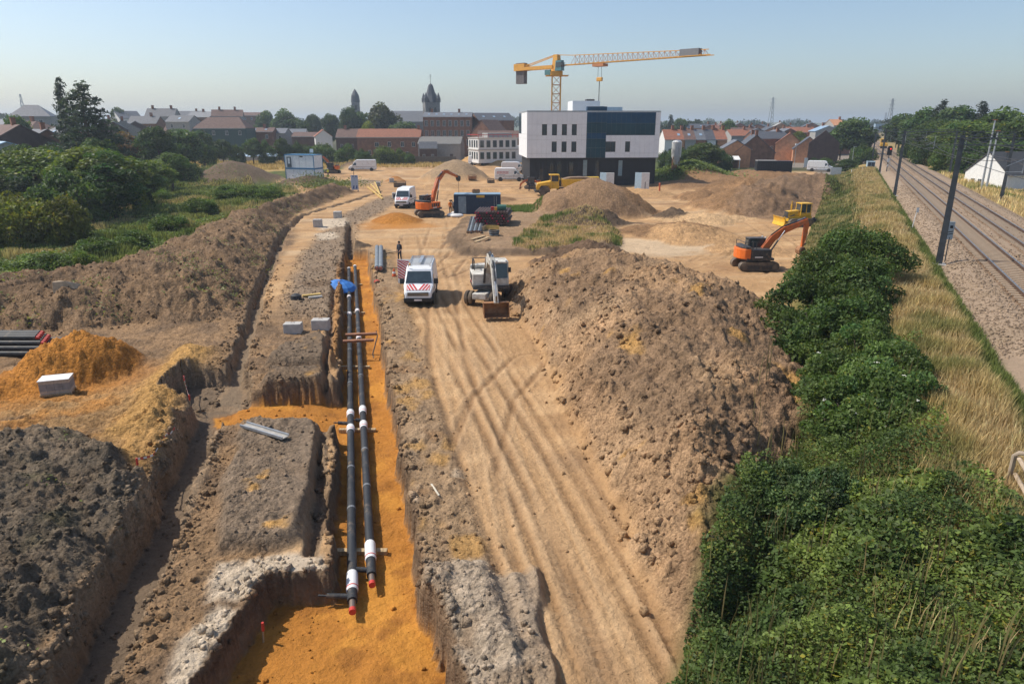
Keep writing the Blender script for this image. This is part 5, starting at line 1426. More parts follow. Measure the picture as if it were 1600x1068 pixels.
# the white van in the foreground, nose to the camera
p = at(659, 466); p.z = zmean(p.x, p.y, .8) + .02
van("white service van with red and white chevron bonnet and roof rack on the haul road", p, -math.pi / 2 + .04, chevron=True, rack=True, doors=True, L=5.4).scale = (.90, .92, .86)
p = at(634, 322); p.z = zmean(p.x, p.y, 1)
van("white van facing the camera beside the far orange excavator", p, -math.pi / 2 - .05, chevron=True)
p = at(567, 266.5); p.z = zmean(p.x, p.y, 1)
van("long white van seen from its side by the dry field", p, math.pi + .12, L=6.9, Hh=2.75)
p = at(796, 283); p.z = zmean(p.x, p.y, 1)
van("white van with red lettering parked beside the black ground floor", p, -.06, lettering=True)
p = at(1281, 268); p.z = zmean(p.x, p.y, 1)
van("white van parked on the street before the last houses", p, -.5)
p = at(747, 258); p.z = zmean(p.x, p.y, 1)
van("small white van before the unfinished white block", p, -.35, L=5.4)
p = at(803, 270); p.z = zmean(p.x, p.y, 1)
van("cream van half hidden behind the van with red lettering", p, -.06)

p = at(1178, 419); p.z = zmean(p.x, p.y, .8) + .0
excavator("large orange tracked excavator with its arm down, behind the tall dark bush", p, .06, .02,
          [(.55, 1.75), (1.5, 3.0), (2.5, 3.75), (4.75, 4.65)], [(4.55, 4.85), (4.75, 4.2), (4.55, 2.1)], (.25, .85, RUSTY), dark=True, cabside=1, s=.82)
p = at(671, 338); p.z = zmean(p.x, p.y, .8)
excavator("orange tracked excavator lifting its bent arm beside the orange sand heap", p, .35, .62,
          [(.5, 1.7), (1.1, 3.4), (2.0, 5.0), (3.3, 5.9)], [(3.0, 6.05), (4.2, 6.0), (6.6, 5.1)], (0, .8, RUSTY), cabside=1, hook=True, s=.88)
p = at(764, 470); p.z = zmean(p.x, p.y, .8)
excavator("white muddy wheeled excavator with its bucket on the ground", p, 1.25, -math.pi / 2 + .15 - 1.25,
          [(.55, 1.9), (.95, 2.9), (1.9, 3.6), (3.3, 3.5)], [(3.05, 3.75), (3.9, 3.0), (5.3, 1.15)], (-.2, 1.0, RUSTY), paint=WHITED, arm_paint=WHITED, wheels=True, cabside=1, bw=1.7, s=.88)
p = at(520, 271); p.z = zmean(p.x, p.y, .8)
excavator("small orange excavator beside the stacked cabins", p, 2.9, .2,
          [(.5, 1.7), (1.4, 3.6), (2.4, 4.4), (3.4, 4.2)], [(3.2, 4.4), (3.8, 3.4), (3.9, 1.9)], (0, .8, RUSTY), s=.85)
p = at(866, 284); p.z = zmean(p.x, p.y, 1)
excavator("red orange excavator behind the yellow dump truck", p, .4, .2,
          [(.5, 1.7), (1.6, 3.4), (2.8, 4.3), (4.6, 3.4)], [(4.4, 3.6), (4.9, 2.6), (5.0, 1.3)], (0, .8, RUSTY), paint=mat("machine_red", (.55, .08, .03), .5, dirt=.2), arm_paint=mat("machine_red", (.55, .08, .03)), s=1.0)
p = at(832, 297); p.z = zmean(p.x, p.y, 1)
excavator("mini excavator with orange hood left of the dump truck", p, .1, 2.9,
          [(.5, 1.5), (1.2, 2.2), (1.9, 2.0), (2.6, 1.5)], [(2.4, 1.7), (2.9, 1.2), (3.1, .6)], (0, .6, RUSTY), s=.72)

# articulated dump truck, nose to the left
p = at(885, 305); p.z = zmean(p.x, p.y, 1)
t = thing("dump_truck", "yellow articulated dump truck behind the gravel heap", "truck", p, math.pi + .06)
part("bonnet", YELL, t, lambda m: m.prism([(2.6, 1.1), (5.0, 1.0), (5.15, 1.5), (4.9, 2.05), (2.6, 2.45)], 'y', -1.05, 1.05), bevel=.08)
part("front_grille", BLACK, t, lambda m: m.box(5.1, 5.17, -.6, .6, 1.1, 1.75))
part("front_bumper", DARKM, t, lambda m: m.box(4.6, 5.3, -1.3, 1.3, .7, 1.0))
for s_ in (-1, 1):
    part("mudguard", YELL, t, lambda m: m.prism([(2.7, 1.5), (2.95, 1.9), (4.4, 1.9), (4.75, 1.5), (4.75, 1.3), (4.3, 1.75), (3.0, 1.75), (2.7, 1.3)], 'y', s_ * .95 - .42, s_ * .95 + .42))
    part("headlight", LAMPG, t, lambda m: m.box(5.0, 5.18, s_ * .8 - .12, s_ * .8 + .12, 1.85, 2.05))
    part("side_vent", BLACK, t, lambda m: m.box(3.9, 4.6, s_ * 1.055 - .01, s_ * 1.055 + .01, 1.4, 1.85))
cab_ = part("cab", YELL, t, lambda m: (m.box(1.35, 2.75, -.85, .85, 1.2, 2.35), m.box(1.3, 2.9, -.9, .9, 3.3, 3.45)) + tuple(m.bar((x, y, 2.3), (x * .97, y * .95, 3.35), .12) for x in (1.42, 2.68) for y in (-.79, .79)), bevel=.04)
for nm, bx in (("windscreen", (2.66, 2.70, -.7, .7)), ("rear_window", (1.38, 1.42, -.7, .7)), ("side_window", (1.5, 2.6, -.82, -.79)), ("side_window", (1.5, 2.6, .79, .82))):
    part(nm, GLASS, cab_, lambda m: m.box(*bx, 2.38, 3.28))
part("exhaust_pipe", DARKM, t, lambda m: m.tube([(1.1, .7, 1.5), (1.1, .7, 3.2)], .09, 8))
part("hitch", DARKM, t, lambda m: (m.box(-.2, 1.6, -.5, .5, .9, 1.35), m.box(-5.0, .2, -.45, .45, .9, 1.3)))
part("dump_body", YELL, t, lambda m: m.loft([[(.75, -1.35, 1.55), (.75, 1.35, 1.55), (1.05, 1.45, 2.75), (1.05, -1.45, 2.75)], [(-3.4, -1.35, 1.45), (-3.4, 1.35, 1.45), (-3.4, 1.5, 2.7), (-3.4, -1.5, 2.7)], [(-5.3, -1.3, 2.1), (-5.3, 1.3, 2.1), (-5.3, 1.45, 2.6), (-5.3, -1.45, 2.6)]]), bevel=.05)
part("load", mat("earth_load", (.20, .14, .095), .95, var=.3, bump=.8), t, lambda m: m.prism([(.8, 2.72), (-.5, 3.0), (-2.2, 3.05), (-3.6, 2.95), (-5.0, 2.6)], 'y', -1.2, 1.2))
for x in (3.75, -1.9, -3.75):
    for s_ in (-1, 1): wheel(t, x, s_ * 1.12, .88, .65, tyre=TYRED, rim=YELL)

# bulldozer, blade to the left
p = at(1245, 352); p.z = zmean(p.x, p.y, 1)
t = thing("bulldozer", "yellow bulldozer with raised exhaust below the dark earth bank", "bulldozer", p, math.pi + .12, scale=.82)
crawler(t, 3.6, 1.05, .6, 2.0, None)
part("hull", YELL, t, lambda m: (m.box(-1.7, 1.7, -.72, .72, .6, 1.35), m.prism([(.1, 1.35), (1.75, 1.35), (1.75, 2.0), (.1, 2.15)], 'y', -.5, .5)), bevel=.05)
part("radiator_guard", DARKM, t, lambda m: m.box(1.755, 1.8, -.5, .5, 1.2, 1.98))
part("exhaust_pipe", YELL, t, lambda m: (m.tube([(1.1, 0, 2.0), (1.1, 0, 3.35)], .07, 8), m.tube([(1.1, 0, 2.4), (1.1, 0, 2.9)], .11, 8)))
cab_ = part("cab", YELL, t, lambda m: tuple(m.bar((x, y, 1.35), (x * .9 - .05, y * .92, 3.05), .12) for x in (-1.45, -.75, .05) for y in (-.72, .72)) + (m.box(-1.55, .1, -.8, .8, 3.0, 3.12), m.box(-1.5, .1, -.72, .72, 1.35, 1.8)), bevel=.03)
for bx in ((-1.36, -.76, -.73, -.71), (-.66, .0, -.73, -.71), (-1.36, -.76, .71, .73), (-.66, .0, .71, .73)):
    part("side_window", GLASS, cab_, lambda m: m.box(*bx, 1.85, 2.95))
part("windscreen", GLASS, cab_, lambda m: m.box(.0, .03, -.62, .62, 1.9, 2.95))
part("blade", YELL, t, lambda m: m.prism([(2.75, .15), (2.9, .1), (2.72, .6), (2.74, 1.0), (2.9, 1.3), (2.78, 1.3), (2.6, 1.0), (2.58, .6)], 'y', -1.6, 1.6))
for s_ in (-1, 1):
    part("push_arm", YELL, t, lambda m: m.bar((-.4, s_ * 1.42, .55), (2.62, s_ * 1.42, .45), .16, .2))
    cyl2(t, (.9, s_ * .62, 1.55), (2.6, s_ * .7, .9), .07)
part("ripper", DARKM, t, lambda m: (m.box(-2.5, -1.7, -.6, .6, .6, .95), m.bar((-2.45, 0, 1.1), (-2.6, 0, .1), .14, .2)))
# ------------------------------------------------------------------ buildings
BRICKR = mat("red_brick", (.30, .135, .085), .9, var=.22, vscale=1.5, bump=.3)
BRICKO = mat("orange_brick", (.52, .25, .13), .9, var=.18, vscale=1.2, bump=.3)
BRICKB = mat("brown_brick", (.20, .105, .07), .9, var=.25, vscale=1.0, bump=.3)
BRICKD = mat("dark_brick", (.095, .06, .05), .9, var=.25, vscale=1.0, bump=.3)
RENDW = mat("white_render", (.70, .70, .68), .85, var=.08)
RENDG = mat("grey_render", (.34, .33, .31), .9, var=.15)
STONE = mat("grey_stone", (.22, .21, .20), .9, var=.25, vscale=2, bump=.3)
TILER = mat("red_tile", (.33, .135, .08), .85, var=.25, vscale=2, wave=('Z', 4.0, .35), bump=.2)
TILEB = mat("brown_tile", (.17, .105, .085), .85, var=.25, vscale=2, wave=('Z', 4.0, .35))
SLATE = mat("slate", (.095, .10, .115), .6, var=.25, vscale=2, wave=('Z', 4.0, .3))
SLATEL = mat("pale_slate", (.16, .165, .18), .55, var=.2, vscale=2, wave=('Z', 4.0, .25))
FRAMEW = mat("white_frame", (.72, .72, .70), .5)
DOORM = mat("door_paint", (.09, .06, .05), .6)
METALB = mat("sheet_blue", (.35, .47, .58), .4, .3)

def win(parent, x, z, w, h, y, fm=FRAMEW, sill=True, name="window"):
    f = part(name, fm, parent, lambda m: (m.box(x - w / 2, x + w / 2, y - .04, y + .02, z, z + .06), m.box(x - w / 2, x + w / 2, y - .04, y + .02, z + h - .06, z + h), m.box(x - w / 2, x - w / 2 + .06, y - .04, y + .02, z + .06, z + h - .06), m.box(x + w / 2 - .06, x + w / 2, y - .04, y + .02, z + .06, z + h - .06), m.box(x - .025, x + .025, y - .04, y + .02, z + .06, z + h - .06)))
    part("pane", GLASS, f, lambda m: m.box(x - w / 2 + .05, x + w / 2 - .05, y - .015, y + .01, z + .05, z + h - .05))
    if sill: part("sill", STONE, f, lambda m: m.box(x - w / 2 - .08, x + w / 2 + .08, y - .1, y - .001, z - .09, z - .003))
    return f

def house(label, loc, rz, w, d, eave, ridge, wall=BRICKR, roof=SLATE, wins=(), gwins=(), chim=(), hip=0.0, over=.25, group=None, name="house", door=None, sky=0, gable_wall=None, cat="house", lwins=()):
    """w along local x (ridge direction), d along y; front is -y"""
    t = thing(name, label, cat, loc, rz, group)
    x0, x1, y0, y1 = -w / 2, w / 2, -d / 2, d / 2
    def walls(m):
        if hip: m.box(x0, x1, y0, y1, -.6, eave)
        else: m.prism([(y0, -.6), (y1, -.6), (y1, eave), (0, ridge - .08), (y0, eave)], 'x', x0, x1)
    part("wall", wall, t, walls)
    th = .16
    sl = (ridge - eave) / (d / 2)
    for s_ in (-1, 1):
        def slab(m):
            yb = s_ * (d / 2 + over); zb = eave - over * sl
            xa, xb = x0 - over * .6, x1 + over * .6
            q = [(xa, yb, zb), (xb, yb, zb), (xb - hip, 0, ridge), (xa + hip, 0, ridge)]
            m.hexa([(a, b, c - .0) for a, b, c in q] + [(a, b, c + th) for a, b, c in q])
        r_ = part("roof", roof, t, slab)
        if s_ == -1:
            for k in range(sky):
                xx = x0 + w * (k + .7) / (sky + .4); f = .45
                yb = -d / 2 * (1 - f); zb = eave + (ridge - eave) * f + th
                part("skylight", METALB, r_, lambda m: m.hexa([(xx - .4, yb - .45, zb - .45 * sl + .05), (xx + .4, yb - .45, zb - .45 * sl + .05), (xx + .4, yb + .45, zb + .45 * sl + .05), (xx - .4, yb + .45, zb + .45 * sl + .05), (xx - .4, yb - .45, zb - .45 * sl + .12), (xx + .4, yb - .45, zb - .45 * sl + .12), (xx + .4, yb + .45, zb + .45 * sl + .12), (xx - .4, yb + .45, zb + .45 * sl + .12)]))
            for cx in chim:
                part("chimney", BRICKR, r_, lambda m: (m.box(cx - .4, cx + .4, -.35, .35, ridge - 1.0, ridge + 1.2), m.box(cx - .46, cx + .46, -.41, .41, ridge + 1.2, ridge + 1.32)))
    if hip:
        for s_ in (-1, 1):
            xe = s_ * (w / 2 + over * .6)
            q = [(xe, -d / 2 - over, eave - over * sl), (xe, d / 2 + over, eave - over * sl), (xe - s_ * hip, .01, ridge), (xe - s_ * hip, -.01, ridge)]
            part("hip_roof", roof, t, lambda m: m.hexa(q + [(a, b, c + th * .9) for a, b, c in q]))
    for x, z, ww, hh_ in wins: win(t, x, z, ww, hh_, y0)
    for yy, z, ww, hh_ in gwins:        # windows on the -x gable
        f = part("window", FRAMEW, t, lambda m: m.box(x0 - .04, x0 + .02, yy - ww / 2, yy + ww / 2, z, z + hh_))
        part("pane", GLASS, f, lambda m: (m.box(x0 - .055, x0 - .042, yy - ww / 2 + .07, yy - .03, z + .07, z + hh_ - .07), m.box(x0 - .055, x0 - .042, yy + .03, yy + ww / 2 - .07, z + .07, z + hh_ - .07)))
    if door is not None:
        d_ = part("door", DOORM, t, lambda m: m.box(door - .5, door + .5, y0 - .05, y0 + .02, 0, 2.1))
        part("handle", GALV, d_, lambda m: m.box(door + .36, door + .42, y0 - .09, y0 - .05, .95, 1.1))
    part("gutter", GALV, t, lambda m: m.tube([(x0, y0 - over - .02, eave - over * sl + .02), (x1, y0 - over - .02, eave - over * sl + .02)], .07, 6))
    return t
def hp(px_, Y): 
    p = atY(px_, 230, Y); p.z = zmean(p.x, Y, 2); return p
def wrow(w, n, z, ww=.9, hh_=1.3, x_=0): return [(-w / 2 + w * (k + .5) / n + x_, z, ww, hh_) for k in range(n)]

# ---- the white and black block with its glass band
Yb = 132.0
pL, pR = atY(823, 288, Yb), atY(1030, 288, Yb)
bw = pR.x - pL.x
Ht = atY(925, 173, Yb).z; H1 = atY(925, 247, Yb).z
t = thing("office_building", "modern block with white panels, dark glass band and black ground floor behind the crane", "building", (pL.x, Yb, 0), R(4.5))
BLKP = mat("black_cladding", (.012, .013, .017), .55, var=.25, vscale=1)
WPAN = mat("white_cladding", (.82, .83, .84), .45, var=.05, vscale=.8)
CGL = mat("curtain_glass", (.022, .062, .085), .15, spec=.18, var=.2, vscale=.5)
CGL2 = mat("tinted_spandrel", (.018, .065, .13), .2, spec=.15, var=.15, vscale=.6)
dep = 17.0
part("ground_floor", BLKP, t, lambda m: m.box(.6, bw - .35, .5, dep - .5, -.6, H1 - .02))
part("upper_shell", RENDG, t, lambda m: m.box(.08, bw - .02, .08, dep, H1, Ht - .25))
part("soffit", BLKP, t, lambda m: m.box(.1, bw - .04, .1, dep - .02, H1 - .06, H1 - .003))
part("parapet", GALV, t, lambda m: (m.box(0, bw, 0, .25, Ht - .24, Ht + .02), m.box(0, .25, .25, dep, Ht - .24, Ht + .02), m.box(bw - .25, bw, .25, dep, Ht - .24, Ht + .02)))
hz = Ht - .25 - H1
nx = 27; cxw = bw / nx
ga, gb = int(round((915 - 823) / 207 * nx)), int(round((943 - 823) / 207 * nx))    # glass column in cells
zlev = [H1, H1 + hz * .5, Ht - .25]
wz1a, wz1b = H1 + hz * .13, H1 + hz * .36
wz2a, wz2b = H1 + hz * .50, H1 + hz * .74
def cellx(px_): return int(round((px_ - 823) / 207 * nx))
w_low = {cellx(862), cellx(875), cellx(893), cellx(946), cellx(954), cellx(977)}
w_up = {cellx(848), cellx(862), cellx(877), cellx(893)}
def panel(x0, x1, z0, z1, m=WPAN, nm="cladding_panel", y=0.0):
    return part(nm, m, t, lambda q: q.box(x0 + .012, x1 - .012, y, y + .075, z0 + .012, z1 - .012))
def bwin(x0, x1, z0, z1):
    f = part("window", BLKP, t, lambda m: (m.box(x0 + .02, x1 - .02, .05, .079, z0 + .01, z0 + .12), m.box(x0 + .02, x1 - .02, .05, .079, z1 - .1, z1 - .01), m.box(x0 + .02, x0 + .09, .05, .079, z0 + .12, z1 - .1), m.box(x1 - .09, x1 - .02, .05, .079, z0 + .12, z1 - .1), m.box(x0 + .09, x1 - .09, .05, .079, z0 + .55, z0 + .63)))
    part("pane", GLASS, f, lambda m: m.box(x0 + .03, x1 - .03, .06, .078, z0 + .02, z1 - .02))
for k in range(nx):
    x0, x1 = k * cxw, (k + 1) * cxw
    if ga <= k < gb:
        for z0, z1, m_ in ((H1, H1 + hz * .22, CGL), (H1 + hz * .22, H1 + hz * .42, CGL), (H1 + hz * .42, H1 + hz * .55, CGL2), (H1 + hz * .55, H1 + hz * .78, CGL), (H1 + hz * .78, Ht - .25, CGL2)):
            panel(x0, x1, z0, z1, m_, "glass_pane", .02)
        continue
    right = k >= gb and k < nx - 1
    if k in w_low:
        panel(x0, x1, H1, wz1a); bwin(x0, x1, wz1a, wz1b); panel(x0, x1, wz1b, wz2a)
    else:
        panel(x0, x1, H1, H1 + hz * .1); panel(x0, x1, H1 + hz * .1, wz2a - hz * .1 if not right else wz2a)
        if not right: panel(x0, x1, wz2a - hz * .1, wz2a)
    if right:
        panel(x0, x1, wz2a, H1 + hz * .76, CGL, "glass_pane", .02); panel(x0, x1, H1 + hz * .76, Ht - .25, CGL2, "glass_pane", .02)
    elif k in w_up:
        bwin(x0, x1, wz2a, wz2b); panel(x0, x1, wz2b, Ht - .25)
    else:
        panel(x0, x1, wz2a, wz2b); panel(x0, x1, wz2b, Ht - .25)
# left flank
def spanel(y0, y1, z0, z1, m=WPAN, nm="cladding_panel"):
    return part(nm, m, t, lambda q: q.box(0, .075, y0 + .012, y1 - .012, z0 + .012, z1 - .012))
for k in range(9):
    y0, y1 = .1 + k * (dep - .1) / 9, .1 + (k + 1) * (dep - .1) / 9
    spanel(y0, y1, H1, H1 + hz * .42); spanel(y0, y1, H1 + hz * .42, H1 + hz * .52)
    if k >= 6: spanel(y0, y1, H1 + hz * .52, Ht - .25, CGL, "glass_pane")
    else: spanel(y0, y1, H1 + hz * .52, Ht - .25)
# ground floor openings
for px_, zt, zb_, gl in ((846, .6, .1, 0), (862, .85, .35, 0), (874, .85, .2, 0), (893, .85, .3, 0), (915, .92, .35, 1), (934, .9, .3, 0), (971, .9, .35, 1)):
    x = (px_ - 823) / 207 * bw
    f = part("window", BLKP, t, lambda m: m.box(x - .45, x + .45, .44, .499, H1 * zb_ - .05, H1 * zt + .05))
    part("pane", mat("pale_glass", (.22, .30, .32), .1, spec=.8) if gl else GLASS, f, lambda m: m.box(x - .38, x + .38, .42, .438, H1 * zb_, H1 * zt))  # paler glass in two openings, dark glass in the rest
# cladding boards on the black floor
for k in range(24):
    x = .6 + k * (bw - .95) / 24
    part("black_board", BLKP, t, lambda m: m.box(x + .01, x + (bw - .95) / 24 - .01, .455, .497, -.1, .8 if k % 3 else .9))
# roof plant
part("roof_room", WPAN, t, lambda m: m.box(atY(898, 160, Yb + 8).x - pL.x, atY(941, 160, Yb + 8).x - pL.x, 6, 12, Ht - .3, atY(920, 158, Yb + 8).z))
part("glass_upstand", CGL2, t, lambda m: m.box(ga * cxw, gb * cxw, .05, 1.2, Ht + .02, Ht + .75))
part("cooling_unit", METALB, t, lambda m: (m.box(bw * .62, bw * .74, 3.5, 5.0, Ht - .2, Ht + .75), m.box(bw * .57, bw * .60, 3.5, 4.5, Ht - .2, Ht + .9)))
part("roof_hatch", DARKM, t, lambda m: m.box(bw * .49, bw * .55, 7, 9, atY(920, 158, Yb + 8).z - .05, atY(920, 155, Yb + 8).z))
for px_, lab in ((945, "white concrete wing wall left of the building entrance"), (1000, "white concrete wing wall right of the building entrance")):
    p = gp(px_, 297); p.y = Yb - 6.0; p.x = atY(px_, 290, p.y).x; p.z = zmean(p.x, p.y, 1)
    tt = thing("entrance_wall", lab, "wall", p, -.1, "entrance walls")
    part("slab", RENDW, tt, lambda m: m.prism([(0, -.4), (4.5, -.4), (4.5, 2.6), (0, 2.9)], 'x', -.2, .2) if False else m.box(.2, 1.6, -.2, .15, -.4, 2.9), bevel=.02)
    part("blue_board", METALB, tt, lambda m: m.hexa([(-.9, .9, -.4), (.19, -.18, -.4), (.19, .0, -.4), (-.8, 1.0, -.4), (-.9, .9, 2.9), (.19, -.18, 2.9), (.19, .0, 2.9), (-.8, 1.0, 2.9)]))
    part("gap", BLACK, tt, lambda m: m.box(-.2, -.1, .02, .16, .6, 1.9) if False else m.box(.85, .95, -.215, -.2, .1, 1.3))

# ---- tower crane
CRY = mat("crane_yellow", (.72, .36, .06), .5, var=.12, dirt=.12)
CRR = mat("crane_red", (.52, .22, .10), .55, var=.15)
Yc = 163.0
pc = atY(867, 250, Yc); zt = atY(867, 118, Yc).z
t = thing("tower_crane", "yellow tower crane with long lattice jib rising behind the white and black block", "crane", (pc.x, Yc, 0), 0)
hwm = .95
part("base_block", CONC, t, lambda m: m.box(-2.5, 2.5, -2.5, 2.5, -.5, .6))
part("mast_leg_frame", CRY, t, lambda m: [m.bar((a * hwm, b * hwm, .6), (a * hwm, b * hwm, zt), .2) for a in (-1, 1) for b in (-1, 1)])
def mlat(m):
    z, k = .6, 0
    while z < zt - 1.8:
        for a, b, c_, d_ in ((-1, -1, 1, -1), (1, -1, 1, 1), (1, 1, -1, 1), (-1, 1, -1, -1)):
            m.bar((a * hwm, b * hwm, z), (c_ * hwm, d_ * hwm, z), .11)
            m.bar((a * hwm, b * hwm, z) if k % 2 else (c_ * hwm, d_ * hwm, z), (c_ * hwm, d_ * hwm, z + 1.9) if k % 2 else (a * hwm, b * hwm, z + 1.9), .1)
        z += 1.9; k += 1
part("mast_lattice", CRR, t, mlat)
part("slewing_ring", CRY, t, lambda m: (m.box(-1.3, 1.3, -1.3, 1.3, zt, zt + .8), m.lathe([(1.2, zt + .8), (1.2, zt + 1.3)], 16), m.box(-2.4, 2.6, -1.5, 1.5, zt - .15, zt)))
# jib direction: its tip is nearer to the camera
tipY = 138.0
tip = atY(1113, 84, tipY); zj = atY(867, 103, Yc).z
jd = Vector((tip.x - pc.x, tip.y - Yc, 0)); Lj = jd.length; ja = math.atan2(jd.y, jd.x)
MJ = Matrix.Rotation(ja, 4, 'Z')
rise = 0.0
MB(MJ).box(-.8, .8, -.8, .8, zt + 1.3, zj + 2.3, top=(.25, .25)).build("tower_head", CRY, t)
def jib(m):
    m.M = MJ
    zf = lambda x: zj + rise * x
    for yy in (-.75, .75): m.bar((.6, yy, zf(.6)), (Lj, yy, zf(Lj)), .15)
    m.bar((4.5, 0, zf(4.5) + 1.9), (Lj - .8, 0, zf(Lj) + 1.0), .14)
    m.bar((.4, 0, zj + 2.2), (4.5, 0, zf(4.5) + 1.9), .14)
part("jib_chord_frame", CRY, t, jib)
def jlat(m):
    m.M = MJ
    zf = lambda x: zj + rise * x
    n = 26
    for k in range(n):
        xa, xb = 4.5 + (Lj - 5.5) * k / n, 4.5 + (Lj - 5.5) * (k + 1) / n; xm = (xa + xb) / 2
        ht = 1.95 - .95 * (xm / Lj)
        for yy in (-.75, .75):
            m.bar((xa, yy, zf(xa)), (xm, 0, zf(xm) + ht), .065); m.bar((xm, 0, zf(xm) + ht), (xb, yy, zf(xb)), .065)
        m.bar((xa, -.75, zf(xa)), (xa, .75, zf(xa)), .055)
part("jib_lattice", CRR, t, jlat)
cend = atY(797, 103, 168); Lc = math.hypot(cend.x - pc.x, cend.y - Yc) + .5
def cj(m):
    m.M = MJ
    for yy in (-.8, .8): m.box(-Lc, -.5, yy - .14, yy + .14, zj - .55, zj + .15)
    m.box(-Lc, -Lc + 3.2, -.95, .95, zj - .6, zj + .9)
    for k in range(8): m.box(-Lc + 3 + k * .9, -Lc + 3.1 + k * .9, -.7, .7, zj - .3, zj - .15)
part("counter_jib", CRY, t, cj)
part("tie_bar", CRY, t, lambda m: (setattr(m, 'M', MJ), m.bar((-.3, -.4, zj + 2.2), (-Lc + 3.4, -.6, zj + .4), .16), m.bar((-.3, .4, zj + 2.2), (-Lc + 3.4, .6, zj + .4), .16)))
for k in range(4):
    MB(MJ).box(-Lc + .4 + k * .62, -Lc + .95 + k * .62, -.6, .6, zj - 3.4, zj + 1.1).build("counterweight", mat("ballast_block", (.16, .15, .15), .85, var=.2), t)
MB(MJ).box(1.2, 2.9, -2.1, -.9, zt + .8, zt + 2.9, top=(.1, .1)).build("operator_cab", mat("cab_teal", (.08, .20, .22), .4), t)
MB(MJ).box(1.5, 2.92, -2.12, -.88, zt + 1.5, zt + 2.5).build("cab_window", GLASS, t)
MB(MJ).box(-2.6, -1.0, -1.0, .6, zt + .1, zt + 1.2).build("winch", mat("cab_teal", (.08, .20, .22)), t)
MB(MJ).box(Lj - 6.5, Lj - 2.5, -.72, .72, zj + rise * Lj - .0, zj + rise * Lj + 1.3).build("jib_banner", mat("grey_mesh", (.22, .22, .23), .8), t)
xt = (atY(936, 100, 157).x - pc.x) / math.cos(ja)
ztl = zj + rise * xt
MB(MJ).box(xt - 1.4, xt + 1.4, -.9, .9, ztl - .75, ztl - .2).build("trolley", CRR, t)
zh = atY(936, 125, 158).z
hk_ = MB(MJ).box(xt - .7, xt + .7, -.25, .25, zh - .45, zh + .35).build("hook_block", CRY, t, bevel=.1)
MB(MJ).tube([(xt - .45, 0, ztl - .7), (xt - .45, 0, zh + .3)], .05, 4).build("hoist_rope", DARKM, hk_)
MB(MJ).tube([(xt + .45, 0, ztl - .7), (xt + .45, 0, zh + .3)], .05, 4).build("hoist_rope", DARKM, hk_)
MB(MJ).tube([(xt, 0, zh - .4), (xt, 0, atY(936, 160, 158).z)], .09, 5).build("sling", DARKM, hk_)

# ---- unfinished white block left of it
p = hp(770, 205)
bl_ = thing("unfinished_building", "low white unfinished apartment block with open windows and red edge boards", "building", p, .42)
part("wall", RENDW, bl_, lambda m: (m.box(-6.0, 6.0, -4, 4, -.5, 6.2), m.box(6.0, 10.0, -4, 3, -.5, 4.0)))
part("floor_slab", CONC, bl_, lambda m: (m.box(-6.2, 6.2, -4.2, 4.2, 3.0, 3.25), m.box(-6.2, 6.2, -4.2, 4.2, 6.203, 6.4)))
for z_ in (.5, 3.7):
    for k in range(6):
        f = part("window", GALV, bl_, lambda m: m.box(-5.6 + k * 1.95, -4.3 + k * 1.95, -4.06, -4.003, z_, z_ + 2.0))
        part("pane", GLASS, f, lambda m: m.box(-5.5 + k * 1.95, -4.4 + k * 1.95, -4.08, -4.062, z_ + .1, z_ + 1.9))
    for k in range(4):
        f = part("window", GALV, bl_, lambda m: m.box(-6.06, -6.003, -3.4 + k * 1.85, -2.3 + k * 1.85, z_, z_ + 2.0))
        part("pane", GLASS, f, lambda m: m.box(-6.08, -6.062, -3.3 + k * 1.85, -2.4 + k * 1.85, z_ + .1, z_ + 1.9))
part("edge_board", RED, bl_, lambda m: (m.box(-6.2, 6.2, -4.25, -4.2, 7.1, 7.25), m.box(-6.25, -6.2, -4.2, 4.2, 7.1, 7.25)) + tuple(m.bar((-6.1 + k * 1.5, -4.22, 6.4), (-6.1 + k * 1.5, -4.22, 7.3), .08) for k in range(9)))
part("wall_top", RENDG, bl_, lambda m: m.box(-2, 5.5, -1, 3, 6.4, 7.6))

# ---- church, towers, big brick building
p = hp(676, 335)
ch = thing("church_tower", "square grey church tower with pointed slate spire and cross above the brick school", "church", p, .3)
zt_ = atY(676, 160, 335).z
part("tower_wall", STONE, ch, lambda m: m.box(-3.4, 3.4, -3.4, 3.4, -1, zt_))
for s_ in (-1, 1):
    for c_ in (-1, 1):
        part("corner_pinnacle", SLATE, ch, lambda m: m.lathe([(1.0, zt_), (1.0, zt_ + 1.6), (.05, zt_ + 4.2)], 8, (s_ * 2.9, c_ * 2.9, 0)))
part("spire", SLATE, ch, lambda m: m.lathe([(3.9, zt_ - .2), (2.4, zt_ + 3.0), (1.0, zt_ + 7.5), (.06, atY(676, 130, 335).z)], 8))
part("cross", WIRE, ch, lambda m: (m.tube([(0, 0, atY(676, 132, 335).z), (0, 0, atY(676, 116, 335).z)], .1, 5), m.bar((-.6, 0, atY(676, 119, 335).z), (.6, 0, atY(676, 119, 335).z), .12)))
for k in range(2):
    for xx in (-1.2, 1.2):
        f = part("belfry_opening", DARKM, ch, lambda m: m.prism([(xx - .6, zt_ - 5.5), (xx + .6, zt_ - 5.5), (xx + .6, zt_ - 3.0), (xx, zt_ - 2.0), (xx - .6, zt_ - 3.0)], 'y', -3.46, -3.402) if k == 0 else m.prism([(xx - .6, zt_ - 5.5), (xx + .6, zt_ - 5.5), (xx + .6, zt_ - 3.0), (xx, zt_ - 2.0), (xx - .6, zt_ - 3.0)], 'x', -3.46, -3.402))
p = hp(640, 345)
house("long grey slate nave roof left of the square church tower", p, .05, 19, 13, atY(640, 190, 345).z, atY(640, 174, 345).z, STONE, SLATEL, name="church_nave", cat="church")
p = hp(560, 400)
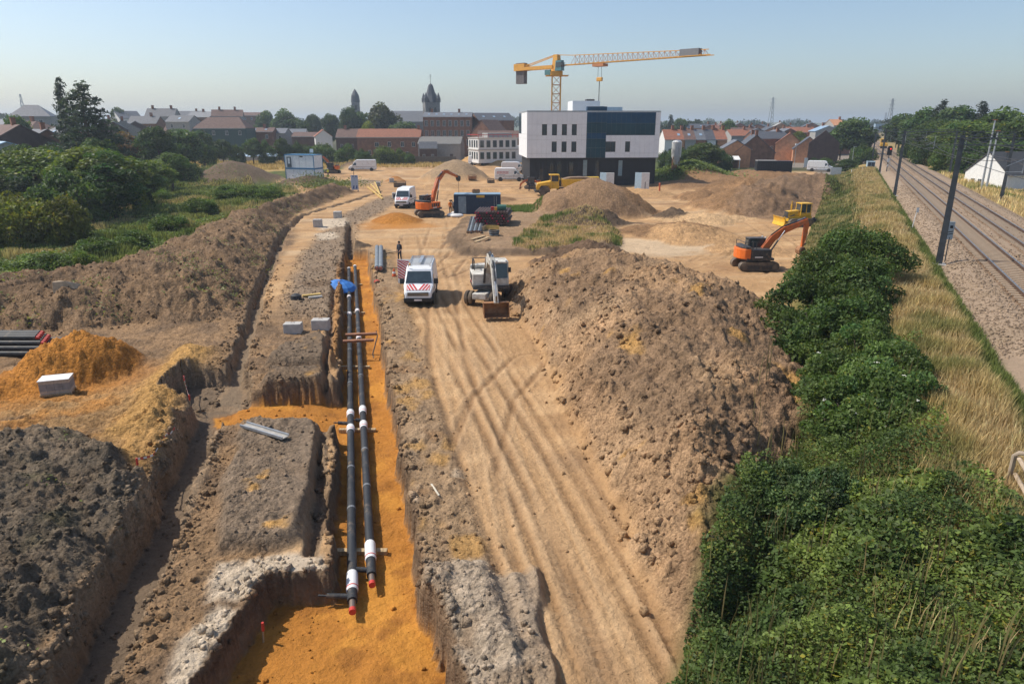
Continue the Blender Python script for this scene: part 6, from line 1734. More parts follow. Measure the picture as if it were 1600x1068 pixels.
ch = thing("slim_tower", "slim church tower with tall narrow slate cap rising over the trees", "church", p, .2)
zt_ = atY(560, 160, 400).z
part("tower_wall", STONE, ch, lambda m: m.box(-2.2, 2.2, -2.2, 2.2, -1, zt_))
part("spire", SLATE, ch, lambda m: m.lathe([(2.5, zt_), (2.1, zt_ + 3.5), (1.0, atY(560, 143, 400).z), (.1, atY(560, 139, 400).z)], 8))
part("belfry_opening", DARKM, ch, lambda m: m.box(-.6, .6, -2.26, -2.202, zt_ - 4, zt_ - 1.5))
p = hp(702, 265)
zr, ze = atY(702, 176, 265).z, atY(702, 183, 265).z
house("big red brick school with grey roof and rows of tall windows", p, 0, 17.5, 11, ze, zr, BRICKB, SLATEL, [(-7.6 + k * 2.15, z_, 1.15, 2.0) for k in range(8) for z_ in (ze - 3.2, ze - 6.6, ze - 9.8)], name="school_building", cat="school", sky=6, chim=(-6, 4))
p = hp(768, 272)
house("brick wing of the school with slate roof and solar panels", p, .35, 14, 12, atY(765, 188, 272).z, atY(765, 177, 272).z, BRICKB, SLATE, wrow(14, 5, 6, 1.1, 1.9), name="school_wing", cat="school", sky=3)
p = hp(765, 240)
house("brick house whose small gable stands above the unfinished white block", p, .95, 9, 9, atY(765, 208, 240).z, atY(765, 188, 240).z, BRICKB, TILEB, wrow(9, 3, 5), gwins=((-2, 6, .9, 1.3), (2, 6, .9, 1.3)))
p = hp(780, 222)
house("low house with brown tiles behind the unfinished white block", p, 0, 13, 8, atY(780, 216, 222).z, atY(780, 205, 222).z, BRICKB, TILEB)
# ---- farm and houses behind the field
p = hp(611, 240)
house("long brick house with red tiled roof behind the field", p, 0, 21, 8, atY(611, 214, 240).z, atY(611, 202, 240).z, BRICKB, TILER, [(-6.5, 1.6, .9, 1.5), (-4.0, 4.2, 1.4, 1.4), (.2, 4.2, 1.1, 1.6), (4.5, 4.2, 1.1, 1.6), (8.2, 4.2, 1.1, 1.5), (-1, 1.2, 1.1, 1.4), (6, 1.2, 1.1, 1.4)], chim=(9.6,), door=2.5)
p = hp(555, 246)
house("brown roofed house left of the long brick house", p, 0, 11, 8, atY(555, 214, 246).z, atY(555, 202, 246).z, BRICKD, TILEB, wrow(11, 3, 3.6), chim=(-3,))
p = hp(506, 244)
house("white gabled house with red roof left of the brown roofed one", p, -1.25, 8, 5.5, atY(500, 213, 244).z, atY(500, 203, 244).z, RENDW, TILER, gwins=((0, 3.8, .8, 1.3),), wins=wrow(8, 2, 3.5))
p = hp(482, 250)
house("low dark annex left of the white gabled house", p, 0, 9, 7, atY(482, 213, 250).z, atY(482, 207, 250).z, BRICKD, TILEB)
p = hp(690, 236)
house("grey roofed barn with open gateway below the school", p, -.08, 14, 9, atY(690, 224, 236).z, atY(690, 214, 236).z, RENDG, mat("fibre_cement", (.20, .19, .175), .9, var=.2, wave=('X', 6, .2)), name="barn", cat="barn", door=4)
p = hp(669, 228)
house("small dark shed beside the barn", p, .1, 5.5, 5, atY(668, 231, 228).z, atY(668, 222, 228).z, BRICKD, SLATE, wrow(5.5, 2, 1.2, .8, 1.0), name="shed", cat="shed")
p = hp(640, 214)
tt = MB().box(-14, 14, -.15, .15, -.5, 2.0).build("garden_wall", mat("dark_wall", (.13, .115, .10), .9, var=.2), None, loc=(p.x, p.y, p.z)); tag(tt, "dark garden wall at the back of the field by the barn", "wall")
p = hp(520, 218)
tt = MB().box(-16, 16, -.15, .15, -.5, 1.8).build("garden_wall", mat("dark_wall", (.13, .115, .10)), None, loc=(p.x, p.y, p.z)); tag(tt, "dark garden wall behind the small orange excavator", "wall")
p = hp(385, 222)
tt = thing("polytunnel_row", "pale blue grey sheds in a row behind the field on the left", "shed", p, 0)
for k in range(4): part("roof_bay", METALB, tt, lambda m: m.prism([(-.1, 1.6), (1.4, 2.6), (2.9, 1.6)], 'x', -9 + k * 4.6, -4.6 + k * 4.6))
part("wall", RENDG, tt, lambda m: m.box(-9, 9.2, 0, 2.8, -.4, 1.598))
# ---- left town: rows of roofs
LT_ = "houses of the town on the left"
TOWNL = [
 # px, Y, eave py, ridge py, width m, depth, rz, wall, roof, label, chim, sky
 (355, 240, 200, 184, 17, 10, .05, mat("dark_green_hall", (.035, .075, .075), .6), TILEB, "dark green hall with brown hipped roof", (), 0),
 (362, 300, 182, 172, 12, 8, .3, RENDG, TILEB, "house with two chimneys on the skyline above the green hall", (-3, 3), 0), (325, 330, 183, 175, 12, 9, -.2, BRICKB, SLATEL, "pale slate roof left of the skyline chimneys", (0,), 0),
 (262, 290, 182, 170, 11, 9, .15, RENDG, SLATE, "dark steep roof house high on the skyline", (-3.5, 3.5), 0), (205, 300, 185, 174, 9, 8, .9, RENDW, SLATEL, "pale gable with small dark roof above the terrace", (), 0),
 (235, 262, 193, 182, 10, 9, .1, BRICKB, SLATE, "slate house between the skyline gables", (2,), 0), (292, 262, 190, 181, 9, 8, -.1, RENDG, SLATE, "slate roof left of the dark green hall", (), 1),
 (178, 215, 203, 187, 8, 9, -1.1, BRICKD, SLATE, "terrace roof right beside the tall conifers", (2,), 1), (198, 222, 202, 189, 8, 9, -1.1, RENDG, SLATEL, "terrace house with pale slate slope", (2,), 1),
 (218, 230, 203, 190, 8, 9, -1.1, BRICKD, SLATE, "terrace roof with blue skylights", (), 3), (290, 262, 206, 195, 11, 9, .1, RENDW, TILEB, "low brown roof with white wall behind the drooping tree", (), 1),
 (345, 275, 214, 205, 10, 8, 0, RENDG, TILEB, "small house before the dark green hall", (1,), 0), (375, 275, 209, 200, 9, 8, 1.3, RENDG, TILER, "small red roof house right of the dark green hall", (), 1),
 (388, 282, 212, 200, 8, 8, 1.4, RENDW, SLATEL, "white gable before the field trees", (), 0), (412, 250, 206, 200, 9, 7, .1, BRICKB, TILEB, "brown roof with skylights behind the field", (1,), 2), (340, 262, 232, 222, 16, 8, .05, BRICKD, SLATE, "long low dark barn at the end of the left hedge row", (), 0),
 (62, 205, 182, 165, 10, 10, .4, RENDG, SLATEL, "grey hipped tower like house left of the conifers", (), 0), (55, 190, 203, 190, 12, 9, -.4, BRICKR, TILEB, "pinkish house under the grey hipped one", (1,), 0),
 (22, 128, 222, 196, 14, 10, -.75, BRICKD, TILEB, "large brown roof at the left picture edge", (3,), 0), (68, 135, 222, 203, 9, 8, -.75, BRICKB, SLATE, "roof with bright skylights beside the left conifers", (2,), 3), (2, 118, 234, 222, 8, 7, -.75, RENDG, METALB, "pale sheet roof at the left picture edge", (), 0),
 (8, 220, 195, 187, 14, 9, -.3, RENDG, SLATEL, "pale flat roof behind the brown roof at the left edge", (), 0), (105, 170, 212, 200, 8, 8, -.6, BRICKB, SLATEL, "roof half hidden behind the tall conifers", (), 1),
 (435, 255, 208, 201, 8, 7, 0, RENDG, SLATEL, "pale roof below the round field trees", (), 0), (462, 262, 208, 202, 9, 7, .1, RENDW, SLATEL, "white low house behind the annex", (), 0), (305, 360, 180, 174, 14, 9, 0, BRICKB, SLATE, "small far roof on the skyline", (3,), 0), (395, 420, 181, 176, 14, 9, 0.2, BRICKB, TILEB, "tiny far roof right of the skyline chimneys", (), 0)]
for px_, Y, ey, ry, w, d, rz, wl, rf, lab, chm, sk in TOWNL:
    p = hp(px_, Y)
    e, r_ = atY(px_, ey, Y).z - p.z, atY(px_, ry, Y).z - p.z
    house(lab, p, rz, w, d, e, r_, wl, rf, wrow(w, max(2, int(w / 3.5)), max(.8, e - 2.2)), chim=chm, sky=sk, group=LT_, hip=3.5 if "hipped" in lab else 0, gwins=((0, max(.8, e - 2.2), .9, 1.3),))
# ---- right town
RT_ = "houses beyond the site on the right"
rt = [(1042, TILER, RENDW, 0), (1056, TILER, BRICKO, 1), (1072, TILEB, RENDG, 1), (1090, SLATEL, BRICKR, 1), (1105, SLATE, RENDW, 0), (1120, TILER, BRICKO, 0)]
labs = ["leftmost red roofed terrace house by the white and black block", "red roofed terrace house second from the white and black block", "brown roofed terrace house in the row", "grey roofed terrace house in the middle of the row", "dark slate terrace house in the row", "bright red roof at the end of the terrace"]
for (px_, rf, wl, sk), lab in zip(rt, labs):
    p = hp(px_, 222); e, r_ = atY(px_, 218, 222).z, atY(px_, 203, 222).z
    wpx = 3.45
    house(lab, p, 0, wpx - .02, 9, e, r_, wl, rf, [(0, 3.0, 1.0, 1.2), (-.8, .6, .8, 1.4), (.8, .6, .8, 1.4)], sky=sk, over=.12, group=RT_, chim=(1.4,))
p = hp(1176, 196)
house("brown brick gable house with pale extension at the edge of the site", p, math.pi / 2 - .18, 10.5, 10.2, atY(1176, 237, 196).z, atY(1176, 211, 196).z, BRICKB, SLATE, chim=(2.5, -4.6), group=RT_)
p = hp(1148, 196)
house("orange brick back wing of the brown gable house with white lean to", p, math.pi / 2 - .18, 9, 7.5, atY(1148, 232, 198).z, atY(1148, 219, 198).z, BRICKO, SLATEL, [(-2.5, 3.0, 1.2, 1.3), (1.2, 3.0, 1.2, 1.3)], group=RT_)
p = gp(1140, 262); p.y = 188; p.x = atY(1142, 250, 188).x; p.z = zmean(p.x, p.y, 1)
tt = thing("lean_to", "white lean to porch against the orange back wing", "porch", p, -.15)
part("roof", RENDW, tt, lambda m: m.hexa([(-2.6, -2, 2.2), (2.2, -2, 2.2), (2.2, 2, 3.0), (-2.6, 2, 3.0), (-2.6, -2, 2.35), (2.2, -2, 2.35), (2.2, 2, 3.15), (-2.6, 2, 3.15)]))
for x in (-2.4, 0, 2): part("post", RENDW, tt, lambda m: m.box(x - .08, x + .08, -1.95, -1.8, -.4, 2.2))
part("wall", BRICKB, tt, lambda m: m.box(-2.4, 2.2, 1.7, 2.0, -.4, 2.9))
p = hp(1262, 222)
house("orange brick house pair with white window surrounds and dark gable", p, math.pi / 2 - .35, 13, 8.5, atY(1262, 232, 222).z, atY(1262, 214, 222).z, BRICKO, SLATE, [(-4.6, .8, .9, 1.7), (-2.4, .8, .9, 1.7), (0, .8, .9, 1.7), (2.4, .8, .9, 1.7), (4.6, .8, .9, 1.7), (-4.6, 3.8, .9, 1.5), (-2, 3.8, .9, 1.5), (.6, 3.8, .9, 1.5), (3.2, 3.8, .9, 1.5)], chim=(5.8,), group=RT_)
p = hp(1300, 214)
tt = MB().prism([(-4.6, -.5), (4.6, -.5), (4.6, 6.0), (0, 9.6), (-4.6, 6.0)], 'y', -.15, .15).build("gable_wall", BRICKD, None, loc=(hp(1287, 213).x, 213.0, p.z)); tag(tt, "black brick gable wall of the last house toward the railway", "wall")
p = hp(1232, 232)
house("red roofed house with dark gable left of the orange pair", p, math.pi / 2 - .35, 9, 8, atY(1232, 224, 232).z, atY(1232, 208, 232).z, BRICKO, TILER, [(-2.5, 3.5, .9, 1.4), (1, 3.5, .9, 1.4)], chim=(3,), group=RT_)
k = 0
far_labs = ["slate roof directly behind the brown gable house", "pale slate roof behind the brown gable house", "second row slate roof", "second row brown roof", "second row pale roof", "third row slate roof", "third row red roof", "third row pale roof", "far red roof above the terrace", "far slate roof above the terrace", "far brown roof near the skyline tree", "far pale roof near the skyline", "roof with orange gable end", "far grey roof near the large round tree", "blue grey roof before the large round tree", "slate roof beside the blue grey one", "far dark roof in the middle of the rows", "far pale gable in the middle of the rows", "tall orange chimney house on the skyline", "last slate roof under the far wood"]
for px_, Y, ey, ry, w, rf in ((1196, 240, 216, 206, 12, SLATE), (1210, 262, 212, 203, 12, SLATEL), (1180, 285, 210, 201, 11, SLATE), (1158, 300, 208, 200, 10, TILEB), (1225, 280, 210, 201, 12, SLATEL), (1200, 320, 206, 198, 13, SLATE), (1150, 262, 212, 203, 8, TILER), (1170, 340, 203, 196, 13, SLATEL),
                              (1112, 340, 203, 196, 14, TILER), (1090, 380, 200, 194, 16, SLATE), (1125, 420, 199, 193, 14, TILEB), (1150, 450, 198, 192, 16, SLATEL), (1245, 300, 207, 199, 12, TILER), (1230, 350, 203, 196, 14, SLATEL), (1285, 275, 205, 197, 11, METALB), (1300, 285, 207, 199, 10, SLATE), (1185, 390, 200, 194, 16, SLATE), (1215, 400, 199, 192, 10, RENDG), (1300, 330, 196, 187, 6, BRICKO), (1262, 420, 198, 192, 16, SLATE)):
    p = hp(px_, Y)
    house(far_labs[k], p, math.pi / 2 - .3 - rnd.uniform(-.25, .25) if k % 3 else .1, w, 9, atY(px_, ey, Y).z, atY(px_, ry, Y).z, (BRICKB, BRICKO, RENDG, BRICKR)[k % 4], rf, wrow(w, 3, 3.2), chim=(w * .3,), group=RT_, sky=k % 2)
    k += 1
# white house by the tracks
p = atY(1570, 262, 112); p.z = zmean(p.x, 112, 2)
house("white gabled house with dark roof beyond the tracks", (p.x + 5.6, 116, p.z - .3), .12, 12.5, 9.0, 2.6, 5.8, RENDW, mat("dark_sheet_roof", (.05, .052, .055), .7, var=.2), [(2.5, .8, 1.4, 1.2)], gwins=((2.5, .3, .9, 1.3), (1.0, .3, .9, 1.3)), name="white_house")
MB_h = MB().box(-5, 5, -.5, .5, -.5, .9); tag(MB_h.build("clipped_hedge", mat("hedge_dark", (.03, .05, .02), .9, var=.4, vscale=6, bump=1, bscale=8), None, loc=(p.x + 5, 107.5, zmean(p.x + 5, 107.5, 1)), bevel=.2), "dark clipped hedge in front of the white house", "hedge")
# far bridge with station building
p = atY(1390, 200, 430)
tt = thing("footbridge", "pale blue glazed bridge building across the railway in the distance", "bridge", (p.x, 430, 0), -.2)
part("deck", RENDG, tt, lambda m: m.box(-9, 14, -2, 2, 7.0, 8.0))
part("glazed_hall", METALB, tt, lambda m: m.box(-8.5, 10, -1.9, 1.9, 8.003, 11.8))
for k in range(2): part("window", GLASS, tt, lambda m: m.box(-6.5 + k * 7.5, -2.0 + k * 7.5, -1.96, -1.905, 8.9, 10.6))
for x in (-7, 2, 11): part("pier", STONE, tt, lambda m: m.box(x - .6, x + .6, -1.5, 1.5, -1, 6.997))
p = gp(1380, 232, 2.2)
tt = thing("track_machine", "small yellow track machine far along the railway", "rail vehicle", p, -ang)
part("body", YELL, tt, lambda m: (m.box(-1.3, 1.3, -3, 3, .9, 1.9), m.box(-1.2, 1.2, 1.2, 3, 1.9, 3.6)), bevel=.05)
part("window", GLASS, tt, lambda m: m.box(-1.0, 1.0, 1.12, 1.19, 2.3, 3.3))
for yy in (-2, 2): part("axle", DARKM, tt, lambda m: m.lathe([(.45, -1.1), (.45, 1.1)], 12, (0, yy, .5), 'x'))
# pylons
for px_, Y, top, lab in ((1203, 1100, 152, "thin lattice pylon on the skyline between building and railway"), (1388, 900, 154, "lattice pylon on the skyline above the far bridge"), (1381, 1500, 176, "tiny lattice mast left of the pylon above the far bridge"), (42, 900, 147, "thin leaning mast above the woods on the left")):
    p = atY(px_, 200, Y); h = atY(px_, top, Y).z
    tt = thing("pylon", lab, "pylon", (p.x, Y, 0), .4, "pylons")
    w0 = h * .07
    part("lattice_tower", mat("pylon_grey", (.20, .22, .24), .7), tt, lambda m: [m.bar((a * w0, b * w0, -1), (a * .5, b * .5, h), .5) for a in (-1, 1) for b in (-1, 1)] + [m.bar((a * w0 * (1 - z / 8) + a * .3, -w0 * (1 - z / 8), h * z / 8), (-a * w0 * (1 - (z + 1) / 8) - a * .3, -w0 * (1 - (z + 1) / 8), h * (z + 1) / 8), .35) for z in range(8) for a in (-1, 1)])
    if px_ > 100: part("cross_arm", mat("pylon_grey", (.20, .22, .24)), tt, lambda m: [m.bar((-h * .12, 0, h * z), (h * .12, 0, h * z), .45) for z in (.72, .84, .95)])
# ------------------------------------------------------------------ pipes and small things on the site
PIPE = mat("black_pipe", (.028, .03, .034), .6, var=.3, vscale=4, dirt=.24, dirtcol=(.26, .19, .12))
PIPEG = mat("grey_pipe", (.17, .19, .205), .5, var=.2)
SLEEVE = mat("white_sleeve", (.74, .74, .73), .5, var=.06, dirt=.1)
CAPR = mat("red_cap", (.55, .05, .035), .5, var=.1)
WOOD = mat("raw_wood", (.50, .36, .20), .8, var=.2, vscale=4, wave=('X', 3, .25, 2.0))
WOODY = mat("yellow_timber", (.58, .40, .13), .75, var=.2)
PLANKG = mat("old_plank", (.36, .34, .31), .8, var=.25, vscale=4)
def pv(wt, Y, z): return Vector((-KT * Y + wt, Y, z))
def heat_pipe(label, wt, y0, y1, z, sleeves, stubs, ties):
    t = thing("insulated_pipe", label, "pipe", pv(wt, y0, z), 0, "pair of pipes in the sand trench")
    o0 = pv(wt, y0, z)
    P = lambda y, dz=0.0, dx=0.0: tuple(pv(wt + dx, y, z + dz) - o0)
    cuts = [y0 + .75] + sorted(sleeves) + [y1]
    part("casing", PIPE, t, lambda m: m.tube([P(y0 + .42), P(y1)], .135, 16), smooth=True)
    part("steel_end", mat("bare_steel", (.22, .17, .14), .5, .6), t, lambda m: m.tube([P(y0 + .12), P(y0 + .42)], .085, 12), smooth=True)
    part("end_cap", CAPR, t, lambda m: m.tube([P(y0), P(y0 + .13)], .09, 14), smooth=True)
    part("far_cap", SLEEVE, t, lambda m: m.tube([P(y1 - .05), P(y1 + .25)], .15, 14), smooth=True)
    for a, b in stubs:
        part("branch_stub", PIPE, t, lambda m: (m.tube([P(a), (P(a)[0] + b, P(a)[1] - .02, P(a)[2] + .04)], .075, 10), m.tube([(P(a)[0] + b, P(a)[1] - .02, P(a)[2] + .04), (P(a)[0] + b * 1.35, P(a)[1] - .02, P(a)[2] + .05)], .03, 8)), smooth=True)
    for ys, ln in sleeves.items():
        s_ = part("joint_sleeve", SLEEVE, t, lambda m: m.tube([P(ys), P(ys + .04), P(ys + ln - .04), P(ys + ln)], [.145, .158, .158, .145], 16), smooth=True)
        part("red_band", CAPR, s_, lambda m: m.tube([P(ys + .1), P(ys + .14)], .162, 16))
    for ys in ties:
        part("casing_band", mat("band_grey", (.20, .21, .22), .5), t, lambda m: m.tube([P(ys), P(ys + .1)], .142, 14))
    return t
heat_pipe("left black pipe with red end cap lying in the orange sand trench", -.72, 14.25, 57.0, -.62, {15.05: .75, 24.8: .5, 26.3: .5, 42.2: .5, 46.9: .4}, ((14.85, -.65), (25.6, -.5)), (19.0, 21.7, 30, 35))
heat_pipe("right black pipe with red end cap lying in the orange sand trench", -.19, 15.3, 58.0, -.62, {16.4: .8, 25.1: .55, 26.6: .6, 37.1: .4, 43.0: .5}, ((15.95, -.42), (25.9, -.3)), (20.4, 23.1, 31, 39))
for y, lab in ((17.1, "timber bearer under the pipes nearest the camera"), (25.4, "timber bearer under the pipes below the white sleeves"), (33.0, "timber bearer under the pipes before the rusty bars"), (43.6, "timber bearer under the pipes near the umbrella"), (52.0, "timber bearer under the far end of the pipes")):
    c0 = pv(-.45, y, 0)
    t = thing("timber_bearer", lab, "timber", (c0.x, c0.y, -1.12), .0, "timber bearers under the pipes")
    part("beam", WOOD, t, lambda m: m.box(-.75, .75, -.09, .09, .20, .36), bevel=.01)
    for s_ in (-1, 1): part("block", WOOD, t, lambda m: m.box(s_ * .5 - .12, s_ * .5 + .12, -.12, .12, -.06, .198), bevel=.01)
for k, (px0, px1, py_, lab) in enumerate(((540, 589, 522, "rusty bar across the trench, the farther of two"), (536, 584, 532, "rusty bar across the trench, the nearer of two"))):
    a, b = at(px0, py_ + 1, .16), at(px1, py_ - 1, .2)
    tag(MB().tube([(0, 0, 0), tuple(b - a)], .085, 10).build("rusty_bar", mat("rust_tube", (.34, .16, .09), .7, .3, var=.3), None, smooth=True, loc=a), lab, "steel bar", "rusty bars over the trench")
a = at(588, 520, .2)
tag(MB().tube([(0, 0, .12), (.1, -.25, -.1), (.02, -.6, -.5), (-.05, -1.0, -.85), (.05, -1.3, -1.0)], .03, 6).build("hanging_cable", DARKM, None, smooth=True, loc=a), "dark cable hanging from the rusty bars into the trench", "cable")

def block(px_, py_, lab, rz=0.0, s_=(.95, .62, .62), nm="concrete_block"):
    p = gp(px_, py_)
    p.z = zmean(p.x, p.y, .25) - .05
    t = thing(nm, lab, "block", p, rz, "concrete blocks on the site")
    a, b, c_ = s_
    part("body", CONC, t, lambda m: m.box(-a / 2, a / 2, -b / 2, b / 2, 0, c_), bevel=.025)
    part("lifting_loop", mat("rust", (.30, .13, .06)), t, lambda m: m.tube([(-.1, 0, c_ - .02), (-.08, 0, c_ + .07), (.08, 0, c_ + .07), (.1, 0, c_ - .02)], .012, 5))
block(459, 520, "pale concrete block, left of the two beside the trench", .05); block(502, 513, "pale concrete block, right of the two beside the trench", .02)
block(497, 354, "concrete block at the bend of the narrow trench", .1, (.95, .8, .9)); block(528, 341, "concrete block on the white patch behind the bend", .1, (.95, .8, .9))
block(617, 310, "grey concrete block left of the white van by the sand heap", .2, (.8, .8, .9)); block(591, 291, "dark grey concrete block right of the blue and white sign", .2, (.9, .8, .8)); block(612, 285, "grey concrete block at the foot of the small sand heap", .2, (.95, .8, .8))
def crate(px_, py_, lab, m_, s_=(1.6, 1.0, .9), rz=.2):
    p = gp(px_, py_); t = thing("metal_crate", lab, "crate", p, rz, "crates on the site")
    a, b, c_ = s_
    part("frame", m_, t, lambda m: [m.bar((x * a / 2, y * b / 2, 0), (x * a / 2, y * b / 2, c_), .07) for x in (-1, 1) for y in (-1, 1)] + [m.bar((-a / 2, y * b / 2, z), (a / 2, y * b / 2, z), .06) for y in (-1, 1) for z in (.1, c_)] + [m.bar((x * a / 2, -b / 2, z), (x * a / 2, b / 2, z), .06) for x in (-1, 1) for z in (.1, c_)])
    part("side_panel", m_, t, lambda m: (m.box(-a / 2 + .05, a / 2 - .05, -b / 2 + .01, -b / 2 + .04, .15, c_ * .8), m.box(-a / 2 + .01, -a / 2 + .04, -b / 2 + .05, b / 2 - .05, .15, c_ * .8)))
    part("contents", mat("scrap", (.16, .12, .09), .9, var=.4, bump=.8), t, lambda m: m.box(-a / 2 + .08, a / 2 - .08, -b / 2 + .08, b / 2 - .08, .1, c_ * .75, top=(.2, .15)))
crate(625, 292, "dark metal crate on the gravel by the far sand heap", TRACKM, (2.2, 1.3, 1.0)); crate(738, 283, "rusty crate between the pale heap and the van with red lettering", RUSTY, (1.6, 1.0, .9)); crate(767, 286, "small dark crate before the van with red lettering", TRACKM, (1.3, .9, .8))

# plank / channel on the block of ground
a, b = gp(381, 666, .5), gp(447, 688, .5)
c0 = (a + b) / 2; dv = b - a
t = thing("metal_channel", "grey metal channel lying on the ground beside the cross trench", "channel", (c0.x, c0.y, max(a.z, b.z) + .05), math.atan2(dv.y, dv.x))
L_ = math.hypot(dv.x, dv.y)
part("web", PLANKG, t, lambda m: m.box(-L_ / 2, L_ / 2, -.13, .13, 0, .03))
for s_ in (-1, 1): part("flange", GALV, t, lambda m: m.box(-L_ / 2, L_ / 2, s_ * .15 - .02, s_ * .15 + .02, .0, .10))
a, b = gp(674, 757), gp(686, 776)
tag(MB().bar((0, 0, .03), tuple(b - a + Vector((0, 0, .05))), .05, .03).build("wood_lath", mat("pale_lath", (.6, .54, .42), .8), None, loc=a), "pale wooden lath lying beside the haul road", "lath")

# pallet of blocks with a white sheet
p = gp(92, 615); p.z = zmean(p.x, p.y, .5) + .02
t = thing("block_pallet", "pallet of stone blocks under a white sheet left of the tyre tracks", "pallet", p, .32, scale=.74)
part("deck", WOOD, t, lambda m: [m.box(-.8, .8, -.55 + k * .2, -.42 + k * .2, .1, .13) for k in range(6)] + [m.box(-.8, .8, y - .05, y + .05, 0, .1) for y in (-.45, 0, .45)])
STN = mat("beige_block", (.42, .36, .29), .9, var=.2, vscale=6)
for lz in range(4):
    for kx in range(4):
        for ky in range(2):
            part("stone_block", STN if lz not in (1, 2) else mat("grey_block", (.25, .24, .23), .9, var=.2), t, lambda m: m.box(-.76 + kx * .385, -.76 + kx * .385 + .375, -.5 + ky * .5, -.5 + ky * .5 + .49, .135 + lz * .2, .135 + lz * .2 + .193))
part("cover_sheet", mat("white_sheet", (.74, .75, .74), .45, var=.08, bump=.4, bscale=6), t, lambda m: m.box(-.79, .79, -.53, .52, .935, .965))

# long pipes with red caps at the left edge
p = gp(45, 566)
sid = 0
rows_ = [(0, 7, -1.2, 0.0), (1, 6, -1.5, .14), (2, 5, -1.9, .28), (3, 4, -2.2, .42)]
for lz, n, xe, yo in rows_:
    for k in range(n):
        x_end = p.x + .5 - lz * .3 - .12 * k + (1.6 if k > 4 else 0)
        y = p.y + 1.0 + yo + k * .29
        z = zmean(p.x - 1.5, p.y + 1.5, 1) + .13 + lz * .235
        t = thing("stacked_pipe", "black red capped pipe in the %s of the stack at the left edge" % ("bottom layer", "second layer", "third layer", "top layer")[lz], "pipe", (x_end, y, z), 0, "black pipes stacked at the left edge")
        part("casing", PIPE, t, lambda m: m.tube([(-7, 0, 0), (0, 0, 0)], .13, 12), smooth=True)
        part("end_cap", CAPR, t, lambda m: m.tube([(0, 0, 0), (.16, 0, 0)], [.1, .08], 12), smooth=True)
# two short pipes beside the far trench
for k, (px_, lab) in enumerate(((590, "left of two short grey pipes beside the far end of the trench"), (596, "right of two short grey pipes beside the far end of the trench"))):
    a, b = gp(px_ - 0.5, 425), gp(px_ - .5, 390)
    z = max(zmean(a.x, a.y, .4), zmean(b.x, b.y, .4)) + .24
    t = thing("short_pipe", lab, "pipe", (a.x, a.y, z), 0, "short grey pipes")
    part("casing", PIPEG, t, lambda m: m.tube([(0, 0, 0), (b.x - a.x, b.y - a.y, 0)], .19, 14), smooth=True)
    part("steel_end", mat("rust_end", (.33, .12, .08), .6), t, lambda m: m.tube([(0.02, -.25, 0), (0, .01, 0)], .13, 12))
for py_, lab in ((397, "timber lath under the far ends of the short grey pipes"), (423, "timber lath under the near ends of the short grey pipes")):
    a, b = gp(583, py_ + 1), gp(622, py_ - 1); z = zmean((a.x + b.x) / 2, (a.y + b.y) / 2, .8)
    tag(MB().bar((0, 0, 0), (b.x - a.x, b.y - a.y, 0), .09, .09).build("timber_lath", WOOD, None, loc=(a.x, a.y, z + .05)), lab, "timber", "laths under the short pipes")
# pipe yard
yc = [(731 + k * 3.4) for k in range(7)]
for k, px_ in enumerate(yc):
    a, b = gp(px_, 366), gp(px_ + 6, 343)
    z = zmean(a.x, a.y + 2, 1.2) + .16
    t = thing("yard_pipe", "dark pipe in the row before the blue container, %s from the left" % ("first", "second", "third", "fourth", "fifth", "sixth", "seventh")[k], "pipe", (a.x, a.y, z + (.28 if 0 else 0)), 0, "row of dark pipes in the yard")
    part("casing", PIPEG if k % 2 else PIPE, t, lambda m: m.tube([(0, 0, 0), (b.x - a.x, b.y - a.y, 0)], .14, 10), smooth=True)
    part("end_ring", RUSTY, t, lambda m: m.tube([(0, -.12, 0), (0, 0, 0)], .09, 10))
p = gp(768, 352)
t = thing("pipe_bundle", "stack of small brown pipes with red ends beside the row of dark pipes", "pipe bundle", p, -.08)
BRP = mat("brown_pipe", (.10, .06, .05), .6, var=.3)
for i in range(12):
    for j in range(5):
        x, z = -1.75 + i * .31 + (.15 if j % 2 else 0), .17 + j * .29
        o = part("pipe", BRP, t, lambda m: m.tube([(x, 0, z), (x, 4.5, z)], .135, 8), smooth=True)
        if (i * 7 + j * 3) % 4 == 0 or i < 2: part("end_cap", mat("crimson_cap", (.45, .03, .08), .5), o, lambda m: m.tube([(x, -.06, z), (x, 0, z)], .1, 8))
p = gp(766, 362)
t = thing("open_wood_box", "open wooden box in front of the pipe stack", "box", p, -.2)
part("board", WOOD, t, lambda m: m.box(-.75, -.70, -.5, .9, 0, .55)); part("board", WOODY, t, lambda m: m.box(-.7, .75, .85, .9, 0, .55)); part("board", WOOD, t, lambda m: m.box(-.7, .75, -.5, .84, 0, .04))
p = gp(772, 368)
t = thing("hose_coil", "dark coil of hose beside the open wooden box", "hose", p, 0)
for k in range(4):
    part("winding", PIPE if k % 2 else PIPEG, t, lambda m: m.tube([(math.cos(q * .4) * (.42 + .03 * k), math.sin(q * .4) * (.42 + .03 * k), .09 + k * .13) for q in range(17)], .065, 6), smooth=True)
for k, (a0, b0, lab) in enumerate((((737, 376), (757, 370), "pale plank lying nearest in the pipe yard"), ((742, 379), (764, 373), "pale plank behind the nearest one in the pipe yard"))):
    a, b = gp(*a0), gp(*b0); z = max(a.z, b.z) + .1
    tag(MB().bar((0, 0, 0), (b.x - a.x, b.y - a.y, 0), .32, .08).build("plank", WOOD, None, loc=(a.x, a.y, z)), lab, "plank", "planks in the pipe yard")
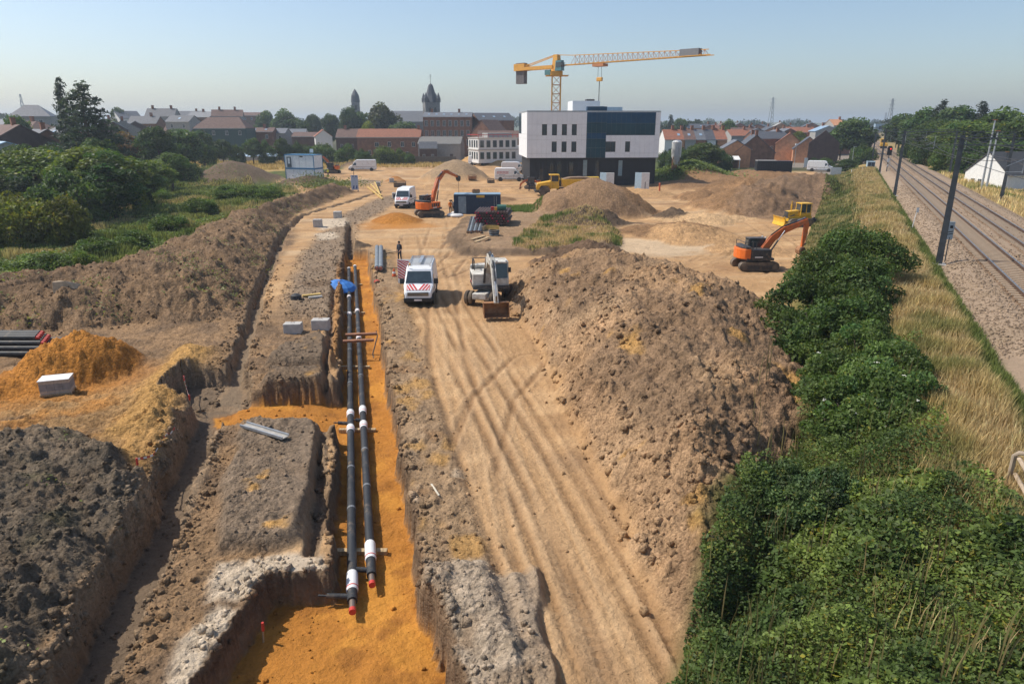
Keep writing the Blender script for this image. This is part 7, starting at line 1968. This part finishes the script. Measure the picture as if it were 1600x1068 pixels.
# blue container
p = gp(746, 334); p.z = zmean(p.x, p.y + 1, 1) - .03
t = thing("shipping_container", "dark blue storage container with grey door panel and yellow plate", "container", p, .02)
NAVY = mat("navy_steel", (.016, .04, .085), .45, .1, var=.2, dirt=.06)
def corr(m):
    n = 40; L2 = 3.0
    for k in range(n):
        x = -L2 + 6.0 * k / n
        m.box(x, x + .075, -.035 if k % 2 == 0 else -.01, .0, .16, 2.45)
part("body", NAVY, t, lambda m: m.box(-3.0, 3.0, 0, 2.4, .02, 2.5))
part("corrugation", NAVY, t, corr)
part("roof", mat("container_roof", (.22, .33, .42), .4), t, lambda m: m.box(-3.03, 3.03, -.04, 2.44, 2.503, 2.58))
part("corner_post", NAVY, t, lambda m: (m.box(-3.05, -2.9, -.06, -.036, .0, 2.5), m.box(2.9, 3.05, -.06, -.036, 0, 2.5), m.box(-2.9, 2.9, -.06, -.036, 0, .16)))
d_ = part("door", mat("container_grey", (.20, .27, .32), .5, var=.15), t, lambda m: m.box(-2.45, -1.45, -.075, -.04, .12, 2.3), label="grey door panel")
part("handle", GALV, d_, lambda m: m.box(-1.6, -1.55, -.11, -.075, 1.0, 1.3))
part("plate", mat("yellow_plate", (.62, .36, .04), .5), t, lambda m: m.box(-.1, .95, -.075, -.04, 2.15, 2.45), label="yellow plate")
for x in (2.2, 2.5): part("lock_rod", GALV, t, lambda m: m.tube([(x, -.07, .3), (x, -.07, 2.3)], .02, 6))
for k, (px_, s_) in enumerate(((741, .3), (746, .35))):
    q = atY(px_, 308, p.y + 1.5)
    tag(MB().lathe([(.05, 0), (s_ * .8, .02), (s_, .25), (s_ * .85, .5), (.1, .55)], 10).build("rusty_drum", RUSTY, None, smooth=True, loc=(q.x, p.y + 1.5, p.z + 2.58)), "rusty drum on the container roof, %s of two" % ("left" if k == 0 else "right"), "drum")
p2 = gp(778, 341)
t = thing("green_drum", "green drum and red cans on top of the pipe stack", "drum", (gp(768, 352).x + .8, gp(768, 352).y + 1.2, gp(768, 352).z + 1.47), 0)
part("drum", mat("green_paint", (.05, .15, .11), .5), t, lambda m: m.lathe([(.3, -.5), (.32, 0), (.3, .5)], 12, (.3, 0, .32), 'x'))
part("can", CAPR, t, lambda m: m.box(-.9, -.55, -.2, .15, .0, .4)); part("can", AMBER, t, lambda m: m.box(-.5, -.2, -.15, .15, .0, .35))
def bag(px_, py_, lab, s_=.5):
    p = gp(px_, py_)
    prof = [(.1, -.02), (s_, .05), (s_ * 1.05, s_ * .4), (s_ * .7, s_ * .75), (.12, s_ * .85)]
    o = MB().lathe(prof, 9).build("white_sack", mat("sack_white", (.72, .71, .68), .7, var=.1, bump=.6, bscale=5), None, smooth=True, loc=p)
    o.scale = (1.3, .8, 1); tag(o, lab, "sack", "white sacks by the container")
bag(706, 338, "white sack, leftmost of the sacks before the blue container"); bag(712, 339, "white sack in the middle of the sacks before the blue container"); bag(717, 338, "white sack, nearest to the blue container door", .45); bag(711, 334, "white sack behind the other sacks by the container", .4)

# umbrella
q = atY(532, 442, 49.2)
t = thing("umbrella", "open blue parasol standing tilted at the trench edge", "umbrella", (q.x, 49.2, q.z - .25), 0)
t.rotation_euler = (.12, .16, 0)
UB = mat("blue_canopy", (.045, .20, .55), .6, var=.08)
n = 8; prof = [(.05, .46), (.5, .38), (.92, .2), (1.2, -.03)]
for k in range(n):
    a0, a1 = 2 * math.pi * k / n, 2 * math.pi * (k + 1) / n; am = (a0 + a1) / 2
    def gore(m):
        rings = [[(r * math.cos(a) * (.965 if i == 1 else 1), r * math.sin(a) * (.965 if i == 1 else 1), z - (.03 if i == 1 else 0)) for i, a in enumerate((a0 + .01, am, a1 - .01))] for r, z in prof]
        for j in range(len(rings) - 1):
            for i in range(2): m.add([rings[j][i], rings[j][i + 1], rings[j + 1][i + 1], rings[j + 1][i], *[(x, y, z - .012) for x, y, z in (rings[j][i], rings[j][i + 1], rings[j + 1][i + 1], rings[j + 1][i])]], [(0, 1, 2, 3), (7, 6, 5, 4), (0, 4, 5, 1), (1, 5, 6, 2), (2, 6, 7, 3), (3, 7, 4, 0)])
    part("canopy_panel", UB, t, gore)
    part("rib", DARKM, t, lambda m: m.bar((0, 0, .40), (1.2 * math.cos(a0), 1.2 * math.sin(a0), -.04), .015))
zz = zg(q.x, 49.2) - t.location.z
part("pole", GALV, t, lambda m: m.tube([(0, 0, .5), (0, 0, zz - .3)], .022, 6))
part("ferrule", DARKM, t, lambda m: m.lathe([(.03, .42), (.02, .52)], 6))
p = gp(463, 468); o = MB().lathe([(.1, 0), (.38, .05), (.34, .3), (.12, .42)], 9).build("black_bag", BLACK, None, smooth=True, loc=p); tag(o, "black bag lying on the gravel left of the umbrella", "bag")
a = gp(487, 463); tag(MB().box(-.6, .6, -.12, .12, 0, .1).build("short_plank", WOODY, None, loc=(a.x, a.y, a.z + .03)), "yellow plank on the gravel left of the umbrella", "plank"); bpy.data.objects["short_plank"].rotation_euler = (0, 0, .5)
a = gp(493, 466); tag(MB().box(-.45, .45, -.14, .14, 0, .12).build("grey_plank", PLANKG, None, loc=(a.x, a.y, a.z + .03)), "short grey plank beside the yellow plank", "plank"); bpy.data.objects["grey_plank"].rotation_euler = (0, 0, .5)
# site cabins
p = gp(476, 280); p.y = 140.0; p.x = atY(476, 270, 140).x; p.z = zmean(p.x, p.y, 2) * .3
CBW, CBB = mat("cabin_white", (.84, .85, .85), .5, var=.08), mat("cabin_blue_trim", (.06, .20, .36), .5)
for k, lab in enumerate(("lower white site cabin with blue trim standing on the ground", "upper white site cabin with blue trim stacked on another")):
    z0 = p.z + k * 2.66
    t = thing("site_cabin", lab, "cabin", (p.x, p.y, z0), -.32, "stacked site cabins")
    part("wall", CBW, t, lambda m: m.box(-3.3, 3.3, -1.5, 1.5, .14, 2.5))
    part("trim", CBB, t, lambda m: (m.box(-3.35, 3.35, -1.55, 1.55, 2.5, 2.65), m.box(-3.35, 3.35, -1.55, 1.55, 0, .14)) + tuple(m.box(x - .06, x + .06, y - .06, y + .06, .14, 2.5) for x in (-3.3, 3.3) for y in (-1.5, 1.5)))
    for yy in (-.7, .7):
        f = part("window", FRAMEW, t, lambda m: m.box(-3.36, -3.302, yy - .4, yy + .4, .9, 2.1)); part("pane", GLASS, f, lambda m: m.box(-3.38, -3.362, yy - .32, yy + .32, .98, 2.02))
    if k:
        d_ = part("door", mat("cabin_door", (.10, .12, .14), .5), t, lambda m: m.box(-2.8, -1.8, -1.56, -1.502, .2, 2.2)); part("glass", LAMPG, d_, lambda m: m.box(-2.55, -2.1, -1.58, -1.562, .9, 2.0))
        part("vent", DARKM, t, lambda m: m.box(.2, .9, -1.54, -1.502, 2.15, 2.4))
        part("flag_pole", GALV, t, lambda m: m.tube([(1.6, 0, 2.65), (1.6, 0, 3.4)], .04, 6)); part("flag", FRAMEW, t, lambda m: m.box(1.62, 2.4, -.015, .015, 3.0, 3.7))
    for x in (-1.5, 0, 1.5): part("wall_joint", GALV, t, lambda m: m.box(x - .02, x + .02, -1.512, -1.502, .2, 2.45))
# sign board
p = gp(555, 299); t = thing("site_sign", "upright white and blue site sign standing on the gravel", "sign", p, .02)
part("board", mat("sign_white", (.50, .53, .60), .5), t, lambda m: m.box(-.62, .62, -.04, .04, .25, 2.75), bevel=.02)
for x in (-.2, .32):
    part("blue_mark", mat("sign_blue", (.02, .06, .22), .5), t, lambda m: m.prism([(x - .14, .45), (x + .06, .45), (x + .16, .95), (x - .02, 1.05)], 'y', -.06, -.042)); part("dark_mark", mat("sign_blue", (.02, .06, .22)), t, lambda m: m.box(x - .1, x + .1, -.06, -.042, 2.45, 2.68))
part("foot", DARKM, t, lambda m: (m.box(-.6, -.45, -.5, .5, 0, .1), m.box(.45, .6, -.5, .5, 0, .1), m.box(-.55, -.5, -.02, .02, .1, .3), m.box(.5, .55, -.02, .02, .1, .3)))
part("lifting_eye", DARKM, t, lambda m: m.tube([(-.05, 0, 2.7), (-.05, 0, 3.4)], .05, 6))
# yellow timbers at the trench end
for k, (a0, b0, lab) in enumerate((((574, 294), (598, 312), "long yellow timber leaning at the end of the narrow trench"), ((579, 291), (596, 307), "second yellow timber beside the long one at the narrow trench"), ((586, 290), (594, 306), "shortest yellow timber at the end of the narrow trench"))):
    a, b = gp(*a0), gp(*b0)
    tag(MB().bar((0, 0, .25 + .2 * k), (b.x - a.x, b.y - a.y, b.z - a.z + .15), .2, .2).build("yellow_timber", WOODY, None, loc=a), lab, "timber", "yellow timbers")
# silo
p = gp(1056, 268); p.y = 150; p.x = atY(1056, 250, 150).x; p.z = zmean(p.x, p.y, 1)
t = thing("mortar_silo", "white cylindrical mortar silo on legs beside the green mound", "silo", p, .3)
part("tank", mat("silo_white", (.66, .67, .66), .5, var=.08, dirt=.15), t, lambda m: m.lathe([(.25, 1.0), (1.05, 2.7), (1.05, 5.6), (.7, 5.95), (.0, 6.0)], 18), smooth=True)
for k in range(4):
    a = k * math.pi / 2 + .4; part("leg", RUSTY, t, lambda m: m.bar((math.cos(a) * 1.0, math.sin(a) * 1.0, -.3), (math.cos(a) * .95, math.sin(a) * .95, 3.0), .13))
part("pump_box", RUSTY, t, lambda m: m.box(-1.3, -.3, -1.2, -.5, 0, .9)); part("ladder", GALV, t, lambda m: [m.bar((-.2, -1.1, .5), (-.2, -1.1, 5.6), .05), m.bar((.2, -1.1, .5), (.2, -1.1, 5.6), .05)] + [m.bar((-.2, -1.1, .8 + q * .35), (.2, -1.1, .8 + q * .35), .04) for q in range(14)])
# black containers on the right
for k, (px_, w, lab) in enumerate(((1196, 4.2, "black container with pale roof edge before the brown gable house, left of two"), (1222, 3.8, "black container before the orange houses, right of two"))):
    p = gp(px_, 274); p.y = 158 + k * 3; p.x = atY(px_, 262, p.y).x; p.z = zmean(p.x, p.y, 1.5) * .6
    t = thing("black_container", lab, "container", p, -.12, "black containers")
    part("body", mat("black_steel", (.018, .02, .026), .5, var=.3), t, lambda m: m.box(-w / 2, w / 2, -1.2, 1.2, -.3, 2.6), bevel=.03)
    part("roof", RENDG if k == 0 else mat("black_steel", (.018, .02, .026)), t, lambda m: m.box(-w / 2 - .04, w / 2 + .04, -1.24, 1.24, 2.603, 2.72))
    for q in range(8): part("rib", mat("black_steel", (.018, .02, .026)), t, lambda m: m.box(-w / 2 + .2 + q * w / 8.4, -w / 2 + .32 + q * w / 8.4, -1.24, -1.202, .0, 2.5))
# skip behind the dump truck
p = gp(908, 300); p.y = 124; p.x = atY(908, 285, 124).x; p.z = zmean(p.x, 124, 1)
t = thing("waste_skip", "green and yellow skip standing before the black ground floor", "skip", p, .0)
part("shell", mat("skip_yellow", (.55, .36, .05), .5, dirt=.2), t, lambda m: m.box(-1.0, 3.0, -1, 1, .2, 2.3, top=(-.1, 0)), bevel=.03)
part("green_end", mat("skip_green", (.04, .22, .08), .5), t, lambda m: m.box(-2.2, -1.02, -.9, .9, .2, 2.2), bevel=.05); part("window", GLASS, t, lambda m: m.box(-2.0, -1.3, -.93, -.905, 1.2, 1.9))
# panels by the street, marker posts
for px_, py_, w, h, lab in ((1258, 262, .9, 2.6, "tall white panel beside the orange houses"), (1305, 275, 2.4, 1.9, "white board propped on the street before the parked van")):
    p = gp(px_, py_); t = thing("white_board", lab, "board", p, -.1, "white boards by the street")
    part("sheet", FRAMEW, t, lambda m: m.box(-w / 2, w / 2, -.03, .03, .15, h)); part("foot", DARKM, t, lambda m: (m.box(-w / 2, -w / 2 + .1, -.4, .4, 0, .15), m.box(w / 2 - .1, w / 2, -.4, .4, 0, .15)))
p = gp(1030, 304); t = thing("marker_post", "orange red marker post in front of the building", "post", p, 0)
part("shaft", mat("post_red", (.50, .12, .05), .6), t, lambda m: m.tube([(0, 0, -.2), (0, 0, 1.15)], .14, 8)); part("cap", mat("post_red", (.50, .12, .05)), t, lambda m: m.lathe([(.18, 1.15), (.12, 1.3)], 8))
p = gp(1330, 262); t = thing("lamp_post", "thin lamp post by the street near the railway", "lamp post", p, 0)
part("shaft", GALV, t, lambda m: m.tube([(0, 0, -.2), (0, 0, 5.4)], [.09, .05], 8)); part("lamp_head", GALV, t, lambda m: m.box(-.1, .6, -.1, .1, 5.35, 5.5))
p = gp(1258, 262); t = thing("lamp_post", "thin pole with white box before the orange houses", "lamp post", (p.x - 1.5, p.y + 4, p.z), 0)
part("shaft", GALV, t, lambda m: m.tube([(0, 0, -.2), (0, 0, 6.2)], [.09, .05], 8)); part("box", FRAMEW, t, lambda m: m.box(-.3, .3, -.2, .2, 5.8, 6.2))
# stakes with red and white tape
def stake(px_, py_, h, lab):
    p = gp(px_, py_); t = thing("marker_stake", lab, "stake", p, 0, "stakes with tape")
    part("shaft", WOOD, t, lambda m: m.tube([(0, 0, -.2), (.05, 0, h)], .025, 6)); part("red_tip", CAPR, t, lambda m: m.tube([(.045, 0, h - .22), (.052, 0, h + .02)], .034, 6)); return p + Vector((.05, 0, h))
s1 = stake(283, 572, .95, "red tipped stake on the sandy ground above the pit"); s2 = stake(298, 646, .85, "red tipped stake at the edge of the pit")
s3 = stake(215, 738, .5, "low red tipped stake at the foot of the dark mound"); s4 = stake(404, 952, .55, "red tipped stake in the orange sand by the clay face")
def tape(a, b, sag, lab):
    t = thing("barrier_tape", lab, "tape", a, 0, "red and white tapes")
    n = 15; d = b - a
    P = [d * (k / n) + Vector((0, 0, -sag * 4 * (k / n) * (1 - k / n))) for k in range(n + 1)]
    P = [Vector((q.x, q.y, max(q.z, zg(a.x + q.x, a.y + q.y) + .03 - a.z))) for q in P]
    for k in range(n):
        q0, q1 = P[k], P[k + 1]
        part("tape_strip", CAPR if k % 2 else FRAMEW, t, lambda m: m.hexa([tuple(q0 + Vector((0, -.004, -.035))), tuple(q1 + Vector((0, -.004, -.035))), tuple(q1 + Vector((0, .004, -.035))), tuple(q0 + Vector((0, .004, -.035))), tuple(q0 + Vector((0, -.004, .035))), tuple(q1 + Vector((0, -.004, .035))), tuple(q1 + Vector((0, .004, .035))), tuple(q0 + Vector((0, .004, .035)))]))
tape(s1, s2, .25, "red and white tape hanging between the two stakes by the pit"); tape(gp(278, 672, 0, .05), s3, .3, "red and white tape lying along the narrow ridge to the mound")
p = gp(616, 432); t = thing("traffic_cone", "small orange traffic cone beside the striped van door", "cone", p, 0)
part("body", mat("cone_orange", (.7, .12, .03), .5), t, lambda m: m.lathe([(.17, .03), (.05, .6), (.03, .62)], 10)); part("foot", BLACK, t, lambda m: m.box(-.22, .22, -.22, .22, 0, .03)); part("band", FRAMEW, t, lambda m: m.lathe([(.127, .25), (.092, .4)], 10))
p = gp(589, 441); tag(MB().lathe([(.05, 0), (.22, .03), (.18, .14), (.05, .2)], 8).build("red_bag", CAPR, None, smooth=True, loc=p), "small red bag beside the trench right of the umbrella", "bag")
# broken stone wall in the meadow
p = gp(105, 449); p.z -= .35; t = thing("rubble_block", "broken pale block of masonry at the foot of the meadow", "rubble", p, .1, scale=.8)
part("core", mat("pale_masonry", (.48, .36, .24), .9, var=.25, bump=.6), t, lambda m: m.hexa([(-.9, -.4, -.2), (.9, -.3, -.2), (1.0, .5, -.2), (-.8, .5, -.2), (-.85, -.3, .85), (.2, -.25, .9), (.8, .4, .5), (-.7, .45, .8)]), bevel=.05)

# ---- people
SKIN = mat("skin", (.45, .26, .18), .6); HAIR = mat("dark_hair", (.03, .022, .018), .8)
def person(label, loc, rz, top, legs, helmet=None, arms=((.24, .02, 1.12, .22, .22, .98), (.24, .0, 1.12, .24, .1, .88)), lean=0.0, stride=.06):
    t = thing("person", label, "person", loc, rz)
    V, E_, Rr = [], [], []
    def j(x, y, z, r, par=None):
        V.append((x, y + lean * max(0, z - .95), z)); Rr.append(r)
        if par is not None: E_.append((par, len(V) - 1))
        return len(V) - 1
    pel = j(0, 0, .96, .145); wa = j(0, 0, 1.12, .135, pel); chs = j(0, 0, 1.32, .155, wa); nk = j(0, .01, 1.49, .06, chs); hd = j(0, .03, 1.58, .085, nk); j(0, .03, 1.70, .08, hd)
    j(0, .115, 1.6, .018, hd)
    for i, s_ in enumerate((-1, 1)):
        ax = arms[i]
        sh = j(s_ * .19, 0, 1.42, .07, chs); el = j(s_ * ax[0], ax[1], ax[2], .05, sh); wr_ = j(s_ * ax[3], ax[4], ax[5], .034, el)
        d = Vector((s_ * (ax[3] - ax[0]), ax[4] - ax[1], ax[5] - ax[2])).normalized()
        pm = j(s_ * ax[3] + d.x * .06, ax[4] + d.y * .06, ax[5] + d.z * .06, .036, wr_)
        for q in range(4): 
            o_ = (q - 1.5) * .018
            f1 = j(s_ * ax[3] + d.x * .11 + o_ * .4, ax[4] + d.y * .11 + o_, ax[5] + d.z * .11, .009, pm); j(s_ * ax[3] + d.x * (.15 + .008 * (q in (1, 2))) + o_ * .4, ax[4] + d.y * .15 + o_ + .008, ax[5] + d.z * .15, .008, f1)
        th = j(s_ * (ax[3] - .035), ax[4] + .03, ax[5] + d.z * .07, .010, wr_)
        hp_ = j(s_ * .095, 0, .9, .095, pel); kn = j(s_ * .11, s_ * stride * .5 + .02, .5, .065, hp_); an = j(s_ * .115, s_ * stride - .02, .09, .045, kn); j(s_ * .12, s_ * stride + .13, .04, .04, an)
    me = bpy.data.meshes.new("body"); me.from_pydata(V, E_, []); o = bpy.data.objects.new("body", me); COL.objects.link(o)
    o.modifiers.new("skin", 'SKIN'); o.modifiers.new("sub", 'SUBSURF').levels = 1
    for k, r in enumerate(Rr): me.skin_vertices[0].data[k].radius = (r, r)
    me.skin_vertices[0].data[0].use_root = True
    dg = bpy.context.evaluated_depsgraph_get(); m2 = bpy.data.meshes.new_from_object(o.evaluated_get(dg)); bpy.data.objects.remove(o)
    for m_ in (top, legs, SKIN, BLACK): m2.materials.append(m_)
    for pg in m2.polygons:
        c_ = pg.center
        z = c_.z
        k = 0 if z > .95 else 1
        if z > 1.5: k = 2
        if z < .09: k = 3
        for i, s_ in enumerate((-1, 1)):
            a_ = arms[i]
            if (c_ - Vector((s_ * a_[3], a_[4] + lean * max(0, a_[5] - .95), a_[5]))).length < .17 and abs(c_.x) > .14 or (c_ - Vector((s_ * a_[3], a_[4] + lean * max(0, a_[5] - .95), a_[5]))).length < .05: k = 2
        pg.material_index = k; pg.use_smooth = True
    b = bpy.data.objects.new("body", m2); COL.objects.link(b); b.parent = t
    y_ = .03 + lean * .7
    if helmet: part("helmet", helmet, t, lambda m: (m.lathe([(.125, 1.65), (.12, 1.72), (.08, 1.79), (.01, 1.81)], 12, (0, y_, 0)), m.box(-.1, .1, y_ + .06, y_ + .18, 1.645, 1.665)), smooth=True)
    else: part("hair", HAIR, t, lambda m: m.lathe([(.094, 1.60), (.102, 1.66), (.085, 1.74), (.01, 1.775)], 12, (0, y_ - .015, 0)), smooth=True)
    return t
BLU = mat("work_trousers", (.03, .035, .05), .8); NVY = mat("dark_jacket", (.035, .038, .05), .8); HVO = mat("orange_vest", (.85, .22, .02), .6); HVY = mat("yellow_vest", (.65, .68, .05), .6); WSH = mat("pale_shirt", (.6, .58, .55), .7)
p = gp(625, 409); person("person in dark clothes standing behind the striped van door", p, 2.6, NVY, BLU)
p = gp(704, 334); person("person in orange vest standing left of the blue container", p, .3, HVO, BLU, mat("helmet_dark", (.05, .03, .02), .5))
p = gp(709, 333); person("person in pale shirt bending beside the blue container", p, 2.2, WSH, BLU, None, lean=.35)
p = gp(827, 299); person("person in dark clothes walking left of the mini excavator", p, 1.2, NVY, BLU, stride=.16)
p = gp(513, 276); person("person in yellow vest standing beside the small orange excavator", p, 1.0, HVY, BLU, mat("helmet_white", (.7, .7, .68), .4))
# ------------------------------------------------------------------ air
HZ = bpy.data.materials.new("haze_air"); HZ.use_nodes = True
nt = HZ.node_tree
for n in list(nt.nodes): nt.nodes.remove(n)
ho = nt.nodes.new("ShaderNodeOutputMaterial"); hv = nt.nodes.new("ShaderNodeVolumePrincipled")
hv.inputs["Color"].default_value = (.78, .89, 1.0, 1); hv.inputs["Density"].default_value = 0.00036; hv.inputs["Anisotropy"].default_value = 0.25
nt.links.new(hv.outputs[0], ho.inputs["Volume"])
hz_ = MB().box(-12500, 12500, -150, 5900, -5, 66).build("haze", HZ, None)
tag(hz_, "thin pale summer haze over the whole place", None, None, "stuff")

# print("tris", sum(len(o.data.loop_triangles) or sum(len(p.vertices) - 2 for p in o.data.polygons) for o in scene.objects if o.type == "MESH"))
